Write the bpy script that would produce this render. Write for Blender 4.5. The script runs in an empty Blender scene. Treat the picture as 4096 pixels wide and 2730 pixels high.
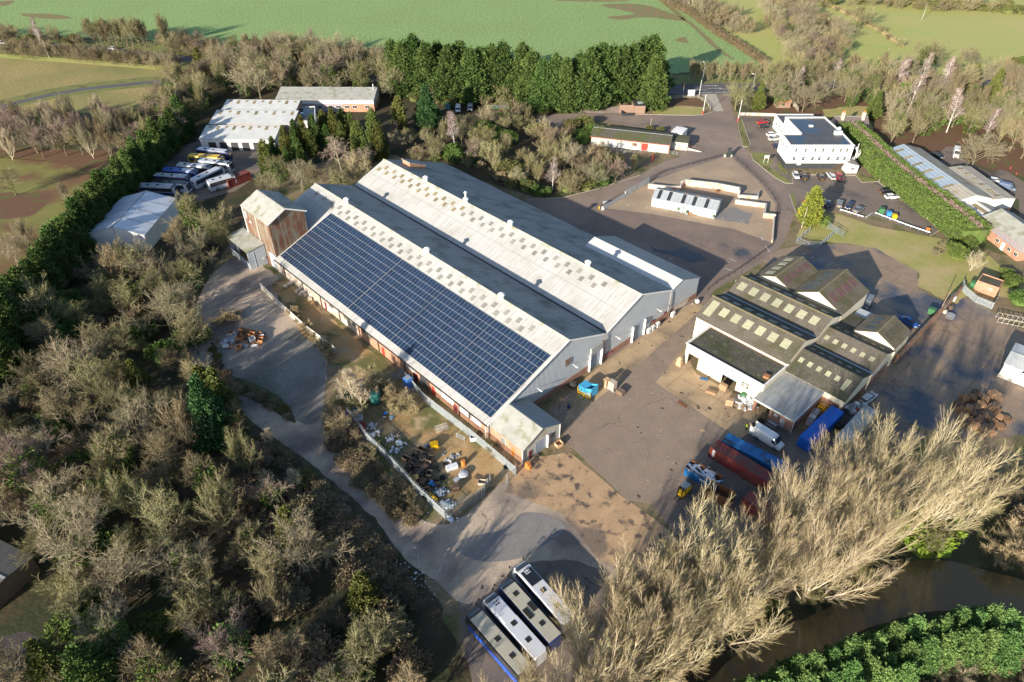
import bpy, bmesh, math, random
from mathutils import Vector, Matrix
R = math.radians
random.seed(7)
SC = bpy.context.scene
COL = SC.collection
# ---------------------------------------------------------------- camera (surveyed from the photograph)
F, DE, CH = 2800.0, R(38.75), 98.0
FW = Vector((0, math.cos(DE), -math.sin(DE))); UP = Vector((0, math.sin(DE), math.cos(DE)))
cam = bpy.data.cameras.new('camera'); cam.sensor_width = 36; cam.lens = 36 * F / 4096
cam.clip_start = 1; cam.clip_end = 20000
co = bpy.data.objects.new('camera', cam); COL.objects.link(co)
co.location = (0, 0, CH); co.rotation_euler = (math.pi / 2 - DE, 0, 0); SC.camera = co

def at(x, y, z=0.0):                      # ground (or height z) point seen at photo position x, y
    d = FW + Vector((1, 0, 0)) * ((x - 2048) / F) - UP * ((y - 1365) / F)
    t = (z - CH) / d.z
    return Vector((0, 0, CH)) + d * t

# ---------------------------------------------------------------- light
SUN_AZ, SUN_EL = R(233.8), R(17.4)        # direction towards the sun
w = bpy.data.worlds.new('World'); SC.world = w; w.use_nodes = True
nt = w.node_tree; bg = nt.nodes['Background']
sky = nt.nodes.new('ShaderNodeTexSky'); sky.sky_type = 'NISHITA'; sky.sun_disc = False
sky.sun_elevation = SUN_EL; sky.sun_rotation = R(90) - SUN_AZ; sky.air_density = 1.0; sky.dust_density = 1.0; sky.ozone_density = 2.0
nt.links.new(sky.outputs[0], bg.inputs[0]); bg.inputs[1].default_value = 0.10
sl = bpy.data.lights.new('sun', 'SUN'); sl.energy = 5.0; sl.angle = R(0.6); sl.color = (1.0, 0.89, 0.74)
so = bpy.data.objects.new('sun', sl); COL.objects.link(so)
sd = Vector((math.cos(SUN_AZ) * math.cos(SUN_EL), math.sin(SUN_AZ) * math.cos(SUN_EL), math.sin(SUN_EL)))
so.rotation_euler = sd.to_track_quat('Z', 'Y').to_euler(); so.location = (0, 0, 200)
SC.view_settings.view_transform = 'Standard'; SC.view_settings.look = 'None'
SC.view_settings.exposure = 1.0; SC.view_settings.gamma = 1.0
SC.render.engine = 'CYCLES'; SC.cycles.max_bounces = 4; SC.cycles.diffuse_bounces = 2
SC.cycles.glossy_bounces = 2; SC.cycles.transmission_bounces = 2; SC.cycles.transparent_max_bounces = 4
SC.cycles.use_denoising = True
try: SC.cycles.denoiser = 'OPENIMAGEDENOISE'
except Exception: pass

# ---------------------------------------------------------------- materials
MATS = {}
def c4(c): return (c[0], c[1], c[2], 1)
def mat(name, c1, c2=None, sc=1.0, rough=0.85, c3=None, sc3=0.1, f3=0.55, w3=0.08, st=None, c4_=None, sc4=None, f4=0.6, w4=.03,
        st4=None, ribs=None, rnd=0.0, metal=0.0, bump=0.0, bsc=4.0, spec=0.3, rough2=None, det=5, brick=None, coat=0, emit=None, rhue=0.0, crack=0, grain=0):
    m = bpy.data.materials.new(name); m.use_nodes = True; MATS[name] = m
    n = m.node_tree.nodes; l = m.node_tree.links; b = n['Principled BSDF']
    b.inputs['Roughness'].default_value = rough; b.inputs['Metallic'].default_value = metal
    b.inputs['Specular IOR Level'].default_value = spec
    if coat: b.inputs['Coat Weight'].default_value = coat; b.inputs['Coat Roughness'].default_value = .05
    if emit: b.inputs['Emission Color'].default_value = c4(emit[:3]); b.inputs['Emission Strength'].default_value = emit[3]
    tc = n.new('ShaderNodeTexCoord')
    def noise(scale, stretch=None, detail=det):
        src = tc.outputs['Object']
        if stretch:
            mp = n.new('ShaderNodeMapping'); mp.inputs['Scale'].default_value = stretch; l.new(src, mp.inputs[0]); src = mp.outputs[0]
        t = n.new('ShaderNodeTexNoise'); t.inputs['Scale'].default_value = scale; t.inputs['Detail'].default_value = detail
        l.new(src, t.inputs['Vector']); return t.outputs['Fac']
    def thr(fac, a, bb):
        r = n.new('ShaderNodeMapRange'); r.inputs[1].default_value = a; r.inputs[2].default_value = bb; r.clamp = True
        if a > bb: r.inputs[1].default_value = bb; r.inputs[2].default_value = a; r.inputs[3].default_value = 1; r.inputs[4].default_value = 0
        l.new(fac, r.inputs[0]); return r.outputs[0]
    def mix(f, a, bb, mode='MIX'):
        x = n.new('ShaderNodeMix'); x.data_type = 'RGBA'; x.blend_type = mode
        if hasattr(f, 'is_linked'): l.new(f, x.inputs[0])
        else: x.inputs[0].default_value = f
        for i, v in ((6, a), (7, bb)):
            if hasattr(v, 'is_linked'): l.new(v, x.inputs[i])
            else: x.inputs[i].default_value = c4(v)
        return x.outputs[2]
    col = None
    if brick:
        bt = n.new('ShaderNodeTexBrick'); bt.inputs['Scale'].default_value = 1; bt.inputs['Brick Width'].default_value = .46
        bt.inputs['Row Height'].default_value = .15; bt.inputs['Mortar Size'].default_value = .02
        bt.inputs[1].default_value = c4(c1); bt.inputs[2].default_value = c4(c2 or c1); bt.inputs[3].default_value = c4(brick)
        mp = n.new('ShaderNodeMapping'); mp.inputs['Rotation'].default_value = (R(90), 0, 0)
        sx = n.new('ShaderNodeSeparateXYZ'); cx = n.new('ShaderNodeCombineXYZ'); ad = n.new('ShaderNodeMath')
        l.new(tc.outputs['Object'], sx.inputs[0]); l.new(sx.outputs[0], ad.inputs[0]); l.new(sx.outputs[1], ad.inputs[1])
        l.new(ad.outputs[0], cx.inputs[0]); l.new(sx.outputs[2], cx.inputs[1]); l.new(cx.outputs[0], bt.inputs[0])
        col = mix(thr(noise(sc), .35, .7), bt.outputs[0], mix(1.0, bt.outputs[0], (.72, .7, .7), 'MULTIPLY'))
    else:
        col = mix(thr(noise(sc, st), .32, .68), c1, c2 if c2 else c1)
    fac3 = None
    if c3:
        fac3 = thr(noise(sc3, None, 4), f3 - w3, f3 + w3); col = mix(fac3, col, c3)
    if c4_:
        col = mix(thr(noise(sc4 or 3, st4, 3), f4 - w4, f4 + w4), col, c4_)
    if grain:
        col = mix(1.0, col, mix(thr(noise(2.6, None, 3), .3, .7), (1 - grain,) * 3, (1 + grain,) * 3), 'MULTIPLY')
    if crack:                             # branching cracks, only where a slow noise lets them through
        vo = n.new('ShaderNodeTexVoronoi'); vo.feature = 'DISTANCE_TO_EDGE'; vo.inputs['Scale'].default_value = crack; wn = n.new('ShaderNodeMix'); wn.data_type = 'VECTOR'; wn.inputs[0].default_value = .12
        nz = n.new('ShaderNodeTexNoise'); nz.inputs['Scale'].default_value = .8; l.new(tc.outputs['Object'], nz.inputs['Vector']); sc_v = n.new('ShaderNodeVectorMath'); sc_v.operation = 'SCALE'; sc_v.inputs[3].default_value = 14; l.new(nz.outputs['Color'], sc_v.inputs[0])
        l.new(tc.outputs['Object'], wn.inputs[4]); l.new(sc_v.outputs[0], wn.inputs[5]); l.new(wn.outputs[1], vo.inputs['Vector'])
        ln = thr(vo.outputs['Distance'], .014, .003); mk = thr(noise(.09, None, 2), .5, .66); mu = n.new('ShaderNodeMath'); mu.operation = 'MULTIPLY'; l.new(ln, mu.inputs[0]); l.new(mk, mu.inputs[1])
        col = mix(mu.outputs[0], col, mix(1.0, col, (.45, .42, .4), 'MULTIPLY'))
    if ribs:                              # (axis, period, strength)
        ax, per, amt = ribs
        sx = n.new('ShaderNodeSeparateXYZ'); l.new(tc.outputs['Object'], sx.inputs[0])
        ma = n.new('ShaderNodeMath'); ma.operation = 'MULTIPLY'; ma.inputs[1].default_value = 2 * math.pi / per
        l.new(sx.outputs[ax], ma.inputs[0]); sn = n.new('ShaderNodeMath'); sn.operation = 'SINE'; l.new(ma.outputs[0], sn.inputs[0])
        col = mix(thr(sn.outputs[0], 0.2, 0.9), col, mix(1.0, col, (1 - amt,) * 3, 'MULTIPLY'))
        bp = n.new('ShaderNodeBump'); bp.inputs['Strength'].default_value = .5; bp.inputs['Distance'].default_value = .04
        l.new(sn.outputs[0], bp.inputs['Height']); l.new(bp.outputs[0], b.inputs['Normal'])
    if rnd or rhue:
        oi = n.new('ShaderNodeObjectInfo'); hs = n.new('ShaderNodeHueSaturation')
        mr = n.new('ShaderNodeMapRange'); mr.inputs[3].default_value = 1 - rnd; mr.inputs[4].default_value = 1 + rnd
        l.new(oi.outputs['Random'], mr.inputs[0]); l.new(mr.outputs[0], hs.inputs['Value'])
        if rhue:
            mu = n.new('ShaderNodeMath'); mu.operation = 'MULTIPLY'; mu.inputs[1].default_value = 17.3
            fr = n.new('ShaderNodeMath'); fr.operation = 'FRACT'; l.new(oi.outputs['Random'], mu.inputs[0]); l.new(mu.outputs[0], fr.inputs[0])
            m2 = n.new('ShaderNodeMapRange'); m2.inputs[3].default_value = .5 - rhue; m2.inputs[4].default_value = .5 + rhue
            l.new(fr.outputs[0], m2.inputs[0]); l.new(m2.outputs[0], hs.inputs['Hue'])
        l.new(col, hs.inputs['Color']); col = hs.outputs[0]
    l.new(col, b.inputs['Base Color'])
    if rough2 is not None and fac3 is not None:
        mr = n.new('ShaderNodeMapRange'); mr.inputs[3].default_value = rough; mr.inputs[4].default_value = rough2
        l.new(fac3, mr.inputs[0]); l.new(mr.outputs[0], b.inputs['Roughness'])
    if bump and not ribs:
        bp = n.new('ShaderNodeBump'); bp.inputs['Strength'].default_value = bump; bp.inputs['Distance'].default_value = .15
        l.new(noise(bsc), bp.inputs['Height']); l.new(bp.outputs[0], b.inputs['Normal'])
    return m
def flat(name, c, rough=.5, **k): return mat(name, c, tuple(v * .88 for v in c), 1.5, rough, **k)

G = MATS.get
# roofs, walls
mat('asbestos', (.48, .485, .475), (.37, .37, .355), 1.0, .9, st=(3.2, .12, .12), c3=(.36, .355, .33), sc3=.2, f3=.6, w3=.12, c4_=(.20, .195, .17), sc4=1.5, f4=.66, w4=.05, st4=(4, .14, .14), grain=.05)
mat('asbestos_shaded', (.36, .35, .32), (.27, .27, .25), 1.0, .9, st=(3.0, .12, .12), c3=(.17, .17, .15), sc3=.2, f3=.6, w3=.12, c4_=(.10, .10, .09), sc4=1.0, f4=.68, w4=.03, st4=(.5, 3, 3))  # darker asbestos for slopes turned from the sun, their shade put into the colour
mat('asb_small', (.43, .435, .40), (.35, .35, .32), .6, .85, c3=(.25, .26, .17), sc3=.5, f3=.6, ribs=(0, .3, .12))
mat('asb_small_y', (.42, .42, .37), (.33, .33, .28), .6, .85, c3=(.25, .26, .17), sc3=.3, f3=.6, ribs=(1, .3, .12))
mat('metal_white', (.60, .61, .59), (.52, .53, .52), .4, .5, ribs=(0, .5, .12))
mat('metal_grey', (.30, .32, .32), (.26, .28, .28), .4, .55, ribs=(0, .5, .2))
mat('clad', (.44, .48, .52), (.40, .44, .49), .3, .55, ribs=(1, .35, .15))
mat('clad_x', (.44, .48, .52), (.40, .44, .49), .3, .55, ribs=(0, .35, .15))
mat('clad_white', (.62, .63, .61), (.55, .56, .55), .4, .5, ribs=(1, .4, .1))
mat('brick', (.36, .17, .11), (.28, .13, .09), .8, .9, brick=(.30, .25, .21))
mat('brick_orange', (.52, .25, .14), (.42, .20, .12), .8, .9, brick=(.42, .33, .26))
mat('brick_pale', (.50, .33, .24), (.44, .36, .28), .8, .9, brick=(.46, .40, .34), c3=(.55, .50, .44), sc3=.35, f3=.5)
mat('brick_pink', (.58, .36, .27), (.50, .28, .20), .9, .9, c3=(.62, .52, .44), sc3=.5, f3=.48, c4_=(.25, .20, .15), sc4=1.4, f4=.68)
mat('rust', (.19, .075, .042), (.13, .075, .05), 1.2, .85, st=(1, 1, .5), c3=(.17, .14, .10), sc3=.45, f3=.56, w3=.1, c4_=(.22, .195, .155), sc4=1.0, f4=.55, w4=.07, st4=(1.6, 1.6, .16))
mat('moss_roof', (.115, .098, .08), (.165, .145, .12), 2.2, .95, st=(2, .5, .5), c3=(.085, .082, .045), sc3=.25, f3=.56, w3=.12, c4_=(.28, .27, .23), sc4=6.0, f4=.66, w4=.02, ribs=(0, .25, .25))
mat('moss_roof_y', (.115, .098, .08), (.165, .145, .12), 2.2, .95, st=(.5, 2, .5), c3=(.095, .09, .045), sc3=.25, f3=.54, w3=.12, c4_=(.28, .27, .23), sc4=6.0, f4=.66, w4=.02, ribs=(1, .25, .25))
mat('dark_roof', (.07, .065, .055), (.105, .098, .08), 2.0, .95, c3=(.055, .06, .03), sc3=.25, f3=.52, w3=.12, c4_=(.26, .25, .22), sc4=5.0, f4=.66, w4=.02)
mat('green_roof', (.085, .08, .06), (.125, .118, .095), 2.0, .95, c3=(.095, .10, .04), sc3=.2, f3=.5, w3=.12, c4_=(.26, .25, .21), sc4=2.5, f4=.66, w4=.02)
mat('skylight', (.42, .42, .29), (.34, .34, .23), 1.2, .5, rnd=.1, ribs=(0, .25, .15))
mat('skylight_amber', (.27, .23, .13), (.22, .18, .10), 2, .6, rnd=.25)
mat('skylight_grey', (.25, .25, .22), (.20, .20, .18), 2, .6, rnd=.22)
mat('skylight_red', (.16, .085, .08), (.12, .07, .07), 2, .6, ribs=(1, .25, .2))
mat('skylight_dark', (.045, .05, .055), (.03, .035, .04), 2, .3)
mat('moss_line', (.24, .21, .11), (.17, .15, .09), 2, .95)
mat('cream', (.72, .66, .52), (.66, .60, .46), .5, .8)
mat('white_wall', (.80, .79, .76), (.74, .73, .70), .3, .7)
mat('old_white_wall', (.48, .48, .45), (.38, .38, .35), 1.2, .9, c3=(.36, .30, .20), sc3=.5, f3=.62)
mat('black_plinth', (.035, .04, .045), (.05, .055, .06), 1, .7)
mat('felt', (.06, .06, .065), (.085, .082, .08), .4, .5, c3=(.035, .045, .065), sc3=.09, f3=.52, w3=.015, rough2=.06, spec=.5)
mat('white_trim', (.78, .78, .76), (.70, .70, .68), 1, .6)
mat('grey_trim', (.33, .34, .34), (.27, .28, .28), 1, .6)
mat('dark_trim', (.05, .05, .055), None, 1, .6)
mat('shutter', (.30, .36, .44), (.27, .33, .41), 1, .5, ribs=(2, .25, .1))
mat('red_door', (.45, .05, .03), (.40, .045, .03), 1, .6)
mat('maroon', (.16, .03, .04), None, 1, .6)
mat('orange_paint', (.55, .20, .05), None, 1, .6)
mat('glass', (.03, .035, .045), (.05, .055, .065), 1, .12, spec=.7)
mat('white_roofing', (.62, .66, .72), (.55, .59, .66), .2, .45, c3=(.48, .53, .60), sc3=.1, f3=.6)
mat('tile_roof', (.12, .10, .10), (.16, .13, .12), 2, .9)
mat('slate_blue', (.32, .39, .45), (.27, .34, .41), .5, .6, ribs=(0, 1.2, .12))
mat('roof_beige', (.40, .37, .31), (.33, .31, .26), .4, .8, ribs=(0, 1.1, .1), c3=(.30, .26, .18), sc3=.3, f3=.6)
mat('timber', (.30, .20, .15), (.22, .15, .115), 3, .9, st=(3, 3, .2))
mat('wood_new', (.50, .33, .20), (.40, .25, .15), 2.5, .85, rnd=.25)
mat('wood_old', (.17, .12, .085), (.11, .08, .06), 2.5, .9, rnd=.3)
mat("wood_orange", (.44, .22, .11), (.32, .155, .075), 2.5, .85, rnd=.3)
mat('pv', (.010, .024, .052), (.020, .044, .088), .55, .25, spec=.6, c3=(.018, .03, .07), sc3=1.1, f3=.55)
mat('pv_frame', (.36, .38, .41), None, 1, .4, metal=.1)
# grounds
mat('earth', (.10, .085, .055), (.065, .06, .035), .4, .95, c3=(.07, .085, .03), sc3=.06, f3=.5, w3=.1, bump=.5, bsc=1.5)
mat('wood_floor', (.05, .04, .024), (.085, .06, .033), .6, .95, c3=(.035, .042, .018), sc3=.12, f3=.52, w3=.1, bump=.8, bsc=1.2)
mat('field', (.155, .27, .078), (.21, .325, .105), .55, .95, c3=(.175, .255, .075), sc3=.025, f3=.5, w3=.15, c4_=(.30, .40, .18), sc4=1.0, f4=.54, w4=.1, bump=.9, bsc=1.6)
mat('bare_soil', (.26, .17, .095), (.20, .15, .08), .5, .95, c3=(.13, .2, .06), sc3=.35, f3=.55, w3=.1)
mat('stubble', (.40, .30, .12), (.31, .25, .10), 1.2, .95, c3=(.20, .20, .07), sc3=.04, f3=.52, w3=.15, c4_=(.20, .19, .07), sc4=1.1, f4=.54, w4=.08, bump=.9, bsc=1.5)
mat('meadow', (.38, .40, .12), (.30, .34, .10), .5, .95, c3=(.40, .37, .14), sc3=.025, f3=.52, w3=.15, bump=.3, bsc=.8)  # haze over the far meadow is put into this pale colour
mat('lawn', (.25, .265, .07), (.32, .29, .10), .45, .95, grain=.15, c3=(.38, .31, .15), sc3=.11, f3=.52, w3=.12, bump=.3, bsc=2)
mat('verge', (.16, .19, .05), (.19, .19, .07), .6, .95, c3=(.12, .095, .05), sc3=.3, f3=.58, w3=.1)
mat('park_grass', (.16, .17, .045), (.20, .19, .06), .3, .95, c3=(.15, .085, .045), sc3=.07, f3=.52, w3=.07, c4_=(.19, .105, .055), sc4=3, f4=.62)
mat('leaf_litter', (.16, .085, .05), (.11, .065, .04), 1.5, .95, c3=(.11, .11, .035), sc3=.2, f3=.6)
mat('road', (.10, .098, .105), (.12, .115, .12), .4, .85, c3=(.085, .083, .09), sc3=.1, f3=.55)
mat('drive', (.265, .205, .165), (.225, .175, .145), .25, .85, crack=.1, grain=.08, c3=(.19, .15, .13), sc3=.05, f3=.53, w3=.1, c4_=(.215, .185, .165), sc4=1.3, f4=.64, st4=(1, 1, 1))
mat('tarmac_yard', (.215, .162, .132), (.175, .135, .112), .2, .8, crack=.14, grain=.1, c3=(.065, .065, .075), sc3=.045, f3=.64, w3=.03, rough2=.3, c4_=(.20, .175, .155), sc4=.9, f4=.66, w4=.05)
mat('tarmac_dark', (.175, .14, .115), (.20, .16, .13), .3, .8, crack=.2, grain=.1, c3=(.095, .088, .085), sc3=.08, f3=.56, w3=.08, c4_=(.18, .165, .15), sc4=1.8, f4=.68)
mat('tarmac_main', (.27, .21, .16), (.23, .18, .14), .3, .85, crack=.16, grain=.1, c3=(.17, .138, .115), sc3=.07, f3=.6, w3=.06, c4_=(.07, .06, .055), sc4=.35, f4=.69, w4=.02)
mat('concrete_tan', (.44, .325, .20), (.36, .265, .165), .35, .9, crack=.25, grain=.1, c3=(.21, .165, .115), sc3=.09, f3=.55, w3=.08, c4_=(.075, .06, .05), sc4=.5, f4=.67, w4=.015)
mat('concrete_orange', (.46, .31, .18), (.37, .255, .15), .35, .9, crack=.4, grain=.1, c3=(.19, .145, .11), sc3=.08, f3=.56, w3=.03, c4_=(.11, .085, .07), sc4=.5, f4=.60, w4=.06, rough2=.5)
mat('concrete_wet', (.23, .17, .12), (.30, .22, .155), .3, .6, crack=.2, grain=.1, c3=(.075, .08, .10), sc3=.07, f3=.54, w3=.05, rough2=.25, c4_=(.27, .20, .13), sc4=.1, f4=.6, w4=.08)
mat('track', (.48, .385, .29), (.40, .32, .245), .5, .9, crack=.35, grain=.1, c3=(.19, .16, .14), sc3=.08, f3=.55, w3=.08, c4_=(.08, .07, .06), sc4=.5, f4=.72, w4=.02)
mat('grey_hard', (.22, .205, .18), (.26, .235, .205), .6, .9, grain=.14, c3=(.13, .13, .11), sc3=.08, f3=.52, w3=.1, c4_=(.30, .28, .25), sc4=5, f4=.7)
mat('patch_grey', (.23, .215, .205), (.19, .18, .175), .6, .85, crack=.3, grain=.1, c3=(.21, .20, .19), sc3=.1)
mat('compound', (.44, .285, .13), (.34, .225, .11), .3, .95, grain=.15, c3=(.12, .12, .045), sc3=.1, f3=.55, w3=.07, c4_=(.38, .29, .17), sc4=.25, f4=.6, w4=.06)
mat('dirt_moss', (.23, .175, .105), (.17, .135, .08), .5, .95, grain=.2, c3=(.10, .11, .035), sc3=.15, f3=.56, w3=.08, c4_=(.28, .24, .18), sc4=1.8, f4=.66)
mat('gravel', (.42, .32, .22), (.33, .25, .175), 2.2, .95, grain=.12, c3=(.30, .235, .17), sc3=.1, f3=.5, bump=.6, bsc=3)
mat('gravel_pink', (.40, .32, .29), (.34, .27, .24), 1.2, .95, c3=(.28, .21, .15), sc3=.15, f3=.58)
mat('water', (.17, .12, .05), (.15, .105, .045), .1, .08, spec=.5, bump=.02, bsc=.6)
mat('kerb', (.42, .38, .32), (.36, .32, .27), .8, .9)
mat('paint', (.75, .75, .73), (.55, .55, .53), 3, .7)
mat('paint_yellow', (.55, .42, .16), (.4, .3, .14), 3, .7)
mat('galv', (.38, .43, .46), (.32, .37, .40), 2, .5, metal=.3)
mat('galv_light', (.55, .60, .63), (.48, .53, .56), 2, .5, metal=.2)
mat('black_rail', (.03, .03, .035), None, 1, .6)

# ---------------------------------------------------------------- objects
def tag(o, label=None, cat=None, group=None, kind=None):
    if label: o['label'] = label
    if cat: o['category'] = cat
    if group: o['group'] = group
    if kind: o['kind'] = kind
    return o
def thing(name, label, cat, loc=(0, 0, 0), rz=0.0, group=None):
    o = bpy.data.objects.new(name, None); COL.objects.link(o); o.location = loc; o.rotation_euler = (0, 0, rz)
    o.empty_display_size = .5
    return tag(o, label, cat, group)
def mesh(name, V, Fc, m, smooth=False):
    me = bpy.data.meshes.new(name); me.from_pydata(V, [], Fc)
    ms = m if isinstance(m, (list, tuple)) else [m]
    for x in ms: me.materials.append(MATS[x] if isinstance(x, str) else x)
    if len(Fc) < 6000:
        bm = bmesh.new(); bm.from_mesh(me); bmesh.ops.recalc_face_normals(bm, faces=bm.faces); bm.to_mesh(me); bm.free()
    if smooth: me.shade_smooth()
    return me
class MB:
    def __init__(s): s.v = []; s.f = []
    def add(s, vs, fs, M=None):
        o = len(s.v)
        s.v += [tuple(M @ Vector(p)) if M else tuple(p) for p in vs]; s.f += [tuple(i + o for i in q) for q in fs]; return s
    def box(s, x0, x1, y0, y1, z0, z1, M=None):
        return s.add([(x0, y0, z0), (x1, y0, z0), (x1, y1, z0), (x0, y1, z0), (x0, y0, z1), (x1, y0, z1), (x1, y1, z1), (x0, y1, z1)],
                     [(0, 3, 2, 1), (4, 5, 6, 7), (0, 1, 5, 4), (1, 2, 6, 5), (2, 3, 7, 6), (3, 0, 4, 7)], M)
    def cbox(s, c, d, rz=0, rx=0, M=None):          # centre, size, rotation
        T = Matrix.Translation(c) @ Matrix.Rotation(rz, 4, 'Z') @ Matrix.Rotation(rx, 4, 'X')
        if M: T = M @ T
        return s.box(-d[0] / 2, d[0] / 2, -d[1] / 2, d[1] / 2, -d[2] / 2, d[2] / 2, T)
    def prof(s, pts, a0, a1, ax='x', M=None):       # closed profile extruded along an axis; pts (b, z)
        n = len(pts)
        if ax == 'x': vs = [(a0, p[0], p[1]) for p in pts] + [(a1, p[0], p[1]) for p in pts]
        elif ax == 'y': vs = [(p[0], a0, p[1]) for p in pts] + [(p[0], a1, p[1]) for p in pts]
        else: vs = [(p[0], p[1], a0) for p in pts] + [(p[0], p[1], a1) for p in pts]
        return s.add(vs, [tuple(range(n)), tuple(range(2 * n - 1, n - 1, -1))] + [(i, (i + 1) % n, n + (i + 1) % n, n + i) for i in range(n)], M)
    def tube(s, p, q, r, r2=None, n=6, cap=True):
        p = Vector(p); q = Vector(q); d = (q - p); 
        if d.length < 1e-6: return s
        d.normalize(); a = d.orthogonal().normalized(); b = d.cross(a); r2 = r if r2 is None else r2
        vs = [p + (a * math.cos(t) + b * math.sin(t)) * r for t in [2 * math.pi * i / n for i in range(n)]]
        vs += [q + (a * math.cos(t) + b * math.sin(t)) * r2 for t in [2 * math.pi * i / n for i in range(n)]]
        fs = [(i, (i + 1) % n, n + (i + 1) % n, n + i) for i in range(n)]
        if cap: fs += [tuple(range(n - 1, -1, -1)), tuple(range(n, 2 * n))]
        return s.add(vs, fs)
    def path(s, pts, r, n=5):
        for a, b in zip(pts, pts[1:]): s.tube(a, b, r, n=n)
        return s
    def lathe(s, prof, n=12, M=None):               # (r, z)
        vs = [(r * math.cos(2 * math.pi * i / n), r * math.sin(2 * math.pi * i / n), z) for r, z in prof for i in range(n)]
        k = len(prof)
        fs = [(j * n + i, j * n + (i + 1) % n, (j + 1) * n + (i + 1) % n, (j + 1) * n + i) for j in range(k - 1) for i in range(n)]
        fs += [tuple(range(n - 1, -1, -1)), tuple((k - 1) * n + i for i in range(n))]
        return s.add(vs, fs, M)
    def roof(s, a0, a1, p, q, ax='x', off=.0, th=.12):   # sloping slab between (b,z) points p and q, along ax from a0 to a1
        d = Vector((q[0] - p[0], q[1] - p[1])); nn = Vector((-d.y, d.x)).normalized()
        if nn.y < 0: nn = -nn
        P = [(p[0] + nn.x * off, p[1] + nn.y * off), (q[0] + nn.x * off, q[1] + nn.y * off),
             (q[0] + nn.x * (off + th), q[1] + nn.y * (off + th)), (p[0] + nn.x * (off + th), p[1] + nn.y * (off + th))]
        return s.prof(P, a0, a1, ax)
    def build(s, name, m, parent=None, smooth=False, label=None):
        o = bpy.data.objects.new(name, mesh(name, s.v, s.f, m, smooth)); COL.objects.link(o)
        if parent is not None: o.parent = parent
        if label: o['label'] = label
        LAST[0] = o
        return o
LAST = [None]
def link_copy(me, name, parent, loc=(0, 0, 0), rot=(0, 0, 0), scale=None):
    o = bpy.data.objects.new(name, me); COL.objects.link(o); o.parent = parent; o.location = loc; o.rotation_euler = rot
    if scale: o.scale = scale
    return o
def copy_tree(o, parent=None):
    c = o.copy(); COL.objects.link(c); c.parent = parent
    for ch in list(o.children): copy_tree(ch, c)
    return c
def one(name, label, cat, mb, m, group=None, loc=(0, 0, 0), rz=0, smooth=False):   # a thing that is a single mesh
    o = mb.build(name, m, None, smooth); o.location = loc; o.rotation_euler = (0, 0, rz)
    return tag(o, label, cat, group)

NAT = {'field': .5, 'stubble': .8, 'meadow': 1, 'verge': .35, 'park_grass': 1, 'leaf_litter': .6, 'bare_soil': .5, 'dirt_moss': .5, 'compound': .5, 'wood_floor': .9, 'earth': .45, 'lawn': .35, 'track': .3, 'grey_hard': .35, 'concrete_wet': .3, 'water': .3, 'gravel_pink': .3, 'tarmac_dark': .12, 'patch_grey': .3, 'puddle': .25, 'stain': .45, 'concrete_orange': .15}
def roughen(P, amp, seed=1):
    rg = random.Random(seed + len(P)); out = []
    for a, b in zip(P, P[1:] + P[:1]):
        d = b - a; L = d.length; out.append(a)
        if L > 150 or L < 1.6: continue
        k = int(L / 1.3); n = Vector((-d.y, d.x, 0)).normalized(); w0 = rg.random() * 6
        for i in range(1, k): out.append(a + d * (i / k) + n * (rg.gauss(0, amp * .5) + amp * math.sin(w0 + i * .9) * .5))
    return out
def sheet(name, pts, m, z, world=False):
    P = [Vector((p[0], p[1], 0)) if world else at(*p) for p in pts]
    if m in NAT and not world: P = roughen(P, NAT[m])
    me = bpy.data.meshes.new(name); bm = bmesh.new()
    vs = [bm.verts.new((p.x, p.y, z)) for p in P]; f = bm.faces.new(vs)
    bm.normal_update()
    if f.normal.z < 0: f.normal_flip()
    bmesh.ops.triangulate(bm, faces=bm.faces); bm.to_mesh(me); bm.free()
    me.materials.append(MATS[m])
    o = bpy.data.objects.new(name, me); COL.objects.link(o); o['kind'] = 'structure'
    return o
def ribbon(name, pts, width, m, z, world=False):
    P = [Vector((p[0], p[1], 0)) if world else at(*p) for p in pts]
    L, Rr = [], []
    for i, p in enumerate(P):
        d = (P[min(i + 1, len(P) - 1)] - P[max(i - 1, 0)]); d.z = 0; d.normalize(); n = Vector((-d.y, d.x, 0))
        wd = width[i] if isinstance(width, (list, tuple)) else width
        L.append(p + n * wd / 2); Rr.append(p - n * wd / 2)
    mb = MB(); k = len(P)
    mb.add([(p.x, p.y, z) for p in L + Rr], [(i, k + i, k + i + 1, i + 1) for i in range(k - 1)])
    o = mb.build(name, m); o['kind'] = 'structure'; return o
def smooth_pts(pts, n=6, closed=False):
    out = []; k = len(pts)
    rng = range(k) if closed else range(k - 1)
    for i in rng:
        if closed: p0, p1, p2, p3 = pts[(i - 1) % k], pts[i], pts[(i + 1) % k], pts[(i + 2) % k]
        else: p0, p1, p2, p3 = pts[max(i - 1, 0)], pts[i], pts[i + 1], pts[min(i + 2, k - 1)]
        for j in range(n):
            t = j / n
            out.append(tuple(.5 * ((2 * p1[a]) + (-p0[a] + p2[a]) * t + (2 * p0[a] - 5 * p1[a] + 4 * p2[a] - p3[a]) * t * t + (-p0[a] + 3 * p1[a] - 3 * p2[a] + p3[a]) * t ** 3) for a in (0, 1)))
    if not closed: out.append(tuple(pts[-1][:2]))
    return out
OM = at(2781, 1192); AM = R(-46.5)
MX = Matrix.Translation(OM) @ Matrix.Rotation(AM, 4, 'Z')
def ml(x, y, z=0): return MX @ Vector((x, y, z))     # site grid -> world
V = lambda *p: [(a * 1.7407, b * 1.7407) for a, b in p]   # overview coordinates
mat('metal_ribbed', (.33, .35, .36), (.24, .255, .26), .8, .6, st=(3, .3, .3), ribs=(0, .38, .35), c3=(.42, .41, .36), sc3=.2, f3=.55)
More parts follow.
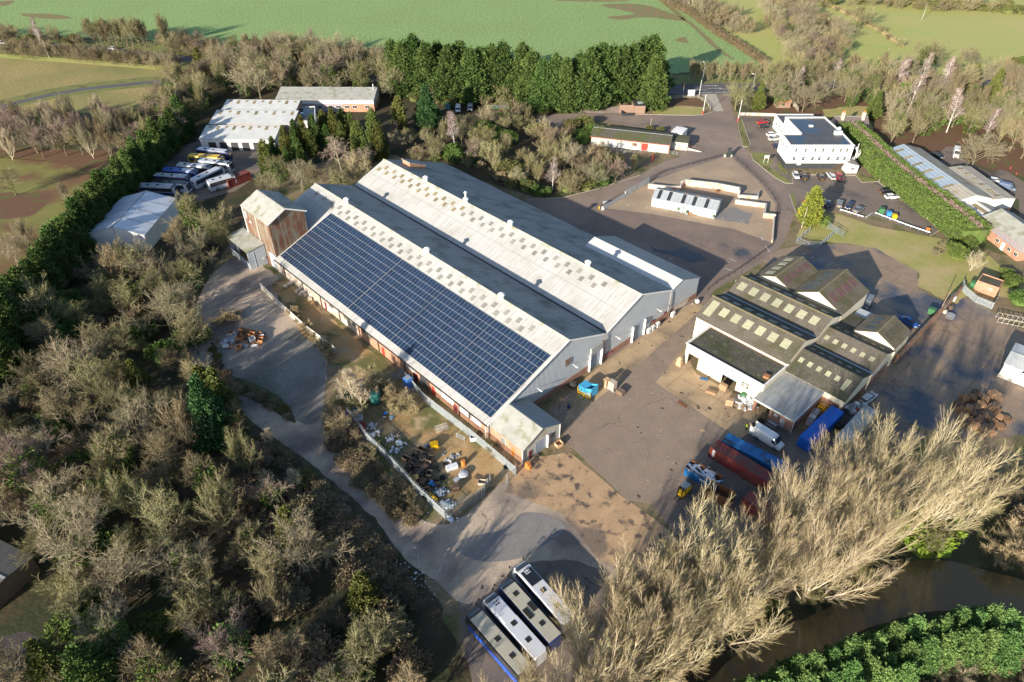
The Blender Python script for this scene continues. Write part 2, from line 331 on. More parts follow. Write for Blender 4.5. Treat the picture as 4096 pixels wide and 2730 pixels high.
mat('dark_ribbed', (.10, .10, .095), (.14, .14, .13), .8, .9, ribs=(0, .5, .5), c4_=(.3, .3, .3), sc4=6, f4=.68)
mat('clad_mauve', (.33, .29, .31), (.29, .26, .28), .5, .6, ribs=(1, .5, .08))
mat('plastic_pink', (.55, .30, .32), None, 1, .6); mat('gravel_dark', (.05, .045, .042), (.075, .065, .06), 1.5, .95, c4_=(.3, .28, .26), sc4=5, f4=.68, grain=.2); mat('puddle', (.045, .042, .045), (.06, .055, .055), .4, .08, spec=.5); mat('stain', (.085, .072, .062), (.11, .09, .078), .8, .6); mat('metal_pale', (.40, .425, .45), (.35, .375, .40), .5, .55, ribs=(0, 1.0, .12)); mat('green_sign', (.02, .30, .15), None, 1, .5)
# ---------------------------------------------------------------- grounds
K_ = lambda u, v: (3500 + u / 2.24, 560 + v / 2.24)
sheet('ground', [(-6000, -3000), (6000, -3000), (6000, 9000), (-6000, 9000)], 'earth', 0, True)
sheet('green_field', [(-900, -420), (2140, -420), (2660, 0), (2850, 110), (3055, 262), (3010, 268), (2640, 300), (2200, 268), (1900, 205), (1000, 180), (560, 160), (0, 140), (-900, 60)], 'field', .02)
sheet('meadow', [(2140, -420), (6500, -420), (6500, 420), (4096, 300), (3700, 300), (3300, 270), (3055, 262), (2850, 110), (2660, 0)], 'meadow', .026)
for q in ([(2400, 22), (2560, 18), (2700, 60), (2740, 84), (2660, 78), (2580, 70), (2480, 80), (2430, 68), (2540, 55)], [(2650, 15), (2680, 22), (2745, 75), (2790, 110), (2850, 165), (2880, 195), (2940, 238), (2915, 232), (2862, 196), (2820, 160), (2775, 115), (2735, 82)],
          [(2240, 0), (2500, 2), (2480, 8), (2260, 6)], [(2700, 160), (2740, 150), (2750, 172), (2715, 168)], [(0, 8), (60, 4), (30, 22), (0, 24)], [(90, 55), (220, 58), (290, 74), (190, 76), (100, 66)]):
    sheet('bare_soil', smooth_pts(q, 4, True), 'bare_soil', .034)
sheet('stubble_field', [(-900, 190), (0, 222), (300, 245), (560, 262), (700, 275), (640, 330), (600, 400), (520, 470), (200, 440), (0, 540), (-900, 800)], 'stubble', .02)
ribbon('field_margin', [(-700, 195), (0, 224), (330, 248), (700, 277)], 5, 'meadow', .03)
ribbon('grass_margin', smooth_pts([(-500, 570), (-100, 450), (0, 425), (150, 388), (300, 360), (450, 342), (640, 324)]), 13, 'verge', .03)
ribbon('farm_track', smooth_pts([(-500, 575), (-100, 455), (0, 430), (150, 392), (300, 363), (450, 345), (640, 327)]), 3.6, 'road', .038)
sheet('park_grass', [(-900, 560), (0, 596), (180, 606), (440, 612), (420, 640), (300, 800), (150, 960), (60, 1080), (0, 1150), (-900, 1400)], 'park_grass', .02)
sheet('leaf_bed', smooth_pts([(-300, 780), (60, 770), (200, 785), (150, 850), (90, 870), (0, 880), (-300, 900)], 5, True), 'leaf_litter', .028)
sheet('leaf_strip', smooth_pts([(-300, 585), (60, 590), (300, 600), (440, 608), (380, 690), (330, 690), (200, 640), (0, 628)], 5, True), 'leaf_litter', .028)
sheet('road_bank', [(-900, 120), (0, 150), (560, 165), (900, 185), (1400, 200), (2400, 310), (3400, 280), (6000, 330), (6000, 420), (3500, 400), (2100, 390), (700, 275), (0, 222), (-900, 190)], 'verge', .012)
RD = [(-700, 148), (0, 176), (330, 194), (590, 220), (740, 236), (1000, 262), (1400, 305), (1800, 335), (2100, 345), (2400, 356), (2650, 358), (2900, 352), (3200, 345), (3500, 338), (3750, 334), (4100, 326), (5200, 300)]
rd = ribbon('main_road', smooth_pts(RD, 4), 7.6, 'road', .045)
ribbon('main_road_widening', [(2330, 352), (2480, 357), (2650, 360), (2900, 354), (3050, 350)], [4, 11.5, 12, 12, 8], 'road', .050)
# woodland floors
sheet('woodland_floor', [(-600, 1300), (60, 1080), (420, 640), (700, 300), (1000, 260), (1500, 330), (2100, 390), (2400, 392), (2480, 440), (2300, 470), (2330, 560), (2700, 620), (2550, 700), (2180, 792), (1850, 700), (1500, 620), (1100, 720), (960, 900),
                     (800, 1100), (770, 1350), (800, 1500), (960, 1700), (1250, 1900), (1520, 2150), (1750, 2330), (1900, 2730), (1950, 3600), (-1500, 3600)], 'wood_floor', .016)
sheet('north_scrub_floor', [(3000, 380), (3700, 380), (4300, 400), (5200, 700), (4300, 760), (3500, 560), (3420, 470), (3150, 450), (3010, 470)], 'leaf_litter', .014)
sheet('garden_lawn', [(3290, 440), (3420, 425), (3560, 430), (3480, 480), (3500, 560), (3420, 500), (3300, 470)], 'lawn', .03)
# hard standings of the estate
sheet('estate_ground', [(2200, 480), (2500, 380), (2800, 366), (2925, 366), (2945, 450), (3110, 470), (3400, 450), (3520, 700), (3800, 960), (4500, 1150), (5200, 1500), (4700, 2050), (4096, 1960), (3600, 2100), (3000, 2350), (2500, 2700), (1900, 2730), (1700, 2300),
                    (1380, 1880), (1200, 1700), (780, 1500), (760, 1250), (900, 1000), (1100, 700), (1500, 600), (1800, 690), (2180, 800), (2400, 760)], 'dirt_moss', .022)
sheet('access_road', [(2795, 372), (2918, 372), (2922, 410), (2936, 470), (2960, 560), (2975, 588), (3000, 612), (3020, 650), (3090, 705), (3140, 732), (3165, 736), (3185, 760), (3170, 880), (3130, 980), (3050, 1050), (2860, 1160), (2760, 1290),
                   (2640, 1440), (2500, 1560), (2330, 1240), (2100, 800), (2120, 796), (2250, 790), (2400, 752), (2560, 700), (2650, 650), (2720, 628), (2600, 520), (2400, 482), (2260, 495), (2190, 540), (2100, 520), (2150, 468), (2240, 455), (2480, 456), (2790, 462), (2850, 452), (2862, 438), (2850, 410)], 'drive', .028)
sheet('ramp_concrete', [(2800, 374), (2862, 374), (2895, 446), (2858, 446), (2830, 410)], 'kerb', .034)
sheet('office_car_park', [(2925, 468), (3082, 470), (3092, 520), (3130, 600), (3170, 640), (3160, 700), (3175, 735), (3172, 700), (3300, 700), (3420, 702), (3450, 730), (3510, 728), (3640, 820), (3760, 922), (3722, 942), (3500, 868), (3360, 842), (3300, 842), (3190, 835), (3180, 790), (3162, 775),
                      (3150, 737), (3110, 700), (3060, 650), (3000, 600), (2975, 540)], 'tarmac_dark', .034)
sheet('estate_yard', V((1315, 525), (1360, 505), (1400, 478), (1500, 490), (1745, 535), (1768, 562), (1760, 590), (1600, 690), (1620, 640), (1500, 560)), 'tarmac_yard', .034)
sheet('gravel_area', V((1395, 480), (1490, 420), (1560, 395), (1675, 358), (1740, 415), (1782, 470), (1778, 560), (1690, 528), (1495, 492)), 'gravel', .040)
sheet('gravel_bay_slab', [(2878, 845), (2925, 830), (3010, 855), (2995, 900), (2860, 875)], 'patch_grey', .044)
sheet('main_yard', V((1540, 745), (1600, 690), (1630, 700), (1580, 790), (1590, 860), (1520, 880), (1740, 975), (1640, 1080), (1500, 1160), (1440, 1150), (1305, 1020), (1290, 985), (1260, 940), (1330, 890), (1440, 800)), 'tarmac_main', .040)
sheet('apron', V((1185, 1065), (1280, 1000), (1345, 870), (1380, 840), (1600, 690), (1625, 700), (1545, 770), (1430, 870), (1300, 980), (1230, 1050)), 'concrete_tan', .046)
sheet('concrete_yard', V((1230, 1050), (1310, 1040), (1440, 1150), (1500, 1190), (1560, 1240), (1480, 1330), (1380, 1290), (1290, 1180), (1160, 1130), (1185, 1065)), 'concrete_orange', .046)
sheet('factory_apron', V((1507, 880), (1572, 800), (1600, 860), (1740, 930), (1750, 975), (1700, 1010), (1640, 970)), 'concrete_tan', .047)
sheet('rear_yard', V((1790, 575), (1850, 560), (2010, 565), (2110, 625), (2110, 665), (2180, 700), (2100, 760), (2060, 800), (1990, 745), (1900, 700), (1830, 640), (1750, 600)), 'concrete_wet', .040)
sheet('east_yard', V((2120, 740), (2180, 680), (2230, 690), (2353, 760), (2600, 860), (2600, 1150), (2350, 1000), (2230, 1010), (2000, 950), (1960, 930)), 'concrete_wet', .041)
sheet('loading_yard', V((1700, 1010), (1760, 960), (1880, 1010), (2050, 960), (2130, 1000), (1900, 1200), (1600, 1330), (1480, 1330), (1560, 1240), (1500, 1160), (1640, 1060)), 'tarmac_dark', .043)
sheet('lawn', V((1830, 545), (1852, 495), (1925, 492), (2005, 520), (2140, 545), (2240, 560), (2330, 640), (2250, 665), (2190, 700), (2110, 660), (2110, 625), (2010, 570), (1900, 555)), 'lawn', .046)
sheet('south_lawn', V((2200, 590), (2353, 640), (2500, 700), (2500, 760), (2353, 690), (2200, 670)), 'lawn', .05)
sheet('grass_island', [(2953, 478), (2966, 478), (3000, 580), (2985, 588), (2972, 586), (2958, 520)], 'verge', .052)
sheet('grass_strip', [(2610, 455), (2618, 428), (2740, 425), (2815, 430), (2812, 455), (2770, 462), (2700, 460)], 'lawn', .036)
sheet('bark_bed', [(2600, 430), (2640, 402), (2760, 392), (2810, 400), (2818, 430), (2730, 426), (2620, 428)], 'leaf_litter', .035)
sheet('gravel_parking', [(2300, 452), (2340, 425), (2500, 425), (2495, 455)], 'gravel_pink', .046)
for q in ([(3002, 617), (3062, 613), (3090, 640), (3066, 672), (3025, 655), (3012, 640)], [(3075, 690), (3100, 680), (3140, 712), (3172, 735), (3140, 733), (3110, 720)], [(3108, 657), (3130, 652), (3150, 690), (3172, 712), (3172, 700), (3130, 690)], [(3420, 702), (3440, 700), (3510, 727), (3450, 730)], [(3160, 780), (3180, 785), (3190, 835), (3200, 850), (3195, 880), (3184, 845)]):
    sheet('verge_grass', smooth_pts(q, 3, True), 'verge', .054)
# the back track and the compound
sheet('back_track', smooth_pts(V((560, 590), (500, 620), (460, 680), (437, 770), (440, 830), (475, 880), (530, 930), (600, 985), (700, 1055), (800, 1135), (870, 1205), (930, 1285), (1000, 1335), (1080, 1390), (1200, 1300), (1330, 1290), (1420, 1330), (1330, 1200), (1250, 1110), (1180, 1090), (1110, 1150),
      (1030, 1205), (960, 1190), (880, 1130), (800, 1060), (755, 1015), (740, 960), (750, 860), (745, 810), (690, 740), (640, 690), (640, 640)), 3, True), 'track', .040)
sheet('grey_hardstanding', smooth_pts(V((500, 800), (560, 800), (640, 770), (690, 755), (745, 820), (748, 880), (738, 960), (700, 975), (660, 950), (600, 900), (540, 870), (500, 840)), 3, True), 'grey_hard', .047)
sheet('track_verge', smooth_pts(V((484, 790), (498, 800), (510, 850), (580, 880), (650, 920), (680, 968), (665, 968), (610, 935), (540, 900), (500, 865)), 3, True), 'earth', .054)
sheet('back_strip', V((625, 655), (645, 640), (930, 870), (900, 890), (855, 860), (760, 830), (690, 760)), 'compound', .052)
sheet('compound_ground', V((750, 930), (800, 850), (880, 870), (935, 855), (960, 890), (1190, 1085), (1160, 1105), (1125, 1120), (1030, 1190), (960, 1125), (840, 990), (780, 960)), 'compound', .053)
sheet('compound_scrub_ground', smooth_pts(V((760, 910), (850, 870), (900, 888), (898, 960), (950, 1020), (1005, 1060), (1030, 1100), (1015, 1165), (950, 1110), (830, 985)), 3, True), 'dirt_moss', .058)
sheet('tarmac_patch', smooth_pts(V((1040, 1250), (1160, 1215), (1200, 1180), (1260, 1185), (1300, 1215), (1240, 1260), (1190, 1285), (1100, 1290)), 3, True), 'patch_grey', .053)
sheet('gravel_patch', V((-60, 1480), (60, 1450), (110, 1480), (100, 1560), (40, 1640), (-60, 1640)), 'gravel_dark', .03)
sheet('coach_standing', V((1050, 1370), (1200, 1290), (1330, 1280), (1440, 1340), (1400, 1480), (1330, 1640), (1100, 1640), (1070, 1500)), 'tarmac_dark', .036)
sheet('river', smooth_pts(V((1500, 1700), (1620, 1570), (1760, 1460), (1900, 1400), (2020, 1345), (2080, 1295), (2180, 1290), (2353, 1335), (2700, 1420), (2700, 1500), (2353, 1430), (2150, 1405), (1980, 1450), (1880, 1510), (1780, 1600), (1700, 1700)), 4, True), 'water', .045)
sheet('river_bank', V((1450, 1640), (1740, 1440), (2050, 1280), (2353, 1310), (2700, 1400), (2700, 1900), (1450, 1900)), 'wood_floor', .038)
# joints between concrete slabs, cut as shallow dark lines
def lines(name, segs, wd, m, z):
    mb = MB()
    for a, b in segs:
        p, q = at(*a), at(*b); d = (q - p).normalized(); n = Vector((-d.y, d.x, 0)) * wd / 2
        mb.add([(v.x, v.y, z) for v in (p - n, q - n, q + n, p + n)], [(0, 1, 2, 3)])
    o = mb.build(name, m); o['kind'] = 'structure'; return o
mat('joint', (.06, .05, .045), None, 1, .95)
js = []
def grid(x0, x1, nx, y0, y1, ny, s):
    for i in range(nx + 1):
        x = x0 + (x1 - x0) * i / nx; s.append((ml(x, y0), ml(x, y1)))
    for i in range(ny + 1):
        y = y0 + (y1 - y0) * i / ny; s.append((ml(x0, y), ml(x1, y)))
def wlines(name, segs, wd, m, z):
    mb = MB()
    for p, q in segs:
        d = (q - p).normalized(); n = Vector((-d.y, d.x, 0)) * wd / 2
        mb.add([(v.x, v.y, z) for v in (p - n, q - n, q + n, p + n)], [(0, 1, 2, 3)])
    o = mb.build(name, m); o['kind'] = 'structure'; return o
grid(1.0, 5.2, 1, -62, 4, 13, js); wlines('slab_joints', js, .05, 'joint', .062)
js = []; grid(14.5, 29, 3, -31, -22.2, 2, js); grid(11, 30, 4, 24, 46, 5, js); grid(31, 44, 3, 18, 42, 4, js); grid(46, 75, 5, -20, 30, 8, js); wlines('yard_joints', js, .05, 'joint', .064)
sheet('coach_yard', V((318, 440), (420, 335), (470, 322), (600, 322), (600, 400), (540, 440), (430, 470), (350, 470)), 'tarmac_dark', .03)
for q, m_ in (([(2600, 985), (2640, 1000), (2700, 1003), (2735, 989), (2800, 1018), (2828, 1041), (2765, 1052), (2722, 1032), (2670, 1018), (2620, 1008)], 'puddle'),): sheet(m_, q, m_, .068)
sheet('side_car_park', [K_(470, 110), K_(560, 130), K_(640, 60), K_(760, 70), K_(810, 190), K_(1050, 310), K_(1110, 265), K_(1180, 280), K_(1420, 430), K_(1500, 800), K_(1290, 700), K_(1290, 540), K_(860, 230), K_(640, 240)], 'tarmac_dark', .033)
# painted markings on the roads
mk = []
for a, b in [((2720, 361), (2760, 360)), ((2640, 360), (2676, 360)), ((2782, 361), (2830, 361)), ((2888, 358), (2915, 357)), ((2955, 354), (2985, 353)), ((3030, 350), (3070, 349)), ((2560, 357), (2600, 358))]: mk.append((a, b))
lines('road_markings', mk, .22, 'paint', .062)
lines('edge_lines', [((-200, 165), (0, 172)), ((0, 172), (330, 189)), ((330, 189), (590, 214)), ((590, 214), (740, 230)), ((2650, 371), (2790, 371)), ((2925, 366), (3010, 362)), ((3600, 327), (3750, 323)), ((3750, 323), (4096, 316)), ((3740, 336), (4096, 325))], .14, 'paint', .064)
lines('give_way_line', [((2795, 372), (2850, 371)), ((2858, 371), (2915, 370))], .3, 'paint', .066)
ar = MB()
for cx_, cy_ in ((2845, 344), (2862, 355)):
    p = at(cx_, cy_); ar.box(-3, 1.5, -.12, .12, 0, .002, Matrix.Translation((p.x, p.y, .066))); ar.add([(1.5, -.5, 0), (3, 0, 0), (1.5, .5, 0)], [(0, 1, 2)], Matrix.Translation((p.x, p.y, .066)))
ar.build('turn_arrows', 'paint')['kind'] = 'structure'
bays = []
for i in range(6): bays.append((ml(8 + 2.4 * i, 37), ml(8.2 + 2.4 * i, 38)))
for i in range(9): bays.append((at(2430 + 76 * i, 806 + 11 * i), at(2440 + 76 * i, 814 + 11 * i)))
bays += [(at(2917, 1035), at(2943, 1047)), (at(2676, 1042), at(2688, 1032)), (at(3045, 950), at(3050, 962)), (at(2900, 1075), at(2930, 1085)), (at(3060, 985), at(3080, 1010))]
wlines('bay_marks', bays, .14, 'paint', .062)
kb = MB()
def kerb_line(pts, wd=.15, h=.12, z=.03):
    P = [at(*p) for p in pts]
    for p, q in zip(P, P[1:]):
        d = (q - p); L = d.length; a = math.atan2(d.y, d.x)
        kb.box(0, L, -wd / 2, wd / 2, 0, h, Matrix.Translation((p.x, p.y, z)) @ Matrix.Rotation(a, 4, 'Z'))
for q in ([(2496, 457), (2700, 462), (2770, 463), (2812, 460), (2848, 450), (2860, 438)], [(2952, 478), (2955, 520), (2972, 588), (2990, 590), (3002, 580), (2966, 476), (2952, 478)], [(3002, 614), (3012, 642), (3050, 672), (3100, 712), (3140, 734), (3172, 736)], [(3172, 712), (3172, 736)],
          [(3418, 700), (3448, 731), (3510, 728), (3640, 818), (3760, 922), (3722, 944)], [(3158, 780), (3178, 836), (3192, 870)], [(2110, 800), (2250, 792), (2400, 754), (2560, 702)], [(3172, 700), (3420, 703)]):
    kerb_line(q)
kb.build('kerbs', 'kerb')['kind'] = 'structure'
# ---------------------------------------------------------------- buildings on the site grid
def site_thing(name, label, cat): return thing(name, label, cat, OM, AM)
def rbox(M_, x0, x1, y0, y1, z0, z1, name, m, parent):
    return MB().box(x0, x1, y0, y1, z0, z1).build(name, m, parent)
W = site_thing('warehouse', 'long twin gabled warehouse with pale roofs and blue solar panels on its front slope', 'warehouse')
ZR = lambda y: 12.1 - abs(y + 45.8) * (8.2 / 21.6) if y < -45.8 else (12.1 - (y + 45.8) * 4.5 / 11.6 if y < -34.2 else (7.6 + (y + 34.2) * 4.5 / 11.1 if y < -23.1 else 12.1 - (y + 23.1) * 7.9 / 21.6))
MB().prof([(-67.3, 0), (-67.3, 3.75), (-45.8, 11.95), (-34.2, 7.45), (-23.1, 11.95), (-1.6, 4.05), (-1.6, 0)], -80, -.05).build('wall', 'clad', W)
MB().prof([(-57.3, 0), (-57.3, 7.55), (-45.8, 11.95), (-34.2, 7.45), (-23.1, 11.95), (-1.6, 4.05), (-1.6, 0)], -93.9, -80).build('wall', 'clad', W)
MB().box(-79.9, -43, -67.42, -67.3, 0, 3.6).build('wall', 'brick_pale', W, label='pale rendered brick front wall')
MB().box(-43, -.05, -67.42, -67.3, 0, 3.6).build('wall', 'brick_orange', W, label='red brick front wall')
mb = MB()
for a, b in ((-67.3, -39.2), (-34.9, -25), (-20.2, -11.4)): mb.box(-.05, .12, a, b, 0, 1.55)
mb.build('brick_plinth', 'brick', W)
MB().roof(-80.2, .15, (-67.7, 3.72), (-45.8, 12.0)).roof(-94.1, -80.2, (-57.3, 7.65), (-45.8, 12.0)).build('roof', 'asbestos', W)
MB().roof(-94.1, .15, (-45.8, 12.0), (-34.2, 7.5)).build('roof', 'asbestos_shaded', W)
MB().roof(-94.1, .15, (-34.2, 7.5), (-23.1, 12.0)).build('roof', 'asbestos', W)
MB().roof(-94.1, .15, (-23.1, 12.0), (-11.4, 7.72)).roof(-94.1, -26.2, (-11.4, 7.72), (-1.2, 3.99)).build('roof', 'asbestos_shaded', W)
mb = MB(); mb.box(-94.2, .3, -34.75, -33.65, 7.62, 7.74); mb.build('valley_gutter', 'dark_trim', W)
for yr in (-45.8, -23.1): MB().prof([(yr - .45, 11.95), (yr, 12.3), (yr + .45, 11.95)], -94.2, .25).build('ridge_cap', 'asb_small', W)
MB().roof(.15, .28, (-67.7, 3.6), (-45.8, 12.0), th=.3).roof(.15, .28, (-45.8, 12.0), (-34.2, 7.4), th=.3).roof(.15, .28, (-34.2, 7.4), (-23.1, 12.0), th=.3).roof(.15, .28, (-23.1, 12.0), (-11.5, 7.6), th=.3).build('barge_board', 'white_trim', W)
MB().box(-80.2, .2, -67.95, -67.7, 3.5, 3.68).build('eaves_gutter', 'dark_trim', W)
for ya, za in ((-28.6, 0), (-50.3, 0)): q = MB().roof(-94, .1, (ya, ZR(ya) - .1), (ya + .1, ZR(ya + .1) - .1), off=.125, th=.03) if ya > -40 else MB().roof(-94, -79.5, (ya, ZR(ya) - .1), (ya + .1, ZR(ya + .1) - .1), off=.125, th=.03); q.build('sheet_lap', 'grey_trim', W)
def skyl(x, y, m, slope, sx=1.0, sl=1.25, parent=None, z=None, ax=0):
    zz = ZR(y) if z is None else z
    key = (m, round(sx, 2), round(sl, 2))
    if key not in SKM: SKM[key] = mesh('skylight', *boxvf(sx, sl, .05), m)
    return link_copy(SKM[key], 'skylight', parent, (x, y, zz + (.07 if z is None else .16)), (slope, 0, 0) if ax == 0 else (0, -slope, R(0)))
SKM = {}
def boxvf(a, b, c):
    m = MB().box(-a / 2, a / 2, -b / 2, b / 2, 0, c); return m.v, m.f
S1 = math.atan(8.2 / 21.6); S2 = math.atan(4.5 / 11.1)
for i in range(24):
    x = -92.1 + 3.71 * i
    if x > -8: continue
    skyl(x, -26.44, 'skylight_amber' if i < 10 else 'skylight_grey', S2, parent=W); skyl(x + 1.83, -25.08, 'skylight_amber' if i < 10 else 'skylight_grey', S2, parent=W)
for i in range(23):
    x = -90.2 + 3.72 * i
    skyl(x, -47.85, 'skylight_grey', S1, parent=W)
    if i > 2: skyl(x - 1.85, -49.12, 'skylight_grey', S1, parent=W)
def vent(x, y, z, big=False):
    mb = MB()
    mb.lathe([(.55, -.5), (.55, .5), (.35, .55), (.35, .8), (.8, .82), (.8, 1.0), (.3, 1.35)], 12)
    if big: mb.lathe([(.28, 1.3), (.28, 2.6), (.5, 2.65), (.2, 3.0)], 10)
    o = mb.build('ridge_ventilator', 'white_trim', W, True); o.location = (x, y, z)
for x, y, b in ((-74.7, -22.9, 0), (-57.6, -23.1, 1), (-40.8, -23, 0), (-15.4, -22.9, 0), (-78.8, -45.7, 0), (-44.9, -45.8, 0), (-19.5, -45.8, 0)): vent(x, y, 12.2, b)
# solar arrays: frames and cells as two-material panels, real thickness
def solar(x0, x1, n):
    mb = MB(); fm = MB(); rows = 10; yb, yt = -66.4, -50.5; dx = (x1 - x0) / n
    z = lambda y: ZR(y) + .2
    for r in range(rows):
        ya = yb + (yt - yb) * r / rows + .034; yc = yb + (yt - yb) * (r + 1) / rows - .034
        for i in range(n):
            xa = x0 + i * dx; xb = x0 + (i + 1) * dx
            mb.add([(xa + .022, ya, z(ya) + .045), (xb - .022, ya, z(ya) + .045), (xb - .022, yc, z(yc) + .045), (xa + .022, yc, z(yc) + .045)], [(0, 1, 2, 3)])
    fm.add([(x0, yb, z(yb)), (x1, yb, z(yb)), (x1, yt, z(yt)), (x0, yt, z(yt)), (x0, yb, z(yb) + .035), (x1, yb, z(yb) + .035), (x1, yt, z(yt) + .035), (x0, yt, z(yt) + .035)],
           [(0, 3, 2, 1), (4, 5, 6, 7), (0, 1, 5, 4), (1, 2, 6, 5), (2, 3, 7, 6), (3, 0, 4, 7)])
    o = fm.build('solar_array', 'pv_frame', W); c = mb.build('solar_cells', 'pv', o)
for x0, x1, n in ((-79.35, -48.72, 31), (-48.52, -32.5, 16), (-32.36, -16.5, 16), (-16.38, -.45, 16)): solar(x0, x1, n)
# gable doors and fittings
def door(parent, y0, y1, h, m='shutter', name='roller_door', x=.0):
    MB().box(x - .3, x + .05, y0, y1, 0, h).build(name, m, parent)
    MB().box(x, x + .5, y1, y1 + .18, 0, h + .1).box(x, x + .5, y0 - .1, y0, 0, h + .1).build('door_jamb', 'white_trim', parent)
door(W, -39, -35.4, 4.2, x=.1); door(W, -24.8, -20.7, 4.3, x=.1)
MB().box(.02, .5, -38.9, -35.3, 4.3, 6.1).build('louvre', 'grey_trim', W)
MB().box(.02, .12, -46.4, -44.9, 5.5, 7.2).build('louvre', 'rust', W)
MB().box(.02, .1, -17.2, -16.4, 0, 2.1).box(.02, .1, -13, -12.2, 0, 2.1).build('door', 'maroon', W)
MB().box(.02, .14, -20, -18.2, 0, 2.4).build('door', 'white_trim', W)
for y in (-34.6, -11.6):
    mb = MB(); mb.path([(.3, y, 7.3), (.35, y, 5), (.3, y + .3, 4.9), (.3, y + .3, 0)], .09)
    for k in range(6): mb.tube((.3, y - .2, 1.6 + k * .8), (.3, y + .6, 1.6 + k * .8), .03)
    mb.build('downpipe', 'rust', W)
sgn = MB().box(.13, .18, -33.6, -31.2, .75, 1.25).build('sign_board', 'maroon', W)
def text(s, size, m, parent, loc, rot, ext=.01, name='lettering', shear=0):
    c = bpy.data.curves.new(name, 'FONT'); c.body = s; c.size = size; c.extrude = ext; c.align_x = 'CENTER'; c.align_y = 'CENTER'
    if m not in ('',): c.materials.append(MATS[m])
    t = bpy.data.objects.new(name, c); COL.objects.link(t); bpy.context.view_layer.update()
    me = bpy.data.meshes.new_from_object(t.evaluated_get(bpy.context.evaluated_depsgraph_get())); bpy.data.objects.remove(t)
    o = bpy.data.objects.new(name, me); COL.objects.link(o); o.parent = parent; o.location = loc; o.rotation_euler = rot; return o
MB().box(.181, .19, -33.45, -32.55, .86, 1.02).box(.181, .19, -32.35, -31.4, .86, 1.02).build('lettering', 'plastic_pink', sgn)
def logo(P, x, y, z, s):                 # white oval emblem with dark bars and a line of small lettering under it
    el = MB(); n = 20; el.add([(x + .58 * s * math.cos(t), y, z + .26 * s * math.sin(t)) for t in [2 * math.pi * i / n for i in range(n)]], [tuple(range(n))]); e = el.build('emblem', 'paint', P)
    MB().box(x - .45 * s, x + .45 * s, y - .01, y - .004, z - .07 * s, z + .07 * s).build('band', 'dark_trim', e); lt = MB()
    for k in range(8): lt.box(x - .58 * s + k * .148 * s, x - .47 * s + k * .148 * s, y - .012, y, z - .55 * s, z - .41 * s)
    for k in range(6): lt.box(x - .35 * s + k * .12 * s, x - .27 * s + k * .12 * s, y - .018, y - .01, z - .035 * s, z + .035 * s)
    lt.build('lettering', 'paint', P)
for y in (-44.2, -54.5, -30.7, -16.3):
    MB().tube((0.1, y, 4.9), (1.0, y, 4.9), .05).box(.8, 1.5, y - .15, y + .15, 4.82, 4.95).build('lamp_bracket', 'white_trim', W)
# front wall fittings
for x in (-76, -67.3, -59, -51, -43, -35.5, -26.1, -17.9, -8.3, -.4): MB().box(x - .1, x + .1, -67.72, -67.42, 0, 3.6).build('downpipe', 'rust' if x < -1 else 'white_trim', W)
for x, wd, m in ((-34.0, .9, 'red_door'), (-16.5, 1.0, 'red_door'), (-57.2, .8, 'maroon'), (-22.5, 1.3, 'maroon'), (-9.6, 1.2, 'maroon')): MB().box(x - wd / 2, x + wd / 2, -67.5, -67.42, .1, 2.2).build('door', m, W)
for x, wd, m, z0, z1 in ((-12, 3.8, 'white_trim', 1.5, 3.3), (-7, 2.6, 'white_trim', 1.5, 3.3), (-3.6, 3.0, 'white_trim', 1.5, 3.3), (-15, 2.2, 'grey_trim', 1.8, 3.3), (-19.6, 2.6, 'dark_trim', .2, 3.2), (-24, 3.2, 'grey_trim', 2.1, 3.3), (-5, 1.2, 'glass', 1.7, 3.2)):
    MB().box(x - wd / 2, x + wd / 2, -67.49, -67.42, z0, z1).build('wall_panel', m, W)
for x in (-54.5, -48.3, -45, -41.3, -38.8):
    f = MB().box(x - 1, x + 1, -67.47, -67.42, 2.0, 3.2).build('window', 'skylight', W)
    g = MB()
    for i in range(5):
        for j in range(4): g.box(x - .93 + i * .38, x - .63 + i * .38, -67.49, -67.47, 2.07 + j * .28, 2.27 + j * .28)
    g.build('pane', 'glass', f)
MB().box(-79.7, -58, -67.46, -67.42, 2.5, 3.55).build('wall_panel', 'asb_small', W)
# raised gable at the far end of the rear roof
o = site_thing('rear_loft', 'small brick loft with white edged roof on the far end of the rear warehouse slope', 'loft')
MB().prof([(-19.5, 9), (-19.5, 12.4), (-14, 10), (-14, 8)], -90, -86.5).build('wall', 'brick_orange', o)
MB().roof(-90.2, -86.2, (-19.8, 12.5), (-13.8, 9.9)).build('roof', 'asbestos_shaded', o)
# grey annex
A_ = site_thing('annex', 'white roofed metal annex on the rear corner of the long warehouse', 'annex')
MB().prof([(-11.35, 0), (-11.35, 7.5), (-7.7, 8.65), (0, 5.75), (0, 0)], -26.1, .02).build('wall', 'clad', A_)
MB().roof(-26.4, .3, (-11.5, 7.6), (-7.7, 8.75)).build('roof', 'metal_white', A_); MB().roof(-26.4, .3, (-7.7, 8.75), (.3, 5.8)).build('roof', 'metal_grey', A_)
MB().box(.02, .1, -11, 0, 0, 1.6).box(-26, .1, 0, .08, 0, 1.6).build('brick_plinth', 'brick', A_)
MB().box(.1, .14, -8.6, -3.4, 0, 1.5).build('wall_panel', 'brick_pale', A_)
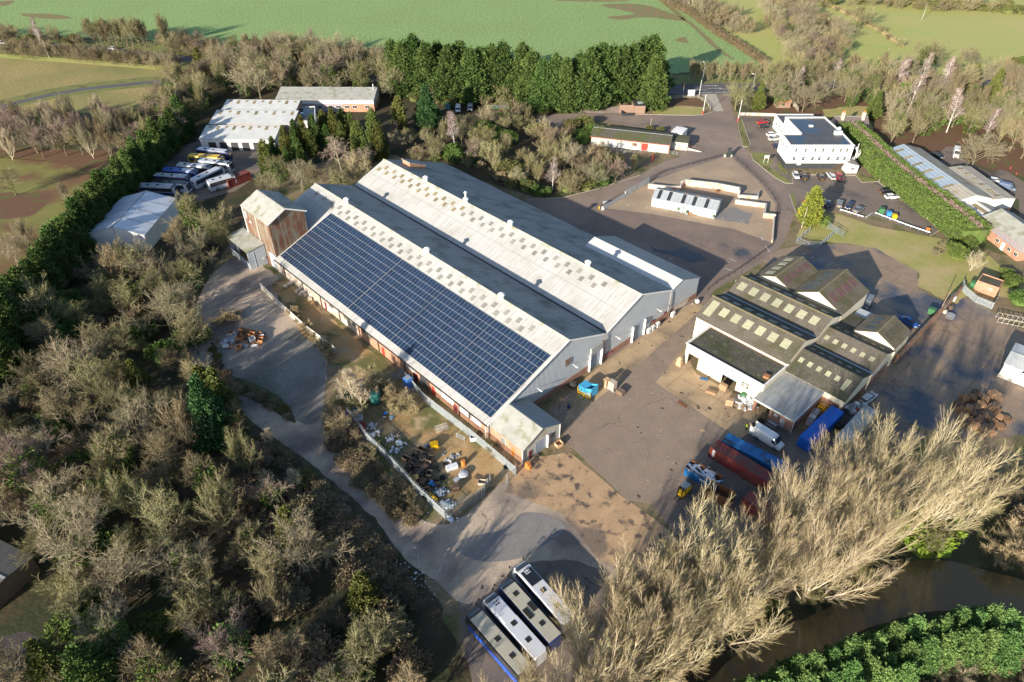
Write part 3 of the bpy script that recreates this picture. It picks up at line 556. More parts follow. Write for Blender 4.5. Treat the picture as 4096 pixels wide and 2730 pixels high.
# corner brick building
B = site_thing('brick_outbuilding', 'small brick gabled building with grey roof at the near corner of the warehouse', 'outbuilding')
MB().prof([(-67.15, 0), (-67.15, 3.8), (-62.4, 5.95), (-57.6, 3.9), (-57.6, 0)], .3, 9.0).build('wall', 'brick_orange', B)
MB().prof([(-67.17, 0), (-67.17, 3.82), (-62.4, 5.97), (-57.58, 3.92), (-57.58, 0)], 9.0, 9.06).build('wall', 'old_white_wall', B, label='off-white painted gable end')
MB().roof(.3, 9.4, (-67.4, 3.72), (-62.4, 6.0)).build('roof', 'asb_small', B); MB().roof(.3, 9.4, (-62.4, 6.0), (-57.35, 3.82)).build('roof', 'metal_grey', B)
MB().box(9.0, 9.1, -63.9, -61.0, 0, 3.0).build('roller_door', 'shutter', B); MB().box(9.0, 9.5, -61.0, -60.75, 0, 3.2).build('door_jamb', 'white_trim', B)
MB().box(9.0, 9.14, -65.6, -64.9, 0, 2.1).build('door', 'maroon', B)
f = MB().box(9.0, 9.12, -60, -58.9, 1.5, 2.8).build('window', 'white_trim', B); g = MB()
for i in range(3):
    for j in range(2): g.box(9.12, 9.14, -59.95 + i * .36, -59.65 + i * .36, 1.55 + j * .64, 2.1 + j * .64)
g.build('pane', 'glass', f)
f = MB().box(3.3, 4.6, -67.24, -67.15, 1.6, 2.9).build('window', 'white_trim', B); g = MB()
for i in range(4):
    for j in range(3): g.box(3.36 + i * .31, 3.6 + i * .31, -67.26, -67.24, 1.66 + j * .42, 2.02 + j * .42)
g.build('pane', 'glass', f)
MB().box(6.2, 6.9, -67.22, -67.15, .2, 2.2).build('door', 'orange_paint', B)
MB().tube((9.2, -67.3, 0), (9.2, -67.3, 3.7), .09).tube((9.2, -57.5, 0), (9.2, -57.5, 3.7), .09).build('downpipe', 'white_trim', B)
# rusty tower
T = site_thing('rusty_tower', 'tall rust streaked sheet metal tower with pale gabled roof beside the warehouse', 'tower')
MB().prof([(-67.2, 0), (-67.2, 13.55), (-62.3, 15.9), (-57.3, 13.55), (-57.3, 0)], -93.2, -79.9).build('wall', 'rust', T)
MB().roof(-93.6, -79.5, (-67.6, 13.45), (-62.3, 16.0), th=.2).build('roof', 'asb_small', T); MB().roof(-93.6, -79.5, (-62.3, 16.0), (-56.9, 13.45), th=.2).build('roof', 'asbestos_shaded', T)
MB().roof(-79.5, -79.4, (-67.6, 13.35), (-62.3, 15.95), th=.35).roof(-79.5, -79.4, (-62.3, 15.95), (-56.9, 13.35), th=.35).build('barge_board', 'white_trim', T)
MB().box(-93.4, -93.1, -67.5, -67.2, 0, 13.5).box(-87, -86.85, -67.3, -67.2, 4, 13.5).build('downpipe', 'white_trim', T)
MB().box(-92.7, -91.9, -67.3, -67.2, 10.4, 12.4).box(-91.3, -90, -67.3, -67.2, 9.6, 10.1).build('window', 'clad_x', T)
MB().box(-83.5, -80.2, -67.32, -67.2, 0, 4.4).build('door', 'clad_x', T)
L_ = site_thing('lean_to_shed', 'open sided white sheet metal lean-to with mossy roof against the rusty tower', 'shed')
MB().roof(-96.2, -85.1, (-72.3, 5.2), (-67.25, 5.9), th=.15).build('roof', 'asb_small_y', L_)
MB().prof([(-72.1, 0), (-72.1, 5.1), (-67.3, 5.8), (-67.3, 0)], -85.4, -85.25).build('wall', 'clad', L_)
MB().prof([(-72.1, 0), (-72.1, 5.1), (-67.3, 5.8), (-67.3, 0)], -96.0, -95.85).build('wall', 'clad', L_)
MB().box(-95.8, -85.4, -72.1, -71.98, 0, 1.9).build('wall', 'clad_x', L_)
MB().box(-96, -95.8, -72.2, -72, 0, 5.1).box(-90.8, -90.6, -72.2, -72, 0, 5.1).box(-85.5, -85.3, -72.2, -72, 0, 5.1).build('post', 'galv', L_)
MB().box(-85.25, -85.2, -70.6, -70.5, 0, 4.6).box(-85.25, -85.18, -68.6, -67.8, 1.6, 2.3).build('sliding_door', 'clad_white', L_)
# ---------------------------------------------------------------- factory with saw-tooth roofs
Fy = site_thing('cream_factory', 'cream walled factory with dark mossy ridged roofs and rows of pale skylights', 'factory')
MB().prof([(-13.2, 0), (-13.2, 5.6), (-7.4, 8.25), (-1.4, 5.85), (4.3, 8.1), (9.9, 5.85), (9.9, 0)], 8.5, 30.3).build('wall', 'cream', Fy)
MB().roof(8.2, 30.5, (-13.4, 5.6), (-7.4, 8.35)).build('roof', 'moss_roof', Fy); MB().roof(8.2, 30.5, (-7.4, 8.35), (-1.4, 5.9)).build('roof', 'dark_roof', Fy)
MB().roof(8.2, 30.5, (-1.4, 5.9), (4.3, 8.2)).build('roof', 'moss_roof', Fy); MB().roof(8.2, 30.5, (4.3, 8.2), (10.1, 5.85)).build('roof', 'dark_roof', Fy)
MB().box(8, 30.6, -1.65, -1.15, 5.98, 6.1).build('valley_gutter', 'galv', Fy)
MB().box(8.1, 30.5, -7.6, -7.2, 8.4, 8.52).box(8.1, 30.5, 4.1, 4.5, 8.25, 8.37).build('ridge_cap', 'moss_line', Fy)
sA = math.atan(2.75 / 6.0)
for i in range(7):
    x = 10.0 + 2.95 * i
    if i == 0: skyl(10.0, -10.2, 'skylight', sA, 1.75, 4.2, Fy, 5.6 + 3.2 * .458)
    else: skyl(x, -9.8, 'skylight', sA, 1.7, 2.2, Fy, 5.6 + 3.6 * .458)
    skyl(10.1 + 2.95 * i, 1.9, 'skylight', math.atan(2.3 / 5.7), 1.7, 2.2, Fy, 5.9 + 3.3 * .4035)
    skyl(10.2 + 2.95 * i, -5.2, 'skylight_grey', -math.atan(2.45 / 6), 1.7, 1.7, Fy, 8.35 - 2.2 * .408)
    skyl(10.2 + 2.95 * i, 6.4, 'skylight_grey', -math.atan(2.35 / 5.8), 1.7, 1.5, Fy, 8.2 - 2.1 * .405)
# front loading bay
MB().box(12.2, 30.5, -21.8, -21.6, 2.95, 5.1).box(12.2, 13.0, -21.8, -21.6, 0, 2.95).box(15.6, 21.5, -21.8, -21.6, 0, 2.95).box(24.9, 30.5, -21.8, -21.6, 0, 2.95).build('wall', 'cream', Fy)
MB().box(12.2, 12.4, -21.6, -13.2, 0, 5.1).box(30.3, 30.5, -21.6, -13.2, 0, 5.1).build('wall', 'cream', Fy)
MB().box(12.4, 30.3, -21.6, -12.9, 4.7, 4.9).build('roof', 'dark_roof', Fy)
MB().box(12.0, 12.3, -22.0, -13, 5.1, 5.28).box(30.3, 30.6, -22.0, -13, 5.1, 5.28).box(12.0, 30.6, -12.95, -12.65, 4.95, 5.35).box(12.3, 30.3, -22.0, -21.7, 5.1, 5.22).build('parapet', 'white_trim', Fy)
MB().box(21.5, 24.9, -21.75, -21.65, 2.3, 3.1).build('roller_door', 'shutter', Fy)
MB().box(12.4, 30.3, -13.3, -13.22, 0, 5).build('inner_wall', 'brick', Fy)
mb = MB()
for i in range(5):
    for j in range(2): mb.box(14 + i * 3.4, 14.8 + i * 3.4, -20 + j * 3.5, -19 + j * 3.5, 4.93, 4.98)
mb.build('skylight', 'green_roof', Fy)
s1 = MB().box(26.0, 27.5, -21.86, -21.8, 2.1, 3.3).build('sign_board', 'dark_trim', Fy)
logo(s1, 26.75, -21.87, 2.85, 1.0)
# rear halls with crossing ridges
def cross_hall(P, xa, xr, xb, y0, y1, ze, zr, zeb=None, ml_='skylight', mr_='skylight_red', rl='moss_roof_y', rr='moss_roof_y', n=4):
    zeb = ze if zeb is None else zeb
    MB().prof([(xa, 0), (xa, ze - .1), (xr, zr - .1), (xb, zeb - .1), (xb, 0)], y0 + .1, y1 - .1, 'y').build('wall', 'cream', P)
    MB().roof(y0 - .1, y1 + .2, (xa - .2, ze - .05), (xr, zr), 'y').build('roof', rl, P); MB().roof(y0 - .1, y1 + .2, (xr, zr), (xb + .2, zeb - .05), 'y').build('roof', rr, P)
    MB().box(xr - .15, xr + .15, y0 - .1, y1 + .2, zr + .04, zr + .15).build('ridge_cap', 'moss_line', P)
    al = math.atan((zr - ze) / (xr - xa)); ar_ = math.atan((zr - zeb) / (xb - xr))
    for i in range(n):
        y = y0 + (y1 - y0) * (i + .75) / (n + .5)
        skyl(xa + (xr - xa) * .5, y, ml_, al, (xr - xa) * .42, (y1 - y0) / n * .5, P, ze + (zr - ze) * .5, 1)
        skyl(xr + (xb - xr) * .45, y, mr_, -ar_, (xb - xr) * .36, (y1 - y0) / n * .62, P, zr + (zeb - zr) * .45, 1)
H1 = site_thing('gabled_hall', 'cream gabled hall with mossy roof and pale skylights at the back left of the factory', 'hall')
cross_hall(H1, 8.9, 13.6, 18.1, 10.3, 22.7, 6.0, 7.9)
H2 = site_thing('gabled_hall', 'taller cream gabled hall with black skylights behind the factory', 'hall')
cross_hall(H2, 18.2, 24.1, 30.3, 10.1, 23.2, 6.0, 9.0, ml_='skylight_dark')
# lower brick wing
K = site_thing('brick_factory_wing', 'lower brick wing of the factory with two dark ridges and small pale skylights', 'factory')
MB().prof([(-13.2, 0), (-13.2, 3.9), (-7.4, 6.3), (-1.9, 4.1), (3.6, 6.1), (9.0, 3.95), (9.0, 0)], 30.6, 43.0).build('wall', 'brick', K)
MB().prof([(-13.2, 1.9), (-13.2, 3.9), (-7.4, 6.3), (-1.9, 4.1), (3.6, 6.1), (9.0, 3.95), (9.0, 1.9), (-2, 1.9)], 43.0, 43.06).build('wall', 'cream', K, label='cream upper gable wall')
MB().box(30.6, 43, -13.3, -13.2, 2.6, 3.8).build('wall', 'cream', K)
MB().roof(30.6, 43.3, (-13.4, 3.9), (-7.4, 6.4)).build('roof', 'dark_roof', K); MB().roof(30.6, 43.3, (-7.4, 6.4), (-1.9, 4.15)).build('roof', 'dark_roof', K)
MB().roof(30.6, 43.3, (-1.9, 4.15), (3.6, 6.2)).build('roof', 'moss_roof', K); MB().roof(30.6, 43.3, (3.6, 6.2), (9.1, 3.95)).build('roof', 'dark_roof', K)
MB().box(30.6, 43.4, -2.1, -1.7, 4.25, 4.37).build('valley_gutter', 'galv', K)
for i in range(6):
    x = 31.7 + 1.95 * i
    skyl(x, -9.9 if i < 5 else -10.3, 'skylight', math.atan(2.5 / 6), .9, 1.2 if i < 5 else 2.7, K, 3.9 + (3.5 if i < 5 else 3.1) * .417)
    skyl(x, 1.0, 'skylight', math.atan(2.05 / 5.5), .9, 1.2, K, 4.15 + 2.9 * .373)
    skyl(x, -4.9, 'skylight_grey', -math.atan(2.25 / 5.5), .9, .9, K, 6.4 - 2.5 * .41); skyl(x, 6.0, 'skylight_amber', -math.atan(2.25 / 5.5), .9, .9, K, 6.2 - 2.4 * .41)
MB().box(43.06, 43.35, -2.1, -1.8, 0, 4.2).box(43.06, 43.35, 8.8, 9.1, 0, 4).box(30.7, 31, -13.5, -13.2, 0, 3.8).box(42.6, 42.9, -13.5, -13.2, 0, 3.8).build('downpipe', 'cream', K)
MB().prof([(9, 4.0), (9, 3.8), (16, 3.4), (16, 0), (9, 0)], 30.6, 34.4).build('wall', 'brick', K); MB().roof(30.6, 34.5, (9, 4.0), (16.2, 3.5)).build('roof', 'dark_roof', K)
MB().box(30.7, 33.8, 16.3, 20.2, 2.9, 3.05).box(30.8, 33.7, 16.4, 20.1, 0, 2.9).build('wall', 'clad', K)
H3 = site_thing('gabled_store', 'small cream gabled store with black skylights on the rear right of the factory', 'store')
cross_hall(H3, 34.5, 38.9, 43.1, 8.2, 16.3, 5.0, 7.0, ml_='skylight_dark', mr_='dark_roof', n=3)
# brick shed with ribbed roof
D_ = site_thing('brick_shed', 'brick loading shed with ribbed grey flat roof in front of the factory', 'shed')
MB().box(33.9, 38.8, -24.3, -24.1, 0, 3.2).box(38.6, 38.8, -24.1, -12.8, 0, 3.2).box(30.6, 38.6, -13.4, -13.3, 0, 3.2).box(30.35, 30.9, -24.3, -23.6, 0, 3.2).build('wall', 'brick', D_)
MB().box(30.35, 38.8, -24.36, -24.31, 2.75, 3.3).build('fascia', 'cream', D_)
MB().prof([(-24.6, 3.3), (-12.6, 3.65), (-12.6, 3.8), (-24.6, 3.45)], 30.2, 39.0).build('roof', 'metal_ribbed', D_) if 'metal_ribbed' in MATS else None
MB().box(30.2, 39.05, -24.75, -24.6, 3.25, 3.5).box(38.95, 39.1, -24.75, -12.5, 3.3, 3.75).build('gutter', 'galv_light', D_)
MB().box(36.3, 37.2, -24.36, -24.3, 0, 2.1).build('door', 'galv', D_)
s2 = MB().box(34.6, 35.9, -24.42, -24.36, 1.7, 2.6).build('sign_board', 'dark_trim', D_)
logo(s2, 35.25, -24.43, 2.28, .85)
MB().box(38.9, 39.0, -24.5, -24.4, 0, 3.3).build('downpipe', 'galv_light', D_)

# ---------------------------------------------------------------- other buildings
def rect3(p0, p1, p2, z):                 # eaves corners seen at p0, p1 (left to right) and a far corner p2
    A, B_, C_ = at(p0[0], p0[1], z), at(p1[0], p1[1], z), at(p2[0], p2[1], z)
    u = B_ - A; wd = u.length; u.normalize(); v = Vector((-u.y, u.x, 0)); return Vector((A.x, A.y, 0)), math.atan2(u.y, u.x), wd, (C_ - A).dot(v)
def rect3y(p0, p1, p2, z):                # same, but the receding edge p0 -> p2 sets the direction
    A, B_, C_ = at(p0[0], p0[1], z), at(p1[0], p1[1], z), at(p2[0], p2[1], z)
    v = C_ - A; dp = v.length; v.normalize(); u = Vector((v.y, -v.x, 0)); return Vector((A.x, A.y, 0)), math.atan2(u.y, u.x), (B_ - A).dot(u), dp
def bbld(name, label, cat, rc, h, rise, wall, roof, roof2=None, ridge='x', rp=.5, over=.3, h2=None, plinth=None):
    O_, a, w_, d_ = rc; P = thing(name, label, cat, O_, a); h2 = h if h2 is None else h2
    if d_ < 0: raise ValueError(name)
    if ridge == 'flat':
        MB().box(0, w_, 0, d_, 0, h).build('wall', wall, P); MB().box(.25, w_ - .25, .25, d_ - .25, h + .01, h + .06).build('roof', roof, P)
        MB().box(0, w_, 0, .22, h, h + .3).box(0, w_, d_ - .22, d_, h, h + .3).box(0, .22, .22, d_ - .22, h, h + .3).box(w_ - .22, w_, .22, d_ - .22, h, h + .3).build('parapet', 'white_trim', P)
    elif ridge == 'x':
        yr = d_ * rp; MB().prof([(.02, 0), (.02, h - .1), (yr, h + rise - .1), (d_ - .02, h2 - .1), (d_ - .02, 0)], 0.02, w_ - .02).build('wall', wall, P)
        MB().roof(-over, w_ + over, (-over, h - over * rise / yr), (yr, h + rise)).build('roof', roof, P)
        MB().roof(-over, w_ + over, (yr, h + rise), (d_ + over, h2 - over * .3)).build('roof', roof2 or roof, P)
        if rise > .4: MB().box(-over, w_ + over, yr - .18, yr + .18, h + rise + .06, h + rise + .17).build('ridge_cap', 'grey_trim', P)
    else:
        xr = w_ * rp; MB().prof([(.02, 0), (.02, h - .1), (xr, h + rise - .1), (w_ - .02, h2 - .1), (w_ - .02, 0)], .02, d_ - .02, 'y').build('wall', wall, P)
        MB().roof(-over, d_ + over, (-over, h - over * rise / xr), (xr, h + rise), 'y').build('roof', roof, P)
        MB().roof(-over, d_ + over, (xr, h + rise), (w_ + over, h2 - over * .3), 'y').build('roof', roof2 or roof, P)
        MB().box(xr - .18, xr + .18, -over, d_ + over, h + rise + .06, h + rise + .17).build('ridge_cap', 'grey_trim', P)
    if plinth: MB().box(-.06, w_ + .06, -.06, d_ + .06, 0, plinth[0]).build('plinth', plinth[1], P)
    P['w'] = w_; P['d'] = d_
    return P
def win(P, x, z, w_=1.1, h=1.1, y=-.01, frame='white_trim', nx=2, ny=1, side='f', depth=.06, name='window'):
    if side == 'f': bx = lambda m, a, b, c, d, t0, t1: m.box(a, b, y - t1, y - t0, c, d)
    elif side == 'l': bx = lambda m, a, b, c, d, t0, t1: m.box(y - t1, y - t0, a, b, c, d)
    else: bx = lambda m, a, b, c, d, t0, t1: m.box(y + t0, y + t1, a, b, c, d)
    f = bx(MB(), x - w_ / 2, x + w_ / 2, z, z + h, -.1, depth).build(name, frame, P); g = MB(); t = .07
    for i in range(nx):
        for j in range(ny):
            a = x - w_ / 2 + t + i * (w_ - t) / nx; c = z + t + j * (h - t) / ny
            bx(g, a, a + (w_ - t) / nx - t, c, c + (h - t) / ny - t, depth, depth + .015)
    g.build('pane', 'glass', f); return f
# white office block
Of = thing('white_office', 'white two storey flat roofed office with black base and puddled roof', 'office', (87.5, 210.0, 0))
MB().box(0.3, 19.8, .9, 9.7, 0, 2.3).build('plinth', 'black_plinth', Of)
MB().prof([(0, 0), (20.1, 0), (20.1, 9.6), (19.05, 23.6), (5.6, 23.6), (6.4, 9.6), (0, 9.6)], 2.3, 8, 'z').build('wall', 'white_wall', Of)
MB().prof([(6.4, 9.6), (19.5, 9.6), (19.05, 23.6), (5.6, 23.6)], 0, 2.3, 'z').build('wall', 'white_wall', Of)
MB().prof([(.2, .2), (19.9, .2), (19.85, 9.7), (18.85, 23.4), (5.8, 23.4), (6.6, 9.4), (.2, 9.4)], 8.0, 8.04, 'z').build('roof', 'felt', Of)
mb = MB(); P_ = [(0, 0), (20.1, 0), (20.1, 9.6), (19.05, 23.6), (5.6, 23.6), (6.4, 9.6), (0, 9.6)]
for i in range(7):
    a, b = Vector(P_[i]), Vector(P_[(i + 1) % 7]); d = b - a; mb.box(-.12, d.length + .12, -.03, .3, 8.0, 8.4 + .004 * i, Matrix.Translation((a.x, a.y, 0)) @ Matrix.Rotation(math.atan2(d.y, d.x), 4, 'Z'))
mb.build('parapet', 'white_trim', Of)
MB().prof([(6.5, 23.6), (20, 23.6), (20, 35.6), (6.5, 35.6)], 0, 4.5, 'z').build('wing', 'white_wall', Of)
MB().box(6.7, 19.8, 23.8, 35.4, 4.5, 4.56).build('roof', 'felt', Of); MB().box(6.45, 20, 35.35, 35.7, 4.5, 4.8).box(6.45, 6.75, 23.6, 35.35, 4.5, 4.8).build('parapet', 'white_trim', Of)
for i, x in enumerate((2.2, 5.3, 8.4, 10.9, 14.1, 16.6, 18.6)): win(Of, x * .98, 6.1, .75, 1.3, nx=1, ny=2)
for i, x in enumerate((2.2, 5.2, 8.2, 10.4, 13.4, 16.4, 18.6)): win(Of, x * .98, 3.3, 1.0, 1.2, nx=1, ny=2)
for y in (2.5, 5.5, 8): win(Of, y, 5.9, .8, 1.3, y=0, side='l', nx=1, ny=2)
for y in (26, 29, 32): win(Of, y, 1.8, .9, 1.6, y=6.5, side='l', nx=1, ny=2)
for y in (12, 15, 18, 21): win(Of, y, 5.9, .8, 1.3, y=6.2, side='l', nx=1, ny=2)
MB().box(11.2, 12.4, 15.6, 16.6, 8.05, 8.4).build('roof_hatch', 'white_trim', Of)
MB().box(17.0, 19.4, 8.6, 9.8, 8.05, 9.3).lathe([(.6, 8.05), (.6, 9.5), (.3, 9.8)], 10, Matrix.Translation((19.2, 11.2, 0))).build('roof_vent', 'galv_light', Of)
mb = MB()
for k in range(9): mb.box(15.5 + k * .33, 15.9 + k * .33, -.6, .4, .25 * k, .25 * k + .08)
mb.tube((15.5, -.6, .9), (18.5, -.6, 3.2), .05).tube((15.5, .3, .9), (18.5, .3, 3.2), .05).build('steps', 'wood_old', Of)
MB().box(4, 5.2, .82, .9, 1.3, 1.9).build('sign_board', 'white_trim', Of)
Po = thing('office_porch', 'small white lean-to porch on the right end of the white office', 'porch', (106.3, 207.6, 0))
MB().prof([(0, 0), (0, 3.3), (3.6, 2.5), (3.6, 0)], 0, 4.0, 'y').build('wall', 'white_wall', Po); MB().roof(-.1, 4.1, (0, 3.35), (3.8, 2.45), 'y', th=.08).build('roof', 'roof_beige', Po); win(Po, 1.8, 1.1, 1, .9)
Fe = thing('fire_escape', 'white spiral fire escape beside the right end of the white office', 'fire escape', (110.6, 213.2, 0))
mb = MB()
for k in range(24):
    a = k * .42; mb.box(0.05, 1.3, -.18, .18, .3 + k * .26, .36 + k * .26, Matrix.Rotation(a, 4, 'Z')); mb.tube((1.25 * math.cos(a), 1.25 * math.sin(a), .3 + k * .26), (1.25 * math.cos(a), 1.25 * math.sin(a), 1.3 + k * .26), .04)
mb.build('treads', 'white_trim', Fe); MB().tube((0, 0, 0), (0, 0, 7.5), .1).build('post', 'white_trim', Fe)
# prefab on the gravel
Pf = bbld('prefab_cabin', 'long white metal prefab with striped rooflights standing on gravel', 'cabin', rect3((2609, 793), (2865, 843.5), (2641.8, 752.3), 2.6), 2.6, 1.2, 'white_wall', 'metal_pale', 'metal_pale', over=.15)
wd, dp = Pf['w'], Pf['d']; sl_ = math.atan(1.2 / (dp / 2))
for fx in (.09, .25, .47, .64, .83):
    MB().box(-.5, .5, -dp * .25, dp * .25, .0, .04).build('rooflight', 'skylight_dark', Pf).location = (wd * fx, dp * .25, 2.6 + .6 + .13); o = LAST[0]; o.rotation_euler = (sl_, 0, 0)
    MB().box(-.5, .5, -dp * .25, dp * .25, .0, .04).build('rooflight', 'skylight_dark', Pf).location = (wd * fx, dp * .75, 2.6 + .6 + .13); o = LAST[0]; o.rotation_euler = (-sl_, 0, 0)
for o in Pf.children:
    if o.name.startswith('rooflight'): o.rotation_euler = (sl_ if o.location.y < dp * .5 else -sl_, 0, 0)
MB().box(7.6, 8.6, -.12, 0, 0, 2.1).box(8.7, 9.4, -.5, 0, 0, 2.1).build('door', 'galv', Pf); MB().box(10.4, 11.2, -.06, 0, 1.1, 1.8).build('sign_board', 'shutter', Pf)
MB().box(17.4, 17.9, -.05, 0, 1.7, 2.1).build('exit_sign', 'green_sign', Pf) if 'green_sign' in MATS else None
# long hedge-side unit, brick unit, substation and sheds on the right
U = bbld('long_workshop', 'long low workshop with blue grey and beige roof behind the clipped hedge', 'workshop', rect3y((3817, 806.9), (3971, 794.4), (3540, 603.3), 4.2), 4.2, 1.6, 'clad_white', 'slate_blue', 'roof_beige', ridge='y')
wd, dp = U['w'], U['d']; al = math.atan(1.6 / (wd / 2))
MB().roof(-.32, dp * .2, (-.32, 4.16), (wd / 2, 5.8), 'y', off=.125, th=.03).roof(-.32, dp * .2, (wd / 2, 5.8), (wd + .3, 4.16), 'y', off=.125, th=.03).build('roof', 'roof_beige', U, label='beige near end of the roof')
for i in range(7):
    y = dp * (i + .5) / 7; MB().box(-1.6, 1.6, -.55, .55, 0, .05).build('rooflight', 'skylight_amber', U); o = LAST[0]
    o.location = (wd * .25, y, 5.1); o.rotation_euler = (0, -al, 0)
    o2 = o.copy(); COL.objects.link(o2); o2.parent = U; o2.location = (wd * .75, y + .8, 5.1); o2.rotation_euler = (0, al, 0)
for i in range(9): win(U, 2 + i * (dp - 4) / 8, 1.5, 1.4, 1.1, y=0, side='l')
U2 = bbld('workshop_bay', 'flat beige roofed bay joined to the right of the long workshop', 'workshop', rect3y((3971, 800), (4069.2, 801), (3796.9, 670.7), 4.2), 4.2, .3, 'clad_white', 'roof_beige', ridge='y', over=.1, plinth=(1.2, 'brick_orange'))
wd, dp = U2['w'], U2['d']
for i in range(6): MB().box(wd * .4 - 1.3, wd * .4 + 1.3, dp * (i + .5) / 6 - .45, dp * (i + .5) / 6 + .45, 4.55, 4.62).build('rooflight', 'skylight_amber', U2)
U3 = bbld('link_shed', 'small brick link shed with white and amber sheeted roof between two workshops', 'shed', rect3y((3930.8, 868), (3993.3, 848), (3863.8, 823.4), 3.0), 3.0, .9, 'brick_orange', 'metal_white', 'roof_beige', ridge='y')
wd, dp = U3['w'], U3['d']; MB().box(-.6, .6, -dp * .4, dp * .4, 0, .05).build('rooflight', 'skylight_amber', U3); o = LAST[0]; o.location = (wd * .25, dp * .5, 3.6); o.rotation_euler = (0, -math.atan(.9 / (wd / 2)), 0)
U4 = bbld('brick_unit', 'brick industrial unit with grey purple cladding band at the right edge', 'workshop', rect3y((4096, 984.6), (4200, 958), (3935.3, 866.2), 4.6), 4.6, 1.8, 'clad_mauve', 'asb_small_y', 'roof_beige', ridge='y', plinth=(2.5, 'brick_orange'))
wd, dp = U4['w'], U4['d']
for i in range(5): MB().box(-.9, .9, -.45, .45, 0, .05).build('rooflight', 'skylight_amber', U4); o = LAST[0]; o.location = (wd * .25, dp * (.1 + .2 * i), 5.55); o.rotation_euler = (0, -math.atan(1.8 / (wd / 2)), 0)
for i, y in enumerate((1, 3.5, 8)): win(U4, y, 1.0, 1.2, 1.0, y=-.06, side='l')
MB().box(-.14, -.06, 5.2, 6.3, 0, 2.1).build('door', 'white_trim', U4); MB().tube((-.15, 12, 0), (-.15, 12, 4.4), .09).build('downpipe', 'dark_trim', U4)
Sb = bbld('substation', 'small brick substation with flat mossy felt roof inside a railing', 'substation', rect3((3908.6, 1126.2), (3996, 1156.8), (3932.2, 1097.9), 2.6), 2.6, 0, 'brick_orange', 'dark_roof', ridge='flat')
for o in Sb.children:
    if o.name.startswith('parapet'): o.data.materials.clear(); o.data.materials.append(MATS['brick_orange'])
win(Sb, 3.3, 1.5, .7, .5)
Ws = bbld('white_shed', 'white metal clad shed with beige door cut by the right edge of the yard', 'shed', rect3((4019, 1455), (4092, 1484), (4061, 1373.2), 3.6), 3.6, .5, 'metal_white', 'metal_white', ridge='x', over=.15, plinth=(.7, 'roof_beige'))
MB().box(1.2, 2.1, -.1, -.06, .1, 1.9).build('door', 'paint', Ws); MB().box(2.6, 5.4, -.1, -.06, .2, 3.1).build('roller_door', 'white_trim', Ws)
MB().box(2.9, 4.1, 2.5, 5.2, 0, .05).build('rooflight', 'skylight_amber', Ws); LAST[0].location = (0, 0, 4.22)
# long mossy hut by the entrance
Hu = bbld('mossy_hut', 'long low hut with dark mossy roof white walls and red door', 'hut', rect3((2365.7, 545), (2679.6, 579.5), (2375.2, 500), 3.2), 3.2, .9, 'old_white_wall', 'green_roof', 'green_roof', rp=.55)
wd = Hu['w']
MB().box(wd * .65, wd * .73, -.1, 0, .2, 2.6).build('door', 'red_door', Hu); MB().box(wd * .245, wd * .33, -.1, 0, .4, 2.5).build('door', 'clad_x', Hu); MB().box(wd * .53, wd * .59, -.08, 0, 1.4, 2.4).build('window', 'rust', Hu)
MB().box(-.35, wd + .3, -.45, -.33, 3.0, 3.15).box(wd - .12, wd + .06, -.12, .1, 0, 3.1).build('fascia', 'red_door', Hu); MB().box(wd * .34, wd * .97, -.07, 0, .2, 1.0).build('wall_panel', 'white_trim', Hu)
Ha = bbld('hut_annex', 'small flat mossy roofed annex at the right end of the long hut', 'annex', rect3((2682, 566), (2752.7, 573.4), (2686, 538), 2.7), 2.7, .1, 'old_white_wall', 'green_roof', over=.2)
Cb = bbld('white_cabin', 'small white box cabin parked behind the end of the long hut', 'cabin', rect3((2685, 528), (2729, 537), (2688, 502.6), 2.4), 2.4, .05, 'white_wall', 'white_trim', over=.05)
p0, p1 = at(2682, 592), at(2805, 610); Rm = thing('access_ramp', 'white walled access ramp with red handrail at the end of the long hut', 'ramp', p0, math.atan2((p1 - p0).y, (p1 - p0).x)); L0 = (p1 - p0).length
MB().prof([(0, 0), (0, 1.0), (L0 * .55, .9), (L0, .25), (L0, 0)], 0, .25, 'y').build('wall', 'old_white_wall', Rm)
mb = MB()
for k in range(8):
    x = L0 * k / 7; mb.tube((x, .12, .3), (x, .12, 1.9 - .75 * max(0, x / L0 - .5) * 2 * .8), .035)
mb.path([(0, .12, 1.9), (L0 * .5, .12, 1.85), (L0, .12, 1.3)], .035).path([(0, .12, 1.45), (L0 * .5, .12, 1.4), (L0, .12, .85)], .03).build('handrail', 'rust', Rm)
# timber kiosk
Ki = bbld('timber_kiosk', 'timber clad kiosk with black roof and rooftop unit beside the entrance drive', 'kiosk', rect3((2538, 424), (2583, 424), (2533, 402), 3.0), 3.0, .15, 'timber', 'dark_trim', over=.15)
MB().box(-5.2, 0, 1.0, 1.15, 0, 2.9).box(-5.2, -5.05, 1.15, 4, 0, 2.9).build('screen_wall', 'timber', Ki); MB().box(1.5, 3.4, 1.6, 3.2, 3.2, 3.6).build('roof_unit', 'galv', Ki)
MB().box(-4.6, -.6, -2.2, -2.1, 0, 1.1).box(-4.6, -4.5, -2.1, 1, 0, 1.1).build('railing', 'black_rail', Ki)
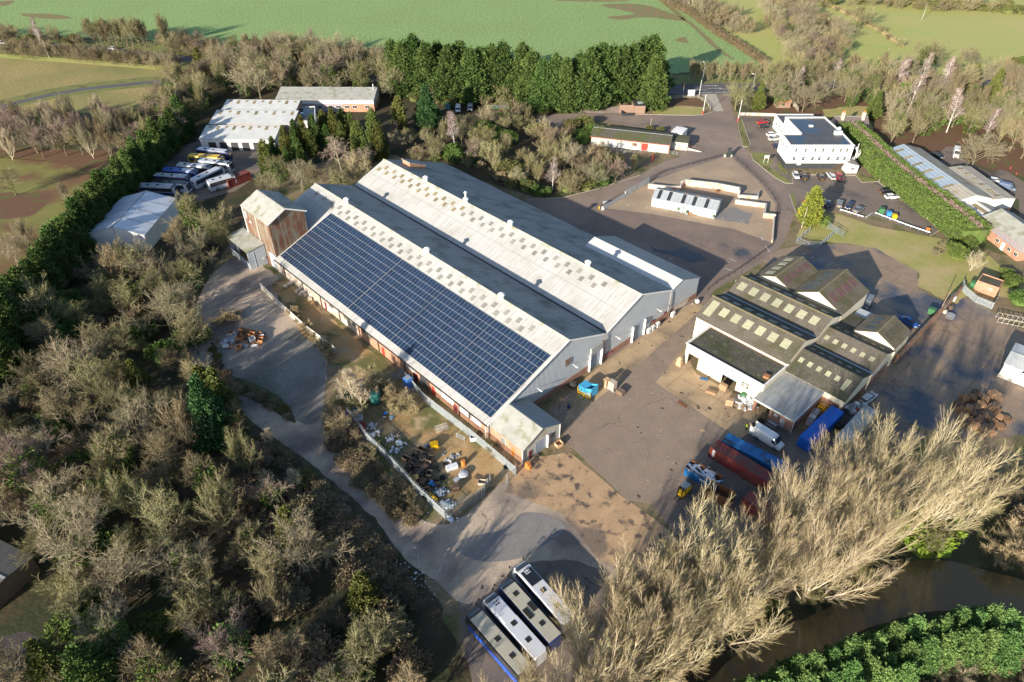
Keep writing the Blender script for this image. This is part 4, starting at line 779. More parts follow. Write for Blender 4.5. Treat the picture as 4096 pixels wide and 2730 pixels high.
# cottage behind the office
Co = bbld('slate_cottage', 'slate roofed cottage with tall brick chimneys behind the hedge end', 'cottage', rect3((3346, 507), (3474, 507), (3340, 480), 2.8), 2.8, 2.4, 'brick_pink', 'tile_roof')
for x in (2.3, 9.5): c_ = MB().box(x - .5, x + .5, 1.8, 2.8, 3, 7.0).build('chimney', 'brick_pale', Co); MB().tube((x - .2, 2.3, 7), (x - .2, 2.3, 7.6), .2, .14, 8).tube((x + .25, 2.3, 7), (x + .25, 2.3, 7.6), .2, .14, 8).build('chimney_pot', 'orange_paint', c_)
Gs = bbld('garden_shed', 'low red roofed garden shed beside a curved garden fence', 'shed', rect3((3110, 410), (3166, 410), (3108, 396), 2.2), 2.2, .8, 'timber', 'wood_orange')
# buildings in the north west yard
B1 = bbld('pale_roof_workshop', 'long workshop with pale grey roof and orange brick lower wall among the trees', 'workshop', rect3((1103.8, 398.8), (1493, 400.2), (1116, 353), 4.6), 4.6, 1.5, 'clad_white', 'asb_small', 'asb_small', rp=.72)
wd, dp = B1['w'], B1['d']
MB().box(wd * .68, wd + .05, -.08, 0, 0, 3.0).box(wd, wd + .08, 0, dp, 0, 2.2).build('wall', 'brick_orange', B1); MB().box(-.05, wd * .68, -.07, 0, 0, 3).build('wall', 'clad_mauve', B1)
for fx in (.44, .55, .63, .72, .8, .93): win(B1, wd * fx, 1.4, 1.7, 1.1, y=-.09, nx=2)
MB().tube((wd - 1, dp * .6, 5.5), (wd - 1, dp * .6, 8), .2, n=8).build('flue', 'galv_light', B1)
for k, (a, b, c, lab) in enumerate([((882.5, 450.7), (1177, 453), (894.3, 411.5), 'farthest of three low sheds with ribbed white roofs in the coach yard'),
                               ((838.6, 495.5), (1167.5, 498.8), (855, 453), 'middle white roofed shed with brick windowed wall above the nearest coach yard shed'),
                               ((798.5, 558.3), (1096.7, 559.2), (815.5, 514), 'nearest white roofed shed with open bays facing the parked coaches')]):
    h = (5.2, 4.8, 3.9)[k]; S_ = bbld('north_light_shed', lab, 'shed', rect3(a, b, c, h), h, 1.4, 'brick_orange' if k < 2 else 'white_wall', 'metal_white', 'asbestos_shaded', rp=.9)
    S_['group'] = 'white roofed sheds of the coach yard'; wd, dp = S_['w'], S_['d']; sl_ = math.atan(1.4 / (dp * .9))
    for i in range(9):
        x = wd * (i + .5) / 9; ln = (1.1, 2.4)[(i + k) % 2]; MB().box(-.5, .5, -ln, 0, 0, .04).build('rooflight', 'skylight_amber', S_); o = LAST[0]; o.location = (x, dp * .84, h + 1.4 * .84 / .9 + .14); o.rotation_euler = (sl_, 0, 0)
    if k < 2:
        for i in range(14): win(S_, wd * (i + .6) / 14.3, h - 1.6, 1.6, 1.1, nx=3, ny=2)
    else:
        for i in range(5): MB().box(wd * .1 + i * wd * .15, wd * .2 + i * wd * .15, -.03, .0, 0, 2.9).build('bay_shade_panel', 'dark_trim', S_)  # flat dark panel on the wall, shade of the open bay put into colour
Ba = bbld('flat_dark_annex', 'flat black roofed white annex with small skylight beside the white roofed sheds', 'annex', rect3((1167.5, 492), (1262, 484), (1212, 432), 4.2), 4.2, 0, 'white_wall', 'felt', ridge='flat')
MB().box(Ba['w'] * .35, Ba['w'] * .5, Ba['d'] * .5, Ba['d'] * .6, 4.3, 4.6).build('roof_hatch', 'white_trim', Ba)
Mq = bbld('white_marquee', 'large white temporary building with seamed roof between the trees on the left', 'marquee', rect3y((346.9, 937.3), (573.4, 942), (488.4, 793.4), 5.0), 5.0, 2.2, 'white_wall', 'white_roofing', 'white_roofing', ridge='y')
wd, dp = Mq['w'], Mq['d']
for i in range(5): MB().roof(dp * i / 4 - .06, dp * i / 4 + .06, (-.3, 5.05), (wd / 2, 7.2), 'y', off=.13, th=.03).roof(dp * i / 4 - .06, dp * i / 4 + .06, (wd / 2, 7.2), (wd + .3, 5.05), 'y', off=.13, th=.03).build('roof_seam', 'grey_trim', Mq)
MB().box(wd / 2 - .06, wd / 2 + .06, -.06, 0, 0, 7).build('frame_post', 'grey_trim', Mq)
Cr = bbld('corrugated_shed', 'dark corrugated roof partly hidden under trees at the bottom left edge', 'shed', rect3((-400, 2260), (-80, 2430), (-170, 2090), 3.0), 3.5, .6, 'wood_old', 'dark_ribbed', over=.2) if 'dark_ribbed' in MATS else None
# pink ruined walls on the gravel
def wallrun(name, label, cat, pts, h, t, m, cap=None, px=True):
    P = [at(*p) for p in pts] if px else [Vector(p) for p in pts]
    O_ = P[0]; T_ = thing(name, label, cat, (O_.x, O_.y, 0)); mb = MB(); cp = MB()
    for i, (p, q) in enumerate(zip(P, P[1:])):
        d = q - p; d.z = 0; L = d.length; X = Matrix.Translation((p.x - O_.x, p.y - O_.y, 0)) @ Matrix.Rotation(math.atan2(d.y, d.x), 4, 'Z'); hh = h[i] if isinstance(h, (list, tuple)) else h
        mb.box(-t / 2, L + t / 2 - .01, -t / 2, t / 2, 0, hh, X); cp.box(-t / 2 - .03, L + t / 2, -t / 2 - .03, t / 2 + .03, hh, hh + .1 + .003 * i, X)
    mb.build('masonry', m, T_)
    if cap: cp.build('coping', cap, T_)
    return T_
wallrun('ruined_wall', 'longest pink ruined brick wall behind the white prefab cabin', 'wall', [(2725, 748), (2738, 742), (2860, 756), (2953, 774), (2953, 786)], 1.9, .45, 'brick_pink', 'old_white_wall')
wallrun('ruined_wall', 'low pink ruined wall at the left end of the gravel joined to the pale ramp wall', 'wall', [(2594, 754), (2684, 764), (2718, 762), (2726, 750)], 1.4, .45, 'brick_pink', 'old_white_wall')
wallrun('ruined_wall', 'short whitewashed ruined wall stub at the right of the longest pink wall', 'wall', [(2956, 792), (3028, 797), (3031, 780)], 1.0, .5, 'old_white_wall', 'grey_trim')
wallrun('ruined_wall', 'stepped pink ruined wall at the right end of the gravel', 'wall', [(2942, 816), (3060, 832), (3054, 872), (3096, 876)], [1.3, 1.2, 1.4], .45, 'brick_pink', 'old_white_wall')
wallrun('edge_wall', 'thin brick edge wall running down the right side of the central yard', 'wall', [(3094, 878), (3087, 972)], 1.0, .3, 'brick_pink', 'old_white_wall')
wallrun('ramp_wall', 'long pale retaining wall sloping along the left side of the central yard', 'wall', [(2412, 842), (2500, 790), (2594, 735)], [1.2, 2.0], .3, 'old_white_wall', 'grey_trim')
wallrun('boundary_wall', 'low white boundary wall north of the office car park', 'wall', [(2962, 462), (3010, 463), (3100, 466)], 1.0, .25, 'old_white_wall', 'kerb')
wallrun('boundary_wall', 'long red brick wall dividing the rear factory yard from the yard on the right', 'wall', [(3836, 1175), (3700, 1320), (3630, 1398), (3580, 1450)], 2.2, .35, 'brick_orange', 'rust')
wallrun('garden_fence', 'pale curved garden fence beside the red roofed garden shed', 'fence', [(3145, 412), (3165, 418), (3182, 432), (3192, 448)], 1.5, .1, 'roof_beige')
# ---------------------------------------------------------------- fences, rails
PMS = {}
def pmesh(m, h, r=.05):
    if (m, h, r) not in PMS: b = MB().box(-r, r, -r, r, 0, h); PMS[(m, h, r)] = mesh('post', b.v, b.f, m)
    return PMS[(m, h, r)]
def fence_pal(name, label, pts, h=2.3, step=.16, m='galv', coil=False, solid=False, px=True, post=2.75, cat='fence'):
    P = [at(*p) for p in pts] if px else [Vector(p) for p in pts]; O_ = P[0]; T_ = thing(name, label, cat, (O_.x, O_.y, 0))
    pa, po_, ra, cl = MB(), MB(), MB(), MB()
    for p, q in zip(P, P[1:]):
        d = q - p; d.z = 0; L = d.length; X = Matrix.Translation((p.x - O_.x, p.y - O_.y, 0)) @ Matrix.Rotation(math.atan2(d.y, d.x), 4, 'Z')
        if solid: pa.box(0, L, -.03, .03, 0, h, X)
        else:
            for k in range(int(L / step)):
                x = k * step; pa.add([(x, -.01, .05), (x + step * .5, .015, .05), (x + step * .5, .015, h - .1), (x + step * .25, 0, h + .05), (x, -.01, h - .1)], [(0, 1, 2, 3, 4)], X)
        for k in range(int(L / post) + 2):
            x = min(k * post, L); link_copy(pmesh(m, h), 'post', T_, X @ Vector((x, .07, 0)), (0, 0, math.atan2(d.y, d.x)))
        ra.box(0, L, .02, .07, .4, .46, X).box(0, L, .02, .07, h - .4, h - .34, X)
        if coil:
            n_ = int(L / .5); last = None
            for k in range(n_ * 8):
                a = k * math.pi / 4; v = X @ Vector((k * L / (n_ * 8), .25 * math.cos(a), h + .2 + .25 * math.sin(a)))
                if last is not None: cl.tube(last, v, .02, n=3, cap=False)
                last = v
    pa.build('paling', m, T_); ra.build('rail', m, T_)
    if coil: cl.build('razor_wire', 'galv_light', T_)
    return T_
fence_pal('palisade_fence', 'palisade fence with coiled wire along the rubbish compound edge facing the track', [(1395, 1670), (1470, 1765), (1600, 1895), (1655, 1960), (1778, 2075)], coil=True)
fence_pal('palisade_fence', 'palisade fence with coiled wire on the near end of the rubbish compound', [(1782, 2076), (1860, 2040), (1940, 1985)], coil=True)
fence_pal('palisade_gate', 'open palisade gate leaf at the near corner of the compound', [(1930, 1995), (1962, 1932)], cat='gate')
fence_pal('palisade_fence', 'long palisade fence between the compound and the brick warehouse wall', [(1622, 1520), (1700, 1610), (1900, 1765), (2060, 1900)])
fence_pal('palisade_gate', 'open palisade gate leaf beside the small brick outbuilding', [(2062, 1902), (2028, 1930)], cat='gate')
fence_pal('palisade_fence', 'short palisade fence with coiled wire beside the blue wrapped stack', [(1532, 1548), (1618, 1512)], coil=True)
fence_pal('sheet_fence', 'long pale solid sheet fence between the back strip and the grey hardstanding', [(1046, 1158), (1110, 1220), (1230, 1330), (1350, 1420)], h=2.0, solid=True, m='old_white_wall')
fence_pal('palisade_fence', 'short grey palisade fence at the tower end of the back strip', [(1046, 1158), (1145, 1108)], h=2.0)
fence_pal('palisade_fence', 'pale palisade railing around the small brick substation', [(3846, 1142), (3850, 1170), (3900, 1212), (3965, 1238), (3985, 1205)], h=1.9)
def rail_fence(name, label, pts, h=1.1, m='black_rail', post=2.4, n=3, r=.035, z=0, cat='railing', px=True, group=None):
    P = [at(*p) for p in pts] if px else [Vector(p) for p in pts]; O_ = P[0]; T_ = thing(name, label, cat, (O_.x, O_.y, 0), 0, group); po_, ra = MB(), MB()
    for p, q in zip(P, P[1:]):
        a, b = Vector((p.x - O_.x, p.y - O_.y, z)), Vector((q.x - O_.x, q.y - O_.y, z)); L = (b - a).length; k = max(1, int(L / post))
        for i in range(k + 1): link_copy(pmesh(m, h, r * 1.2), 'post', T_, a.lerp(b, i / k))
        for j in range(n): zz = Vector((0, 0, h * (j + 1) / n - .03)); ra.tube(a + zz, b + zz, r, n=4)
    ra.build('rail', m, T_); return T_
V2 = lambda *p: [(2330 + a / 1.681, 600 + b / 1.681) for a, b in p]
rail_fence('black_railing', 'black railing on the upper left edge of the gravel area', V2((115, 395), (250, 320), (380, 240), (480, 185), (560, 150), (740, 100), (945, 45)))
rail_fence('black_railing', 'black railing curving down the right edge of the gravel area', V2((1010, 45), (1100, 125), (1200, 220), (1270, 300), (1312, 375), (1300, 480), (1280, 600), (1265, 655)))
rail_fence('black_railing', 'black railing along the lower right edge of the central yard', V2((1265, 655), (1150, 740), (1020, 830), (900, 900), (840, 950)), n=2)
rail_fence('hut_railing', 'grey railing in front of the long mossy hut', [(2448, 604), (2500, 616), (2600, 612), (2640, 606), (2708, 624)], m='galv', h=1.2, post=1.5)
def crash(name, label, pts):
    P = [at(*p) for p in pts]; O_ = P[0]; T_ = thing(name, label, 'crash barrier', (O_.x, O_.y, 0)); po_, ra = MB(), MB()
    for p, q in zip(P, P[1:]):
        d = q - p; L = d.length; X = Matrix.Translation((p.x - O_.x, p.y - O_.y, 0)) @ Matrix.Rotation(math.atan2(d.y, d.x), 4, 'Z')
        ra.prof([(-.12, .45), (-.16, .52), (-.10, .6), (-.16, .68), (-.12, .78), (-.04, .78), (-.04, .45)], 0, L, 'x', X)
        for k in range(int(L / 2.2) + 1): link_copy(pmesh('galv', .72, .07), 'post', T_, X @ Vector((k * 2.2 + .1, .04, 0)))
    ra.build('rail', 'galv_light', T_)
crash('crash_barrier', 'shorter steel crash barrier between the parked cars and the lawn', [(3358, 846), (3400, 858), (3453, 875)])
crash('crash_barrier', 'longer steel crash barrier beside the three wheelie bins', [(3498, 858), (3560, 882), (3640, 912), (3718, 938)])
crash('crash_barrier', 'small angled piece of crash barrier at the gap onto the lawn', [(3462, 876), (3487, 858)])
rail_fence('heras_fence', 'left temporary mesh fence panels round the bed below the yellow conifer', [(3184, 975), (3236, 930)], h=2, m='galv', n=4)
rail_fence('heras_fence', 'front temporary mesh fence panels at the edge of the rear yard', [(3184, 975), (3228, 994), (3275, 994), (3330, 945)], h=2, m='galv', n=5, post=1.7)
rail_fence('heras_fence', 'leaning temporary mesh fence panels behind the dark bed', [(3300, 905), (3345, 935), (3370, 950), (3310, 918)], h=1.8, m='galv', n=4)
rail_fence('timber_rail_fence', 'timber post and rail fence along the main road verge', [(2600, 395), (2700, 394), (2790, 393), (2825, 415), (2840, 440)], h=1.2, m='roof_beige', r=.06)
rail_fence('dock_rail', 'brown steel handrail nearest the grey door of the small brick outbuilding', [(2088, 1832), (2143, 1865)], m='rust', n=1, h=1.0, post=8, group='steel rails by the outbuilding')
rail_fence('dock_rail', 'brown steel handrail in the middle of the three by the small brick outbuilding', [(2116, 1812), (2168, 1848)], m='rust', n=1, h=1.0, post=8, group='steel rails by the outbuilding')
rail_fence('dock_rail', 'brown steel handrail beside the crate by the small brick outbuilding', [(2190, 1780), (2218, 1808)], m='rust', n=2, h=1.1, post=8, group='steel rails by the outbuilding')
rail_fence('white_barrier_bar', 'white swing barrier bar beside the rear wall of the annex', [(2692, 1262), (2770, 1220)], m='paint', n=1, h=.5, post=20)
# ---------------------------------------------------------------- vegetation
def vm(name, c1, c2, rnd=.2, rhue=.012, sc=.35, c3=None, f3=.55):
    return mat(name, c1, c2, sc, .9, rnd=rnd, rhue=rhue, spec=.08, det=2, c3=c3, sc3=.5, f3=f3, w3=.1)
vm('bark', (.20, .17, .115), (.15, .13, .085)); vm('bark_pale', (.52, .46, .34), (.42, .38, .27)); vm('bark_birch', (.60, .56, .52), (.48, .45, .42)); vm('bark_green', (.20, .20, .09), (.16, .15, .08))
vm('twig', (.26, .21, .115), (.18, .145, .075), .3, .02); vm('twig_olive', (.235, .225, .10), (.17, .165, .07), .2, .015); vm('twig_grey', (.29, .255, .165), (.20, .18, .11), .25, .015); vm('limb', (.36, .32, .22), (.28, .25, .17), .15, .01); vm('limb_pale', (.50, .44, .32), (.42, .37, .26), .1, .01)
vm('twig_willow', (.40, .32, .185), (.32, .26, .14), .12, .01); vm('twig_purple', (.27, .19, .17), (.20, .145, .13), .15, .02); vm('twig_cream', (.60, .52, .38), (.5, .43, .31), .05)
vm('scrub_brown', (.20, .155, .095), (.14, .115, .07), .25, .02); vm('straw', (.42, .34, .20), (.30, .24, .13), .15)
vm('leaf_leyland', (.052, .095, .026), (.095, .145, .042), .15, .015, .5); vm('leaf_cypress', (.08, .105, .027), (.13, .14, .042), .25, .03, .5); vm('leaf_spruce', (.035, .09, .032), (.06, .12, .045), .1, .01, .5)
vm('leaf_thuja', (.24, .27, .045), (.17, .20, .04), .05, 0, .6); vm('leaf_fresh', (.085, .165, .05), (.15, .245, .075), .2, .02, .7); vm('leaf_ivy', (.07, .12, .03), (.12, .17, .045), .25, .02, .6); vm('leaf_bright', (.17, .23, .03), (.11, .18, .03), .1, 0, .6)
vm('leaf_hedge', (.085, .145, .033), (.145, .20, .055), .05, 0, .8, (.10, .12, .05), .6); vm('leaf_olive', (.15, .15, .055), (.10, .11, .04), .2, .02, .6)
def soup(name, V_, F_, m, lim=None):
    me = bpy.data.meshes.new(name); me.from_pydata(V_, [], F_); me.materials.append(MATS[m])
    if lim: me.materials.append(MATS[lim[0]]); me.polygons.foreach_set('material_index', lim[1])
    return me
def bare(seed, H, style='dome', tm='bark', cm='twig'):
    rg = random.Random(seed); TV, TF, CV, CF, CI = [], [], [], [], []
    P = dict(dome=dict(tr=.28, n=[10, 8, 7, 9], a=[62, 42, 40, 38], l=[.66, .5, .5, .5], up=[.05, .16, .10, .04, .02], wig=.22, t0=[.45, .25, .2, .1]),
             wide=dict(tr=.3, n=[11, 8, 7, 9], a=[72, 45, 42, 40], l=[.74, .5, .5, .52], up=[.03, .10, .08, .04, .02], wig=.3, t0=[.4, .25, .2, .1]),
             upright=dict(tr=.22, n=[13, 9, 7, 8], a=[36, 30, 30, 30], l=[.7, .42, .45, .5], up=[.05, .2, .2, .12, .1], wig=.14, t0=[.2, .2, .15, .1]),
             willow=dict(tr=.32, n=[11, 13, 9, 9], a=[38, 26, 28, 28], l=[.95, .42, .42, .5], up=[.03, .09, .13, .08, .06], wig=.065, t0=[.08, .14, .12, .08]),
             birch=dict(tr=.95, n=[17, 6, 6, 7], a=[42, 38, 38, 50], l=[.34, .45, .5, .7], up=[0, .12, .0, -.12, -.25], wig=.12, t0=[.25, .2, .2, .1]),
             sparse=dict(tr=.6, n=[15, 8, 5, 5], a=[40, 34, 34, 34], l=[.5, .45, .45, .5], up=[0, .14, .1, .06, .04], wig=.16, t0=[.25, .2, .15, .1]),
             weep=dict(tr=.5, n=[11, 8, 6, 7], a=[58, 50, 45, 50], l=[.7, .5, .5, .8], up=[0, .05, -.12, -.35, -.5], wig=.2, t0=[.4, .2, .2, .1]),
             shrub=dict(tr=.10, n=[11, 7, 7, 8], a=[58, 38, 38, 40], l=[1.0, .45, .45, .5], up=[.05, .14, .1, .06, .03], wig=.25, t0=[.05, .2, .2, .1]))[style]
    L0 = {'birch': H * .95, 'shrub': H * .12, 'willow': H * .3}.get(style, H * P['tr'] * 1.25)
    def tube(pts, r0, r1, n, Vl, Fl):
        k = len(pts); base = len(Vl)
        for i, p in enumerate(pts):
            d = (pts[min(i + 1, k - 1)] - pts[max(i - 1, 0)]).normalized(); a = d.orthogonal().normalized(); b = d.cross(a); r = r0 + (r1 - r0) * i / (k - 1)
            for j in range(n):
                t = 2 * math.pi * j / n; q = p + a * (math.cos(t) * r) + b * (math.sin(t) * r); Vl.append((q.x, q.y, q.z))
        for i in range(k - 1):
            for j in range(n): Fl.append((base + i * n + j, base + i * n + (j + 1) % n, base + (i + 1) * n + (j + 1) % n, base + (i + 1) * n + j))
    def rot(d, ang, az):
        a = d.orthogonal().normalized(); b = d.cross(a); s = math.sin(ang); return d * math.cos(ang) + a * (s * math.cos(az)) + b * (s * math.sin(az))
    ns = [5, 5, 4, 3, 2]
    def grow(p, d, L, r, lv):
        if lv == 4:
            e = p + d * L; s = d.cross(Vector((rg.gauss(0, 1), rg.gauss(0, 1), rg.gauss(0, 1)))).normalized() * r; o = len(CV); m = p + d * (L * .45) + Vector((rg.gauss(0, .05), rg.gauss(0, .05), rg.gauss(0, .05))) * L
            CV.extend([tuple(p - s), tuple(p + s), tuple(m + s * .8), tuple(m - s * .8), tuple(e)]); CF.append((o, o + 1, o + 2, o + 3)); CF.append((o + 3, o + 2, o + 4)); CI.extend((0, 0)); return
        n = ns[lv]; pts = [p]; dirs = [d]
        for i in range(n):
            w_ = P['wig'] * (1 if lv else .3)
            d = (d + Vector((rg.gauss(0, w_), rg.gauss(0, w_), rg.gauss(0, w_) + P['up'][lv] * 1.6))).normalized(); p = p + d * (L / n); pts.append(p); dirs.append(d)
        tube(pts, r, r * (.3 if lv else .6), (6, 4, 3, 3)[lv], TV if lv < 2 else CV, TF if lv < 2 else CF)
        CI.extend([1] * (len(CF) - len(CI)))
        k = P['n'][lv]; az = rg.random() * 6.28
        for j in range(k):
            t = P['t0'][lv] + (1 - P['t0'][lv]) * (j + rg.random() * .8) / k; x = min(t, .999) * n; i = int(x); q = pts[i].lerp(pts[i + 1], x - i); az += 2.4 + rg.gauss(0, .3)
            ang = R(P['a'][lv]) * (1.1 - .45 * t if lv else (1.15 - (.85 * t if style != 'birch' else .3 * t))) * rg.uniform(.8, 1.2)
            if lv == 0: LL = (H - L0 * t if style != 'birch' else H) * P['l'][0] * ((rg.uniform(.75, 1.1) if style != 'willow' else rg.uniform(.86, .98)) if style != 'birch' else (1.15 - t) * rg.uniform(.8, 1.1))
            else: LL = L * P['l'][lv] * rg.uniform(.7, 1.2) * (1.15 - .4 * t)
            rr = max({0: r * .42, 1: r * .4, 2: .03, 3: .016}[lv], .015)
            grow(q, rot(dirs[i], ang, az), max(LL, .5), rr, lv + 1)
        if lv: grow(pts[-1], dirs[-1], L * .35, .016, 4)
    grow(Vector((0, 0, -.3)), Vector((rg.gauss(0, .05), rg.gauss(0, .05), 1)).normalized(), L0 + .3, H * {'shrub': .012, 'birch': .011, 'willow': .016}.get(style, .019), 0)
    return soup('trunk', TV, TF, tm), soup('crown', CV, CF, cm, ({'bark': 'limb', 'bark_green': 'limb', 'bark_pale': 'limb_pale', 'bark_birch': 'bark_birch', 'twig_cream': 'limb_pale'}.get(tm, 'limb'), CI))
def sprays(rg, pts, V_, F_, leaf, n, spread=.8, up=.5):
    for p, d in pts:
        for k in range(n):
            dd = (d + Vector((rg.gauss(0, spread), rg.gauss(0, spread), rg.gauss(0, spread) * .8 + up * .3))).normalized(); L = leaf * rg.uniform(.5, 1.2)
            b = p + Vector((rg.gauss(0, .35), rg.gauss(0, .35), rg.gauss(0, .35))) * leaf; s = dd.cross(Vector((rg.gauss(0, 1), rg.gauss(0, 1), rg.gauss(0, 1)))).normalized() * L * .26; o = len(V_)
            m = b + dd * L * .4; V_.extend([tuple(b), tuple(m + s), tuple(b + dd * L), tuple(m - s)]); F_.append((o, o + 1, o + 2, o + 3))
def blob_core(prof, V_, F_, rg, n=10):
    o = len(V_); k = len(prof)
    for r, z in prof:
        for i in range(n):
            a = 2 * math.pi * i / n; q = r * rg.uniform(.8, 1.1); V_.append((q * math.cos(a), q * math.sin(a), z))
    for j in range(k - 1):
        for i in range(n): F_.append((o + j * n + i, o + j * n + (i + 1) % n, o + (j + 1) * n + (i + 1) % n, o + (j + 1) * n + i))
def conifer(seed, H, Rr, style, lm, n=1000, leaf=.8):
    rg = random.Random(seed); V_, F_ = [], []
    pf = dict(ley=lambda t: (min(1, (t + .05) * 6) * (1 - t) ** .78) , spruce=lambda t: min(1, (t + .02) * 8) * (1 - t) ** .95, thuja=lambda t: min(1, (t + .08) * 4) * (1 - t) ** .55, col=lambda t: min(1, (t + .1) * 5) * (1 - t * t) ** .7)[style]
    lob = [(rg.random() * 6.28, rg.random() * 6.28, rg.uniform(2, 5), rg.uniform(3, 9)) for _ in range(5)]
    blob_core([(.6 * Rr * pf(t), H * t) for t in (.03, .15, .3, .45, .6, .75, .88, .97)], V_, F_, rg)
    pts = []; nb = int(26 + H * Rr * .9); per = n // nb
    for b_ in range(nb):
        while True:
            t = rg.random() ** 1.1
            if rg.random() < pf(t) + .1: break
        a = rg.random() * 6.283; q = Rr * pf(t) * rg.uniform(.78, 1.22) + .25; rise = {'spruce': .12, 'ley': 1.0, 'col': 1.2, 'thuja': .55}[style] * rg.uniform(.7, 1.3)
        d = Vector((math.cos(a), math.sin(a), rise)).normalized(); z1 = min(H * t + q * .25, H * .99); tip = Vector((q * math.cos(a), q * math.sin(a), z1)); Lp = min(q * .75, 2.6) + .5
        for k in range(int(per * rg.uniform(.4, 1.0))):
            s = rg.random() ** .7; wd_ = (1 - s) * .42 * min(Lp, 2) + .06; c_ = tip - d * (Lp * (1 - s)); pts.append((c_ + Vector((rg.gauss(0, wd_), rg.gauss(0, wd_), rg.gauss(0, wd_))), d))
    while len(pts) < n:
        t = rg.random(); q = pf(t)
        if rg.random() > q * .9 + .12: continue
        a = rg.random() * 6.283; nz = sum(math.sin(l[0] + l[2] * a + l[3] * t * 2) for l in lob) / 5
        lay = .12 * math.sin(t * H * 2.6 + a * 2) if style == 'spruce' else .07 * math.sin(t * H * 1.4 + 3 * a)
        r = Rr * q * (.86 + .28 * nz + lay) + .1; pts.append((Vector((r * math.cos(a), r * math.sin(a), H * t)), Vector((math.cos(a), math.sin(a), .9 if style != 'spruce' else .1))))
    sprays(rg, pts, V_, F_, leaf, 6)
    tr = MB().tube((0, 0, -.2), (0, 0, H * .7), H * .018, H * .006, 6)
    me = bpy.data.meshes.new('trunk'); me.from_pydata(tr.v, [], tr.f); me.materials.append(MATS['bark']); return me, soup('crown', V_, F_, lm)
def bush(seed, H, Rr, lm, n=300, leaf=.5, lumps=5):
    rg = random.Random(seed); V_, F_ = [], []; pts = []
    cs = [(Vector((rg.uniform(-.5, .5) * Rr, rg.uniform(-.5, .5) * Rr, H * rg.uniform(.35, .62))), rg.uniform(.5, .75)) for _ in range(lumps)]
    for i in range(n):
        c, s = rg.choice(cs); d = Vector((rg.gauss(0, 1), rg.gauss(0, 1), abs(rg.gauss(0, 1)) * 1.0 - .25)).normalized(); q = c + Vector((d.x * Rr * s, d.y * Rr * s, d.z * H * .5 * s)); q.z = max(q.z, .1); pts.append((q, d))
    blob_core([(Rr * .75, 0), (Rr * .8, H * .3), (Rr * .6, H * .55), (Rr * .2, H * .75)], V_, F_, rg); sprays(rg, pts, V_, F_, leaf, 6); return soup('foliage', V_, F_, lm)
def ivy(seed, H, Rr, n=220):
    rg = random.Random(seed); V_, F_ = [], []; pts = []
    for i in range(n):
        t = rg.random() ** .8; a = rg.random() * 6.28; r = Rr * (.35 + .5 * math.sin(t * 3.1)) * rg.uniform(.5, 1.1); pts.append((Vector((r * math.cos(a), r * math.sin(a), H * .72 * t)), Vector((math.cos(a), math.sin(a), .3))))
    sprays(rg, pts, V_, F_, .55, 6); return soup('ivy', V_, F_, 'leaf_ivy')
PR = {}
def P_(k):
    if k in PR: return PR[k]
    d = dict(
        dome0=lambda: (12, *bare(11, 12, 'dome', 'bark', 'twig')), dome1=lambda: (12, *bare(12, 12, 'dome', 'bark', 'twig_olive')), dome2=lambda: (12, *bare(13, 12, 'wide', 'bark', 'twig_grey')), dome3=lambda: (12, *bare(14, 12, 'wide', 'bark_green', 'twig_olive')),
        dome4=lambda: (12, *bare(15, 12, 'dome', 'bark', 'twig_purple')), up0=lambda: (13, *bare(21, 13, 'upright', 'bark_green', 'twig_olive')), up1=lambda: (13, *bare(22, 13, 'upright', 'bark', 'twig')), up2=lambda: (13, *bare(23, 13, 'upright', 'bark_pale', 'twig_grey')),
        wil0=lambda: (20, *bare(31, 20, 'willow', 'bark_pale', 'twig_willow')), wil1=lambda: (20, *bare(32, 20, 'willow', 'bark_pale', 'twig_willow')), wil2=lambda: (20, *bare(33, 20, 'willow', 'bark_pale', 'twig_willow')),
        birch=lambda: (14, *bare(41, 14, 'birch', 'bark_birch', 'twig_purple')), weep=lambda: (12, *bare(42, 12, 'weep', 'bark_pale', 'twig_purple')), cream=lambda: (11, *bare(43, 11, 'sparse', 'twig_cream', 'twig_cream')),
        sh0=lambda: (5, *bare(51, 5, 'shrub', 'bark', 'twig')), sh1=lambda: (5, *bare(52, 5, 'shrub', 'bark', 'scrub_brown')), sh2=lambda: (5, *bare(53, 5, 'shrub', 'bark_green', 'twig_olive')), sh3=lambda: (5, *bare(54, 5, 'shrub', 'bark', 'twig_grey')), straw=lambda: (3, *bare(55, 3, 'shrub', 'straw', 'straw')),
        ley0=lambda: (14, *conifer(61, 14, 3.4, 'ley', 'leaf_leyland', 2600, .55)), ley1=lambda: (14, *conifer(62, 14, 3.9, 'ley', 'leaf_leyland', 2600, .55)), ley2=lambda: (14, *conifer(63, 14, 3.3, 'ley', 'leaf_leyland', 2600, .55)),
        cyp0=lambda: (11, *conifer(64, 11, 2.6, 'thuja', 'leaf_cypress', 1700, .5)), cyp1=lambda: (11, *conifer(65, 11, 2.9, 'ley', 'leaf_cypress', 1700, .5)), spr=lambda: (15, *conifer(66, 15, 5.0, 'spruce', 'leaf_spruce', 3200, .6)),
        thu=lambda: (11, *conifer(67, 11, 2.9, 'thuja', 'leaf_thuja', 1500, .6)), nor0=lambda: (8, *conifer(68, 8, 2.6, 'spruce', 'leaf_fresh', 2800, .42)), nor1=lambda: (8, *conifer(69, 8, 2.8, 'spruce', 'leaf_fresh', 2800, .42)),
        bu0=lambda: (4, None, bush(71, 4, 3, 'leaf_ivy', 420)), bu1=lambda: (4, None, bush(72, 4, 3, 'leaf_olive', 420)), bu2=lambda: (3, None, bush(73, 3, 3.6, 'leaf_bright', 700, .55)), bu3=lambda: (4, None, bush(74, 4, 3, 'scrub_brown', 420)), bu4=lambda: (2, None, bush(75, 2, 1.6, 'leaf_leyland', 200, .35, 3)))
    PR[k] = d[k](); return PR[k]
